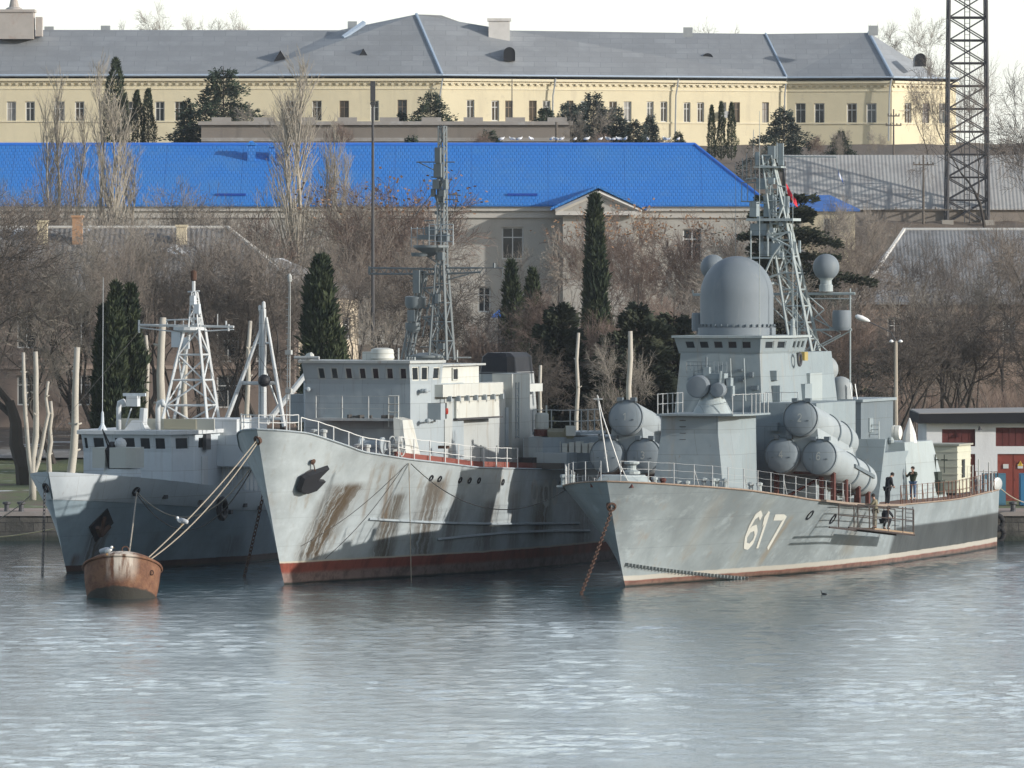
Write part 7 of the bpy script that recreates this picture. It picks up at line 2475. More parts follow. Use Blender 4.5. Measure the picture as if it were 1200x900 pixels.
    # port side box on left (starboard) end
    q = F.at(352, 478, ub + 2.5); MB().box(q.x - .4, q.x + .5, ub + 2, ub + 3, q.z - .7, q.z + .7).build('starboard_light_screen', M['worn_dark'], r)
    q = F.at(352, 440, ub + 3); MB().prism([(-xs - .5, ub + 2.6), (-xs + .1, ub + 2.6), (-xs + .1, ub + 7), (-xs - .5, ub + 7)], zw - .9, zw + .1).build('bridge_wing', M['worn_dark'], r)

    # ---------------- funnel
    uf = 28.0
    a, b = F.at(557, 440, uf), F.at(599, 440, uf)
    zt_, zk, zf = F.z(413.5, uf), F.z(436, uf), zs(uf)
    def fun(x0, x1, u0_, u1_, k=.13):
        w, l = (x1 - x0), (u1_ - u0_)
        return [(x0 + w * k, u0_), (x1 - w * k, u0_), (x1, u0_ + l * k), (x1, u1_ - l * k), (x1 - w * k, u1_), (x0 + w * k, u1_), (x0, u1_ - l * k), (x0, u0_ + l * k)]
    fu = MB(); fu.prism(fun(a.x - .15, b.x + .35, uf, uf + 4.2), zf, zk, top=fun(a.x, b.x, uf + .1, uf + 4.0)); fo = fu.build('funnel', M['worn'], r)
    ft = MB(); q0 = fun(a.x + .02, b.x - .02, uf + .12, uf + 3.95)
    qm = fun(a.x + .12, b.x - .1, uf + .25, uf + 3.9); q1 = fun(a.x + .35, b.x - .35, uf + .5, uf + 3.8)
    ft.prism(q0, zk, zt_ - .22, top=qm, cap=False); ft.prism(qm, zt_ - .22, zt_, top=q1)
    ft.build('funnel_cap', simple('funnel_soot_black', (.018, .019, .024), .65, .5, .8, dirt=(.06, .06, .06)), fo)
    rg = MB(); rg.prism(fun(a.x - .03, b.x + .03, uf + .07, uf + 4.05), zk - .1, zk - .02); rg.build('funnel_band', M['dark_metal'], fo)
    fl = MB(); qq = F.atv(604, 470, xs - .5)
    for d in (0, .42): fl.tube((xs - .46, qq.y + d, F.z(512, uf)), (xs - .46, qq.y + d, F.z(447, uf)), .03, n=4)
    for k in range(8): z = F.z(510 - k * 8, uf); fl.tube((xs - .46, qq.y, z), (xs - .46, qq.y + .42, z), .022, n=4)
    
    fl.build('funnel_ladder', M['worn_dark'], r)
    # casing between deckhouse and funnel, lit on its after corner
    MB().prism([(-2.4, u2 - 4), (xs - 1.0, u2 - 4), (xs - 1.0, u2 + 7), (-2.4, u2 + 7)], F.z(462, 20), F.z(452, 22)).build('engine_casing', M['worn_pale'], r)
    qa = F.atv(600, 500, xs - .5); qb = F.atv(621, 500, xs - .5)
    MB().prism([(xs - 1.6, qa.y), (xs - .5, qa.y), (xs - .5, qb.y), (xs - 1.6, qb.y)], zs(22), F.z(438, 24)).build('lit_casing', M['worn_pale'], r)

    # ---------------- after deckhouse, platform and cabins
    u3 = 24.6
    a4, b4 = F.at(613, 530, u3), F.at(636, 530, u3)
    MB().prism([(a4.x, u3), (b4.x, u3), (b4.x + 2.1, u3 + 3), (b4.x + 2.1, u3 + 8), (a4.x, u3 + 8)], zs(u3), F.z(512, u3)).build('after_deckhouse', M['worn_dark'], r)
    a5, b5 = F.at(625, 535, u3 - .8), F.at(664, 535, u3 - .8)
    MB().prism([(a5.x, u3 - .8), (b5.x, u3 - .8), (b5.x, u3 + .8), (a5.x, u3 + .8)], zs(u3), F.z(530, u3 - .8)).build('deck_locker', M['worn_dark'], r)
    t = MB(); c = F.at(635, 507, u3 + 1.5)
    lp = MB(); lp.lathe([(.42, 0), (.42, .35)], (c.x, u3 + 1.5, F.z(511, u3)), 14); lp.build('red_base', M['redlead'], r)
    lp = MB(); lp.lathe([(.33, 0), (.36, .1), (.36, .75), (.3, .85)], (c.x, u3 + 1.5, F.z(511, u3) + .36), 14); lp.tube((c.x + .25, u3 + 1.5, F.z(495, u3)), (c.x + .25, u3 + 1.5, F.z(475, u3)), .05, n=5); lp.build('white_vent_drum', M['worn_pale'], r)
    # pallets of white upright lockers
    rw_ = MB(); x0 = F.at(636, 528, u3 + 1).x
    for i in range(11):
        x = x0 + i * .37; rw_.box(x, x + .28, u3 + .9, u3 + 1.4, F.z(530, u3), F.z(519, u3) + .05 * (i % 3))
    rw_.split('canister', M['worn_pale'], r)
    c = F.at(678, 520, 28.0); w_ = MB(); w_.box(c.x - .65, c.x - .08, 27.8, 28.8, zs(28), F.z(510, 28)); w_.box(c.x + .0, c.x + .55, 27.8, 28.8, zs(28), F.z(510, 28)); w_.split('white_locker', M['worn_pale'], r)
    # platform with rails
    a6, b6 = F.at(624, 506, u3 + 2), F.at(676, 506, u3 + 2)
    MB().box(a6.x, b6.x + .2, u3 + 2, u3 + 6, a6.z - .15, a6.z).build('after_platform', M['worn_dark'], r)
    st = MB()
    for x in (b6.x - .1, b6.x - 1.4): st.tube((x, u3 + 2.2, zs(u3)), (x, u3 + 2.2, a6.z - .15), .06, n=5); st.tube((x, u3 + 5.8, zs(u3)), (x, u3 + 5.8, a6.z - .15), .06, n=5)
    st.build('platform_legs', M['worn'], r)
    railing([(a6.x, u3 + 2.05, a6.z), (b6.x, u3 + 2.05, a6.z), (b6.x, u3 + 5.8, a6.z)], 1.15, .95, (1, .5), .035, .03, M['worn'], r)
    tp = MB(); c = F.at(656, 508, u3 + 1.5); tp.cbox(c, 1.3, .9, .35, .4, .2); tp.cbox(c + Vector((.55, 0, .1)), .5, .6, .5, .2, .3); tp.build('covered_winch', simple('olive_canvas', (.22, .21, .15), .9, .4, 3), r)
    tp = MB(); c = F.at(669, 505, u3 + 1.3); tp.cbox(c, .5, .5, .5, .3); tp.build('pale_box', M['worn_pale'], r)
    # black box on deck edge
    c = F.at(617, 546, u3 - 1.5); MB().cbox((c.x + .0, c.y, zs(u3) + .35), .9, .6, .6).build('black_crate', M['black'], r)
    c = F.at(640, 548, u3 - 1.5); MB().cbox((c.x + .0, c.y, zs(u3) + .22), 1.8, .6, .3).build('rope_heap', M['dark_rope'], r)

    # ---------------- main lattice mast
    u = 21.0
    mm = M['mast_grey']
    def P(px, py, uu=u): return F.at(px, py, uu)
    mb = MB()
    def quad(x0, x1, py, d): a, b = P(x0, py, u - d), P(x1, py, u - d); return [a, b, b + Vector((0, 2 * d, 0)), a + Vector((0, 2 * d, 0))]
    # lower splayed legs: right pair vertical-ish, left pair leaning
    mb.lattice(quad(503, 524, 422, .55), quad(511, 520, 310, .3), 5, .075, .034)
    for (x0, x1, yt, yb, x2, x3) in ((470, 478, 318, 422, 492, 498),):
        mb.lattice(quad(x0, x1, yb, .3), quad(x2, x3, yt, .2), 5, .06, .03)
    mb.lattice(quad(512, 520, 310, .28), quad(514, 520, 148, .2), 13, .05, .026)
    ms = mb.build('lattice_mast', mm, r)
    m2 = MB()
    def bar(p0, p1, rr=.05, du=0): m2.tube(P(*p0, u + du), P(*p1, u + du), rr, n=5)
    # yard (truss)
    for dz in (0, 7): bar((432, 314 + dz), (510, 315 + dz * .9), .05); bar((524, 314 + dz), (563, 314 + dz * .7), .05)
    for k in range(8): bar((436 + k * 9.5, 314), (441 + k * 9.5, 321), .025); bar((441 + k * 9.5, 321), (445.5 + k * 9.5, 314), .025)
    for k in range(5): bar((526 + k * 8, 314), (530 + k * 8, 320.5), .025); bar((530 + k * 8, 320.5), (534 + k * 8, 314), .025)
    bar((563, 314), (590, 314), .03); bar((589, 314), (589, 326), .02); bar((579, 314), (579, 308), .07); bar((433, 320), (433, 312), .07)
    bar((524, 328), (550, 321), .035); bar((505, 345), (495, 395), .04)
    sy = MB(); sy.tube(P(488, 190), P(533, 190), .03, n=5); sy.tube(P(490, 190), P(510, 200), .03, n=5); sy.build('signal_yard', mm, ms)
    bar((487, 252), (515, 215), .02); bar((521, 234), (537, 234), .025)
    # triangular brackets on the right
    for y in (296, 338, 372):
        bar((495, y), (515, y - 2), .055); bar((495, y), (514, y + 13), .045)
        for k in range(3): bar((500 + k * 5, y), (501 + k * 5, y + 3 + k * 3.5), .028)
    bar((500, 360), (515, 360), .03); bar((500, 360), (500, 370), .03)
    m2.build('yard', mm, ms)
    pl = MB()
    def lath(px, py, prof, n=18): pl.lathe(prof, P(px, py), n)
    lath(505, 290, [(.1, -.45), (.75, -.1), (.92, 0), (.92, .12)])
    lath(494, 296, [(.5, -.2), (.55, -.1), (.55, 0)]); lath(487, 348, [(.45, -.6), (.55, -.4), (.55, 0), (.4, .05)]); lath(484, 378, [(.3, -.5), (.4, -.3), (.4, 0)])
    lath(516, 228, [(.2, -.4), (.3, -.1), (.3, 0)]); lath(500, 420, [(.6, -.1), (.9, .05), (.9, .15), (.3, .3)])
    pl.split('mast_platform', M['mast_grey'], ms, autosmooth=True)
    gc = MB()
    a, b = P(482, 288), P(531, 288)
    for x in (503, 510, 517, 524, 531): gc.tube(P(x, 263, u - .7), P(x, 287, u - .7), .028, n=4)
    for y in (263, 269, 276, 283): gc.tube(P(503, y, u - .7), P(531, y, u - .7), .026, n=4)
    for x in (482, 489, 496): gc.tube(P(x, 266, u - .3), P(x, 290, u - .3), .022, n=4)
    for y in (268, 278): gc.tube(P(482, y, u - .3), P(503, y, u - .3), .02, n=4)
    gc.build('antenna_cage', M['worn_dark'], ms)
    eq = MB()
    for px, py, w, h in ((514, 182, .3, .8), (514, 200, .4, .7), (512, 216, .35, .5), (522, 216, .2, .5), (506, 270, .6, .4), (520, 278, .5, .4), (489, 330, .35, 1.2), (483, 370, .4, .6), (501, 278, .9, .25), (517, 300, .3, .4), (513, 350, .2, .5)):
        eq.cbox(P(px, py, u - .3), w, .4, h)
    rg_ = random.Random(5)
    for i in range(22):
        py = rg_.uniform(165, 410); p = P(516 + rg_.uniform(-9, 8) * (1 if py < 310 else 1.6) - (py > 330) * 8, py, u + rg_.uniform(-.3, .3))
        if i % 2: eq.cbox(p, rg_.uniform(.12, .3), .25, rg_.uniform(.15, .45))
        else: eq.tube(p, p + Vector((rg_.choice((-1, 1)) * rg_.uniform(.3, .9), 0, rg_.uniform(-.05, .1))), .03, n=4)
    eq.split('sensor_box', mm, ms)
    pr = MB()
    for x in (488, 496, 520, 536): pr.tube(P(x, 424, u + 1), P(x, 410, u + 1), .04, n=4)
    pr.tube(P(500, 419, u + 1), P(552, 419, u + 1), .04, n=4); pr.build('roof_rails', M['worn'], r)
    # ropes over the side
    p, nn = F.cast(bv, 477, 546)
    if p is not None:
        w0 = F.M @ (p + nn * .12 + Vector((0, 0, .2)))
        rope('mooring_rope', 'thin vertical rope hanging from deck edge to water on the middle ship', w0, at(477, 690, 0.1 * 0 + (16 - .05) * FP / (690 - HY)) if 0 else Vector((w0.x + .12, w0.y - .15, .0)), .022, 0, M['rope'])
    # lines slung along the hull side
    for (x0, y0), (x1, y1), nm in (((477, 543), (352, 640), 'a'), ((474, 545), (380, 655), 'b')):
        pts = []
        for i in range(14):
            t = i / 13; p, nn = F.cast(bv, x0 + (x1 - x0) * t, y0 + (y1 - y0) * t + 8 * math.sin(3.14 * t))
            if p is not None: pts.append(p + nn * .03)
        if len(pts) > 2: MB().path(pts, .012, 4).build('hanging_line', M['dark_rope'], r)
    return bv, zs, fair


BV2, ZS2, FAIR2 = survey_ship()

# ============================================================ small patrol vessel on the left
F3 = Frame(78, 402, 18.0)
M['pale'] = paint('pale_grey_ship_paint', (.58, .63, .66), streak=(.34, .33, .3), k=.25)
M['pale_white'] = paint('off_white_ship_paint', (.60, .62, .62), streak=(.42, .38, .3), k=.2)


def patrol_vessel():
    F = F3
    r = thing('patrol_vessel', 'small pale grey naval vessel with twin gun and white lattice mast', 'warship', F.O, -F.a)
    sheer = [(-2.6, 5.20), (2, 4.85), (8, 4.35), (14, 3.85), (22, 3.55), (42, 3.4)]
    deckb = [(0, 0), (.4, .6), (1, 1.1), (2.5, 1.95), (5, 2.9), (9, 3.9), (14, 4.5), (20, 4.7), (44, 4.4)]
    wlb = [(0, 0), (4, .9), (10, 2.6), (16, 3.9), (24, 4.3), (42, 3.8)]
    hm = hull_material('patrol_hull_paint', (.27, .345, .39), (.10, .055, .045), False, .38, .4, streaks=[(1.2, 2.6, 2.3, .2, .9, 0, (.09, .06, .045)), (.2, .9, 1.0, .1, .9, 0, (.12, .08, .06)), (6, 7, 2.0, .3, .3, .2, (.1, .1, .09)), (13, 15, 1.6, .3, .4, .2, (.1, .09, .08))], rusty=.3, wear=(.16, .15, .13), big=.2)
    mb, rows = make_hull(sheer, deckb, wlb, 2.6, 42, p=1.4)
    mb.build('hull', hm, r, autosmooth=True)
    bv = BVHTree.FromPolygons([Vector(v) for v in mb.v], mb.f)
    zs = lambda u: lerp_tab(sheer, u)
    # raised paler bulwark strake above the knuckle, proud of the hull
    for s in (1, -1):
        bw = MB(); vs = []
        for q in rows:
            top = q[-1]; lo = q[-4]
            vs += [(s * (top[0] + .03), top[1] - .01, top[2] + .04), (s * (lo[0] + .05), lo[1] - .02, lo[2]), (s * (lo[0] + .0), lo[1] - .0, lo[2] - .06), (s * max(top[0] - .08, 0), top[1] + .02, top[2] + .04)]
        n = len(rows); fs = []
        for i in range(n - 1):
            a, b = 4 * i, 4 * (i + 1)
            f_ = [(a, b, b + 1, a + 1), (a + 1, b + 1, b + 2, a + 2), (a + 3, b + 3, b, a)]
            fs += f_ if s < 0 else [g[::-1] for g in f_]
        bw.add(vs, fs); bw.build('bulwark', M['pale'], r, autosmooth=True)
    deck_mesh(rows, 0, simple('grey_deck', (.20, .20, .20), .8), r, 'deck', .08, -3)
    # hawse with anchor
    p, nn = F.cast(bv, 118, 615)
    if p is not None:
        tx = Vector((0, 0, 1)).cross(nn).normalized(); tz = nn.cross(tx)
        q = [p + tx * a + tz * b for a, b in ((-.95, -.1), (0, -.95), (.95, .1), (0, .95))]
        b = MB(); b.add([c - nn * .2 for c in q] + [c + nn * .07 for c in q], [(0, 1, 5, 4), (1, 2, 6, 5), (2, 3, 7, 6), (3, 0, 4, 7), (4, 5, 6, 7)]); b.build('anchor_recess', M['black'], r)
        a = MB(); a.tube(p + tx * -.1 + tz * .5 + nn * .14, p + tz * -.45 + nn * .18, .1, n=6); a.tube(p + tx * -.5 + tz * -.05 + nn * .2, p + tz * -.5 + nn * .2, .12, .16, 6); a.tube(p + tx * .5 + tz * .0 + nn * .2, p + tz * -.5 + nn * .2, .12, .16, 6)
        a.build('anchor', M['rust'], r)
    ft = []
    for px, py in ((55, 571), (158, 575)):
        p, nn = F.cast(bv, px, py)
        if p is not None: MB().lathe([(.22, -.1), (.27, .12), (.17, .14), (.14, -.05)], p, 12, axis=nn).build('fairlead', M['black'], r); ft.append(F.M @ (p + nn * .15))
    for px, py in ((192, 582), (285, 592), (302, 595), (315, 597), (233, 588), (268, 600)):
        p, nn = F.cast(bv, px, py)
        if p is not None: MB().cbox(p + nn * .03, .3, .3, .2).build('freeing_port', M['dark_metal'], r)
    p, nn = F.cast(bv, 254, 594)
    if p is not None: MB().path([p + Vector((.3, .5 * math.cos(t), .5 * math.sin(t) - .1)) for t in [2 * math.pi * k / 14 for k in range(15)]], .16, 7).build('fender_tyre', M['black'], r, smooth=True)

    # wheelhouse
    ub = 8.6
    a, b = F.at(97, 520, ub), F.at(207.5, 520, ub); c = F.at(224, 520, ub + 1.5)
    zr_, zw, zf = F.z(509, ub), F.z(530, ub), zs(ub) - .7
    xw = c.x
    V = lambda x, u, z: Vector((x, u, z))
    bd = MB(); bd.prism([(a.x, ub + .1), (b.x - .35, ub + .1), (xw, ub + 1.8), (xw, ub + 7.2), (-xw, ub + 7.2), (-xw, ub + 1.8)][0:6], zf, zw); bd.build('deckhouse', M['pale'], r)
    wm = MB(); out = []
    L0, L1, L2, L3 = V(a.x, ub + .1, zw), V(b.x - .35, ub + .1, zw), V(xw, ub + 1.8, zw), V(xw, ub + 5, zw)
    H0, H1, H2, H3 = V(a.x - .05, ub - .12, zr_), V(b.x - .32, ub - .15, zr_), V(xw + .06, ub + 1.7, zr_), V(xw + .06, ub + 5, zr_)
    K0, K1 = V(-xw, ub + 1.8, zw), V(-xw - .05, ub + 1.8, zr_)
    J0, J1 = V(-xw, ub + 7.2, zw), V(-xw - .05, ub + 7.2, zr_)
    fx = lambda px: (F.at(px, 520, ub).x - a.x) / (L1.x - a.x)
    wins = [(max(fx(l), .01), min(fx(h), .99), .14, .84) for l, h in ((98.5, 104), (109, 123), (134, 159), (163.5, 176.5), (181, 194))]
    ship_window_wall(wm, r, L0, L1, H1, H0, 0, out=out, wins=wins, frame=.05, fm=M['pale'])
    ship_window_wall(wm, r, L1, L2, H2, H1, 1, .12, .14, .84, .2, out=out, frame=.05, fm=M['pale'])
    ship_window_wall(wm, r, L2, L3, H3, H2, 1, .12, .16, .82, .3, out=out, frame=.05, fm=M['pale'])
    ship_window_wall(wm, r, K0, L0, H0, K1, 1, .2, .14, .84, .3, out=out, frame=.05, fm=M['pale'])
    wm.add([L3, V(xw, ub + 7.2, zw), V(xw + .06, ub + 7.2, zr_), H3], [(0, 1, 2, 3)]); wm.add([V(xw, ub + 7.2, zw), J0, J1, V(xw + .06, ub + 7.2, zr_)], [(0, 1, 2, 3)]); wm.add([J0, K0, K1, J1], [(0, 1, 2, 3)])
    wh = wm.build('wheelhouse', M['pale'], r); finish_windows(out, wh)
    rf = MB(); rf.prism([(H0.x - .15, H0.y - .25), (H1.x + .1, H1.y - .25), (H2.x + .2, H2.y - .1), (H2.x + .2, ub + 7.3), (-xw - .2, ub + 7.3), (-xw - .2, ub + 1.7)], zr_, zr_ + .2)
    rf.build('wheelhouse_roof', M['pale_white'], r)
    dr = F.atv(240, 535, xw)
    MB().box(xw + .002, xw + .05, ub + 3.0, ub + 3.9, zf + .2, zf + 2.1).build('door', M['pale_white'], r)
    for px in (240,):
        q = F.atv(238, 518, xw); MB().box(xw + .05, xw + .25, q.y - .2, q.y + .5, q.z - .4, q.z + .4).build('side_lamp', M['dark_metal'], r)
    zt = zr_ + .2
    # canvas dodger on top and rails
    uu = ub + 2.4
    a1, b1 = F.at(138, 498, uu), F.at(251, 498, uu)
    MB().box(a1.x, b1.x, uu, uu + .08, zt, F.z(490.5, uu)).build('canvas_dodger', simple('cream_canvas', (.50, .49, .42), .8, .08, 1), r)
    MB().box(a1.x + 2.6, b1.x - 1, uu - .05, uu - .005, zt + .05, F.z(491, uu)).build('dodger_panel', simple('ochre_canvas', (.40, .37, .27), .8, .08, 1), r)
    for px in (139, 185):
        q = F.at(px, 490, uu - .3); v = MB(); x = q.x; v.path([(x, uu - .3, zt), (x, uu - .3, F.z(478, uu)), (x + .05, uu - .3, F.z(472, uu)), (x + .3, uu - .45, F.z(470, uu)), (x + .42, uu - .6, F.z(475, uu))], .14, 8); v.build('cowl_vent', M['pale_white'], r, smooth=True)
    # radar on pedestal
    q = F.at(158, 500, uu - .8); rd = MB()
    rd.hexa([(q.x - .45, uu - 1.2, zt), (q.x + .75, uu - 1.2, zt), (q.x + .75, uu - .4, zt), (q.x - .45, uu - .4, zt)], [(q.x - .1, uu - 1, zt + .5), (q.x + .45, uu - 1, zt + .5), (q.x + .45, uu - .6, zt + .5), (q.x - .1, uu - .6, zt + .5)])
    rd.tube((q.x + .45, uu - .8, zt + .3), (q.x + .5, uu - .8, F.z(478, uu)), .22, .2, 8); rd.tube((q.x - .5, uu - .8, zt + .2), (q.x - .2, uu - .8, F.z(478, uu)), .04, n=4)
    rd.cbox(F.at(156, 470, uu - .8), .62, .45, .55); rp = rd.build('radar_pedestal', M['pale_white'], r)
    MB().cbox(F.at(157.5, 462.5, uu - .8), 1.25, .15, .16).build('radar_scanner', M['pale'], rp)
    whp = MB(); q = F.at(120, 500, ub + .5); whp.lathe([(.28, 0), (.1, .3), (.07, .9), (.03, 1.0)], (q.x, ub + .5, zt), 8); whp.tube((q.x, ub + .5, zt + .9), F.at(121, 325, ub + .5), .018, .01, 4); whp.build('whip_antenna', M['pale'], r)
    # twin gun
    ug = 3.6; g = thing_part = None
    q = F.at(140, 533, ug); zg = zs(ug) - .9
    gm = M['pale_white']
    MB().lathe([(.95, 0), (.95, F.z(549, ug) - zg)], (q.x, ug + .4, zg), 20).build('gun_ring', M['pale'], r)
    t = MB(); x0, x1 = F.at(113, 530, ug).x, F.at(160.5, 530, ug).x; zl, zh = F.z(548, ug), F.z(524, ug)
    gun = None
    xm0, xm1 = F.at(127.5, 530, ug).x, F.at(133, 530, ug).x
    t.prism([(x0, ug - .6), (xm0, ug - .6), (xm0, ug + 1), (x0, ug + 1)], zl, zh)
    t.prism([(xm1, ug - .6), (x1 - .4, ug - .6), (x1, ug - .2), (x1, ug + 1), (xm1, ug + 1)], zl, zh)
    t.prism([(xm0, ug), (xm1, ug), (xm1, ug + 1), (xm0, ug + 1)], zl, zl + .5)
    gun = t.build('gun_turret', simple('gun_turret_paint', (.43, .45, .42), .6, .1, 2), r)
    b = MB(); xm = (xm0 + xm1) / 2
    for d in (-.1, .1): b.tube((xm + d, ug + .1, zl + .75), F.at(121 + d * 10, 505 + d * 20, ug - 1.0), .05, .03, 6)
    b.cbox((xm, ug + .1, zl + .6), .26, .9, 1.2, 0, .5); b.build('gun_barrels', M['black'], gun)
    t = MB(); q2 = F.at(141, 520, ug + .3); t.lathe([(.2, -.2), (.32, -.1), (.3, .15), (.1, .3)], q2, 10, axis=(.3, -1, .2)); t.cbox(q2 + Vector((.05, 0, -.3)), .3, .3, .5); t.build('gun_sight', M['pale_white'], gun)
    # lattice mast
    um = 17.0
    mb = MB()
    def P(px, py, uu=um): return F.at(px, py, uu)
    def quad(x0, x1, py, d): a, b = P(x0, py, um - d), P(x1, py, um - d); return [a, b, b + Vector((0, 2 * d, 0)), a + Vector((0, 2 * d, 0))]
    mb.lattice(quad(187, 244, 505, .95), quad(216, 233, 386, .5), 4, .085, .05)
    mb.lattice(quad(221, 232, 383, .4), quad(225, 229, 342, .15), 4, .05, .028)
    mb.tube(P(204, 430), P(216, 388), .06, n=5)
    ms = mb.build('lattice_mast', M['pale_white'], r)
    m = MB()
    def bar(p0, p1, rr=.05, du=0): m.tube(P(*p0, um + du), P(*p1, um + du), rr, n=5)
    bar((164, 381), (274, 383), .07); bar((195, 375), (236, 374), .04); bar((195, 375), (197, 384), .03); bar((164, 384), (216, 390), .035); bar((274, 386), (240, 388), .035)
    tm_ = MB(); tm_.tube(P(227, 343), P(227, 322), .09, n=6); tm_.tube(P(220, 342), P(234, 341), .04, n=4); tm_.build('topmast', M['pale_white'], ms)
    bar((255, 368), (255, 384), .03); bar((265, 376), (265, 384), .05); bar((163, 375), (163, 390), .06); bar((268, 380), (268, 388), .06)
    for x in (205, 215, 225, 236): bar((x, 374), (x, 384), .03)
    bar((233, 372), (236, 384), .08)
    m.build('yard', M['pale_white'], ms)
    pl = MB(); pl.lathe([(.5, -.2), (.85, -.08), (.85, .08)], P(222, 385), 16); pl.build('mast_platform', M['pale_white'], ms)
    lp = MB(); lp.lathe([(.05, 0), (.17, .1), (.17, .55), (.05, .62)], P(227, 330), 10); lp.build('masthead_lamp', M['rust'], ms)
    eq = MB()
    for px, py, w, h in ((207, 398, .5, .8), (218, 402, .3, .6), (226, 352, .25, .5), (231, 362, .3, .5)): eq.cbox(P(px, py, um - .4), w, .3, h)
    eq.split('sensor_box', M['pale'], ms)
    # upper cabin and after structure
    u4 = 14
    a, b = F.at(247, 520, u4), F.at(292, 520, u4)
    MB().prism([(a.x - .6, u4), (b.x, u4), (b.x + .3, u4 + 5), (a.x - .6, u4 + 5)], F.z(546, u4), F.z(510, u4)).build('upper_cabin', M['pale'], r)
    a, b = F.at(222, 495, u4), F.at(275, 495, u4); MB().prism([(a.x - .6, u4 + .3), (b.x, u4 + .3), (b.x, u4 + 5), (a.x - .6, u4 + 5)], F.z(510, u4) + .01, F.z(491, u4)).build('cabin_top', M['pale_white'], r)
    a, b = F.at(250, 560, u4 + .7), F.at(330, 560, u4 + .7)
    MB().prism([(a.x, u4 + .7), (min(b.x, 4.3), u4 + .7), (4.3, u4 + 14), (a.x, u4 + 14)], zs(u4) - .9, F.z(546, u4)).build('after_deckhouse', M['pale_white'], r)
    vb = MB()
    for k in range(12): q = F.at(262 + k * 5, 560, u4 + .5); vb.tube((q.x, u4 + .55, zs(u4)), (q.x, u4 + .55, F.z(546, u4)), .03, n=4)
    vb.build('awning_stanchions', M['pale'], r)
    # tripod derrick with boom and black ball
    ud = 29.0; T = MB()
    def Q(px, py, d=0): return F.at(px, py, ud + d)
    apx = Q(309, 372)
    T.tube(Q(309, 520), Q(309, 362), .17, .13, 8); T.tube(Q(304, 520), Q(305, 364), .07, n=6)
    T.tube(Q(262, 500, -.6), Q(306, 385), .13, .09, 8); T.tube(Q(333, 500, -.6), Q(312, 372), .12, .08, 8)
    T.tube(Q(331, 490, 2), Q(309, 430), .06, n=5)
    T.tube(Q(281, 449), Q(323, 449), .1, n=6); T.tube(Q(297, 402), Q(316, 402), .06, n=5); T.tube(Q(297, 490), Q(333, 491), .09, n=6)
    for k in range(12): T.tube(Q(304, 500 - k * 11), Q(309, 500 - k * 11), .025, n=4)
    T.lathe([(.07, 0), (.12, .08), (.1, .35), (.03, .42)], Q(309, 362), 8); T.lathe([(.06, 0), (.1, .08), (.09, .28), (.03, .35)], Q(304.5, 365), 8)
    td = T.build('tripod_derrick', M['pale_white'], r)
    MB().tube(Q(312, 496), Q(362, 434, 1), .17, .15, 10).build('derrick_boom', M['pale_white'], td)
    MB().sphere(Q(309.5, 446, -.5), .34, n=18, m=12).build('signal_ball', M['black'], td, smooth=True)
    wr = MB()
    for a, b in (((309, 365), (315, 496)), ((323, 449), (300, 412)), ((305, 365), (281, 449)), ((325, 385), (332, 492))): wr.tube(Q(*a, -.4), Q(*b, -.4), .014, n=3)
    wr.build('rigging', M['dark_rope'], td)
    # davit boxes
    st = MB()
    for a, b in (((232, 430), (255, 492)), ((232, 400), (262, 470))): st.tube(P(*a), P(*b), .015, n=3)
    st.tube(P(165, 386), F.at(60, 510, 2), .012, n=3); st.build('stays', M['dark_rope'], r)
    return bv, ft


BV3, FT3 = patrol_vessel()


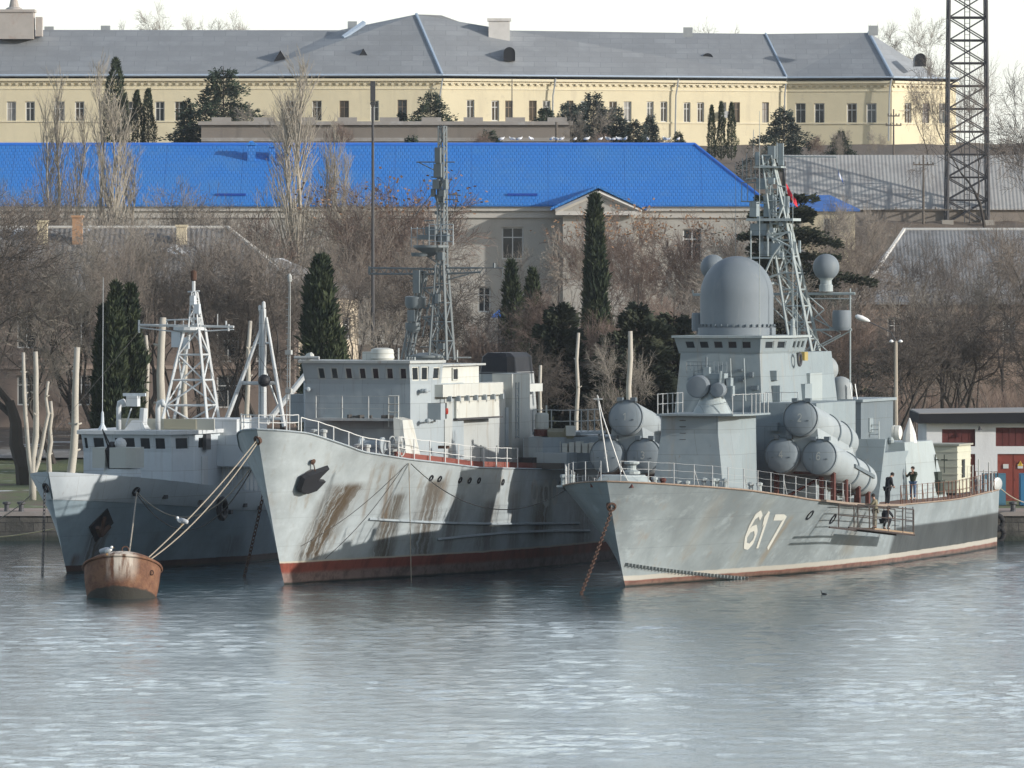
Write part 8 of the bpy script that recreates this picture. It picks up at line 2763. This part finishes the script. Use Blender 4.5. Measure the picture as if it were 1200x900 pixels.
# ============================================================ mooring buoy
def buoy():
    Y = 16 * FP / (702 - HY)
    c = at(140, 702, Y)
    r = thing('mooring_buoy', 'big rusty barrel-shaped mooring buoy streaked white in front of the bows', 'buoy', (c.x, c.y + 1.6, -.12), R(0))
    r.rotation_euler = (R(-21), R(3), R(6))
    t = NT('rusty_buoy_steel'); x, y, z = t.xyz()
    c_ = t.mix(t.ss(t.noise(1.2, 7, .75), .35, .65), (.09, .038, .022), (.20, .10, .055))
    c_ = t.mix(t.math('MULTIPLY', t.ss(t.noise(4, 5, .7), .5, .65), .7), c_, (.12, .05, .03))
    g = t.math('MULTIPLY', t.ss(t.noise(1.0, 5, .6, vec=t.mapping((3.0, 3.0, .35))), .36, .55), t.ss(z, .2, 1.2))
    g = t.math('MULTIPLY', g, t.ssn(t.math('ABSOLUTE', t.math('ADD', x, .15)), .35, .95))
    c_ = t.mix(t.math('MULTIPLY', g, .85), c_, (.62, .56, .48))
    c_ = t.mix(t.ssn(t.math('ADD', z, t.math('MULTIPLY', t.noise(1.5, 3), .3)), .22, .34), c_, (.03, .028, .022))
    t.bump(t.noise(3, 6, .7), .6, .05)
    m = t.done(c_, .85)
    b = MB(); b.lathe([(1.35, -1.0), (1.62, 0), (1.76, .8), (1.83, 1.55), (1.80, 1.62)], (0, 0, 0), 44)
    b.build('buoy_body', m, r, autosmooth=True)
    lid = MB(); lid.lathe([(1.80, 1.60), (1.72, 1.72), (1.5, 1.90), (1.2, 2.04), (.8, 2.12), (.02, 2.15)], (0, 0, 0), 44, capb=False).build('buoy_top', m, r, autosmooth=True)
    rm = MB(); rm.path([(1.85 * math.cos(a), 1.85 * math.sin(a), 1.60) for a in [2 * math.pi * k / 44 for k in range(45)]], .075, 6); rm.build('rim', m, r, smooth=True)
    e = MB(); e.tube((.1, -.2, 2.1), (.1, -.2, 2.35), .08, n=6); e.path([(.1 + .16 * math.cos(a), -.2, 2.45 + .16 * math.sin(a)) for a in [2 * math.pi * k / 12 for k in range(13)]], .04, 5)
    e.tube((.9, .2, 1.95), (.9, .2, 2.2), .1, n=6); e.build('mooring_eye', M['rust'], r)
    sr = MB(); sr.path([(1.33 + .07 * math.cos(a), -1.28, 1.0 + .11 * math.sin(a)) for a in [2 * math.pi * k / 12 for k in range(13)]], .035, 5); sr.build('side_ring', M['rust'], r)
    B = r.location
    gz_ = 2.14
    for k, (px, s) in enumerate(((125.5, 1.2), )):
        gp = at(px, 650, B.y - 1.2)
        dup(g0, (gp.x, B.y - 1.45, 2.05), -.6, 1.3, 'white gull standing on the rusty mooring buoy', 'gulls near the buoy')
    e1 = Vector((at(151, 0, B.y).x, B.y - .1, 2.0)); e2 = Vector((at(170, 0, B.y).x, B.y, 1.75))
    if len(FT3) > 1: rope('mooring_rope', 'pale rope dropping from the patrol vessel bow to the buoy', FT3[1], e1, .035, .05, M['rope'])
    if FAIR2 is not None:
        rope('mooring_rope', 'upper of two pale hawsers from middle ship bow to the buoy', FAIR2, e2, .032, .25, M['rope'], group='hawsers to the buoy')
        rope('mooring_rope', 'lower of two pale hawsers from middle ship bow to the buoy', FAIR2 + Vector((.05, .1, -.1)), e2 + Vector((.1, .1, -.05)), .032, .55, M['rope'], group='hawsers to the buoy')
        gp = FAIR2.lerp(e2, .68)
        dup(g0, (gp.x, gp.y, gp.z + .1 - .28), 2.5, 1.2, 'small white gull on the hawsers above the buoy', 'gulls near the buoy')


buoy()


def lines():
    # slack lines between patrol vessel and middle ship
    a = FT3[1] if len(FT3) > 1 else at(158, 575, 404)
    rope('mooring_rope', 'pale slack line from the patrol vessel fairlead to the middle ship', a, at(296, 545, 396), .03, 1.9, M['rope'], 20)
    rope('mooring_rope', 'dark slack line hanging between patrol vessel and middle ship', a + Vector((0, 0, -.1)), at(300, 540, 398), .03, 2.6, M['dark_rope'], 20)
    chain('anchor_chain', 'rusty chain hanging into the water between patrol vessel and middle ship', at(312, 562, 396), Vector((at(286, 0, 398).x, 397, -.1)), M['rust'], .28, .15, .03)
    chain('anchor_chain', 'thin dark chain at the patrol vessel stem going into the water', FT3[0], Vector((at(48, 0, 398).x, 399, -.1)), M['dark_metal'], .24, .1, .022)
    # shore lines
    rope('mooring_rope', 'yellowish rope from the left picture edge to the patrol vessel bow', at(-30, 631, 445), at(62, 620, 412), .035, .1, simple('yellow_rope', (.45, .38, .22), .9), 10)
    rope('mooring_rope', 'grey rope rising from the quay to the patrol vessel bulwark', at(-10, 612, 448), at(36, 580, 402), .03, .15, M['rope'], 10)
    rope('mooring_rope', 'rope from the corvette stern to the quay at right', F1.M @ F1.at(1168, 568, 56.8), Vector((at(1215, 590, 448.6).x, 448.6, 2.1)), .03, .3, M['rope'], 10)
    # sagging line from deck edge of the middle ship to the corvette bow
    p, n = F2.cast(BV2, 478, 546); q, n2 = F1.cast(BV1, 664, 573)
    if p is not None and q is not None:
        rope('mooring_rope', 'dark line sagging from the middle ship deck edge to the corvette bow', F2.M @ (p + n * .2 + Vector((0, 0, .2))), F1.M @ (q + n2 * .1), .026, 1.55, M['dark_rope'], 24)


lines()


# ============================================================ people
def skin_mesh(name, nodes, edges, mat, parent, root=0, sub=1):
    me = bpy.data.meshes.new(name)
    me.from_pydata([n[0] for n in nodes], edges, [])
    o = bpy.data.objects.new(name, me); C.objects.link(o)
    o.modifiers.new('s', 'SKIN')
    me.skin_vertices.new() if not me.skin_vertices else None
    for i, n in enumerate(nodes):
        sv = me.skin_vertices[0].data[i]; rr = n[1]
        sv.radius = rr if isinstance(rr, tuple) else (rr, rr); sv.use_root = (i == root)
    md = o.modifiers.new('u', 'SUBSURF'); md.levels = sub; md.render_levels = sub
    dg = bpy.context.evaluated_depsgraph_get(); dg.update()
    nm = bpy.data.meshes.new_from_object(o.evaluated_get(dg))
    bpy.data.objects.remove(o, do_unlink=True)
    nm.materials.clear(); nm.materials.append(mat)
    nm.polygons.foreach_set("use_smooth", [True] * len(nm.polygons))
    nm.name = name
    ob = bpy.data.objects.new(name, nm); C.objects.link(ob); ob.parent = parent
    return ob


def lerpv(a, b, t): return tuple(a[i] + (b[i] - a[i]) * t for i in range(3))


def person(label, loc, rz, J, jacket, trousers, hair, held=None, cap=False):
    """J: joints in body frame (x right, y forward, z up)"""
    r = thing('person', label, 'person', loc, rz)
    sk = M.setdefault('skin', simple('skin', (.42, .25, .18), .6, .06, 5))
    P_ = J
    nodes, edges, ix = [], [], {}

    def N(k, p, rad, par=None):
        ix[k] = len(nodes); nodes.append((tuple(p), rad))
        if par is not None: edges.append((ix[par], ix[k]))
    N('pelvis', P_['pelvis'], (.15, .11)); N('waist', lerpv(P_['pelvis'], P_['chest'], .5), (.135, .10), 'pelvis'); N('chest', P_['chest'], (.17, .115), 'waist')
    N('neck', P_['neck'], .055, 'chest'); N('head0', lerpv(P_['neck'], P_['head'], .45), .065, 'neck'); N('head', P_['head'], (.082, .10), 'head0'); N('crown', tuple(Vector(P_['head']) + (Vector(P_['head']) - Vector(P_['neck'])).normalized() * .09), (.06, .07), 'head')
    for s in 'lr':
        N('sh' + s, P_['sh' + s], .06, 'chest'); N('el' + s, P_['el' + s], .045, 'sh' + s); N('wr' + s, P_['wr' + s], .028, 'el' + s)
        d = (Vector(P_['wr' + s]) - Vector(P_['el' + s])).normalized(); N('pa' + s, tuple(Vector(P_['wr' + s]) + d * .08), (.036, .02), 'wr' + s)
        N('hp' + s, P_['hp' + s], .09, 'pelvis'); N('kn' + s, P_['kn' + s], .062, 'hp' + s); N('an' + s, P_['an' + s], .04, 'kn' + s)
        N('to' + s, tuple(Vector(P_['an' + s]) + Vector((0, .17, -.055))), (.04, .03), 'an' + s)
    body = skin_mesh('body', nodes, edges, sk, r)
    # fingers, nose and ears grown onto the body mesh
    f = MB()
    for s in 'lr':
        w = Vector(P_['wr' + s]); d = (w - Vector(P_['el' + s])).normalized(); a = d.orthogonal().normalized(); b = d.cross(a)
        for k, ln in enumerate((.07, .08, .075, .06)):
            q = w + d * .12 + a * (k - 1.5) * .019; f.path([q - d * .03, q + d * ln * .5, q + d * ln * .8 + b * .02], [.010, .009, .007], 5)
        q = w + d * .05 + a * .035; f.path([q, q + (d + a).normalized() * .04, q + (d * 1.3 + a * .6).normalized() * .075], [.012, .011, .008], 5)
    h = Vector(P_['head']); fw = Vector((0, 1, 0)); up = (h - Vector(P_['neck'])).normalized(); fw = (fw - up * fw.dot(up)).normalized(); rt = fw.cross(up)
    f.path([h + fw * .085 + up * .03, h + fw * .115 - up * .01, h + fw * .09 - up * .02], [.012, .016, .01], 5)
    for s_ in (-1, 1): f.sphere(h + rt * .085 * s_, .02, n=6, m=5)
    bm = bmesh.new(); bm.from_mesh(body.data)
    tmp = bpy.data.meshes.new('t'); tmp.from_pydata(f.v, [], f.f); bm.from_mesh(tmp); bm.to_mesh(body.data); bm.free()
    fc = MB()
    for s_ in (-1, 1): fc.sphere(h + fw * .088 + rt * .032 * s_ + up * .022, .011, n=6, m=4)
    fc.tube(h + fw * .092 - rt * .022 - up * .045, h + fw * .092 + rt * .022 - up * .045, .006, n=4)
    fc.build('eyes_and_mouth', M['black'], r)
    # jacket
    nodes, edges, ix = [], [], {}
    N('pelvis', tuple(Vector(P_['pelvis']) + Vector((0, 0, -.10))), (.185, .145)); N('waist', lerpv(P_['pelvis'], P_['chest'], .45), (.175, .145), 'pelvis'); N('chest', P_['chest'], (.20, .15), 'waist'); N('neck', lerpv(P_['chest'], P_['neck'], .8), .075, 'chest')
    for s in 'lr':
        N('sh' + s, P_['sh' + s], .085, 'chest'); N('el' + s, P_['el' + s], .068, 'sh' + s); N('wr' + s, lerpv(P_['el' + s], P_['wr' + s], .93), .052, 'el' + s)
    skin_mesh('jacket', nodes, edges, jacket, r)
    nodes, edges, ix = [], [], {}
    N('pelvis', P_['pelvis'], (.165, .13))
    for s in 'lr': N('hp' + s, P_['hp' + s], .105, 'pelvis'); N('kn' + s, P_['kn' + s], .082, 'hp' + s); N('an' + s, lerpv(P_['kn' + s], P_['an' + s], .95), .065, 'kn' + s)
    skin_mesh('trousers', nodes, edges, trousers, r)
    for s in 'lr':
        an = P_['an' + s]; nodes = [(tuple(Vector(an) + Vector((0, 0, .02))), .055), (tuple(Vector(an) + Vector((0, -.03, -.05))), (.05, .04)), (tuple(Vector(an) + Vector((0, .17, -.058))), (.048, .033))]
        skin_mesh('shoe', nodes, [(0, 1), (1, 2)], M['black'], r)
    hr = MB(); hr.sphere(h + up * .035 - fw * .02, .108, .95, n=12, m=8)
    if cap: hr.path([h + fw * .09 + up * .06, h + fw * .15 + up * .05], [.05, .03], 6)
    hr.build('knitted_cap' if cap else 'hair', hair, r, smooth=True)
    return r


def stand(**kw):
    J = dict(pelvis=(0, 0, .95), chest=(0, 0, 1.32), neck=(0, .0, 1.50), head=(0, .02, 1.66), shl=(-.19, 0, 1.43), shr=(.19, 0, 1.43), ell=(-.25, -.02, 1.14), elr=(.25, -.02, 1.14), wrl=(-.24, .08, .90), wrr=(.24, .08, .90),
             hpl=(-.10, 0, .90), hpr=(.10, 0, .90), knl=(-.11, .02, .49), knr=(.11, .02, .49), anl=(-.11, 0, .085), anr=(.11, 0, .085))
    J.update(kw); return J


navy_cloth = simple('black_navy_coat', (.018, .02, .028), .9, .3, 6)
dark_tr = simple('dark_trousers', (.02, .022, .028), .9, .3, 6)
green_cloth = simple('dark_green_jacket', (.025, .035, .022), .9, .3, 6)
jeans = simple('blue_jeans', (.06, .10, .18), .9, .25, 6)
khaki = simple('khaki_work_jacket', (.20, .18, .12), .9, .3, 6)
khaki2 = simple('khaki_work_trousers', (.17, .16, .13), .9, .3, 6)
hairm = simple('dark_hair', (.02, .016, .014), .8)
wp = F1.M @ F1.at(1041, 597, 27.5)
wa = F1.M @ Vector((6.25, F1.atv(1040, 592, 6.25).y, ZD1(30) + .06))
person('person in long black coat bending his head at the corvette deck edge', wa, R(-60),
       stand(chest=(0, .10, 1.33), neck=(0, .20, 1.49), head=(0, .30, 1.60), shl=(-.19, .12, 1.43), shr=(.19, .12, 1.43), ell=(-.24, .14, 1.13), elr=(.24, .14, 1.13), wrl=(-.12, .30, 1.02), wrr=(.12, .30, 1.02)), navy_cloth, dark_tr, hairm)
wb_ = F1.M @ Vector((F1.at(1070, 570, 41.5).x, 41.5, ZD1(41.5) + .02))
person('person in dark green jacket and blue jeans raising one arm near the stern', wb_, R(150),
       stand(ell=(-.30, .16, 1.33), wrl=(-.16, .26, 1.55), elr=(.33, .05, 1.22), wrr=(.30, .22, 1.36), head=(0, .03, 1.66)), green_cloth, jeans, hairm)
q = F1.atv(1026, 622, 7.05)
wc = F1.M @ Vector((7.05, q.y, q.z + .12))
person('person in khaki overalls seen from behind on the hanging stage', wc, R(75),
       stand(chest=(0, .04, 1.32), neck=(0, .08, 1.50), head=(0, .12, 1.65), ell=(-.27, .16, 1.20), elr=(.27, .16, 1.20), wrl=(-.18, .40, 1.22), wrr=(.18, .40, 1.22)), khaki, khaki2, hairm, cap=False)
q = F1.atv(1038, 623, 7.2)
wd = F1.M @ Vector((7.2, q.y, q.z + .12))
person('person in dark clothes crouching low at the end of the hanging stage', wd, R(-40),
       stand(pelvis=(0, -.18, .48), chest=(0, .05, .80), neck=(0, .16, .95), head=(0, .25, 1.07), shl=(-.19, .06, .90), shr=(.19, .06, .90), ell=(-.24, .25, .70), elr=(.24, .25, .70), wrl=(-.14, .42, .60), wrr=(.14, .42, .60),
             hpl=(-.11, -.16, .44), hpr=(.11, -.16, .44), knl=(-.17, .22, .52), knr=(.17, .22, .52), anl=(-.13, .02, .085), anr=(.13, .02, .085)), navy_cloth, dark_tr, hairm)


# tiny water birds
def bird_on_water():
    p = at(966, 697, 16 * FP / (697 - HY))
    r = thing('cormorant', 'small dark water bird floating in front of the corvette', 'bird', (p.x, p.y, 0), 2.6)
    b = MB(); b.lathe([(.02, -.3), (.09, -.18), (.12, 0), (.09, .16), (.04, .24)], (0, 0, .04), 10, axis=(1, 0, .08)); b.path([(.2, 0, .08), (.27, 0, .2), (.27, 0, .30), (.33, 0, .33)], [.05, .035, .035, .03], 6); b.tube((.33, 0, .33), (.43, 0, .32), .014, .005, 4)
    b.build('body', M['black'], r, smooth=True); r.scale = (.55, .55, .55)


bird_on_water()


# ------------------------------------------------------------ winter air
def haze():
    b = MB().box(-620, 620, -90, 1700, -5, 75)
    t = bpy.data.materials.new('haze'); t.use_nodes = True; nt = t.node_tree
    for n in list(nt.nodes):
        if n.type != 'OUTPUT_MATERIAL': nt.nodes.remove(n)
    v = nt.nodes.new("ShaderNodeVolumePrincipled")
    v.inputs["Color"].default_value = (.80, .86, .93, 1)
    v.inputs["Density"].default_value = .00006
    v.inputs["Anisotropy"].default_value = .3
    nt.links.new(v.outputs[0], [n for n in nt.nodes if n.type == 'OUTPUT_MATERIAL'][0].inputs["Volume"])
    o = b.build('haze', t); o["kind"] = "stuff"; o["label"] = "thin winter haze over the whole harbour"


haze()
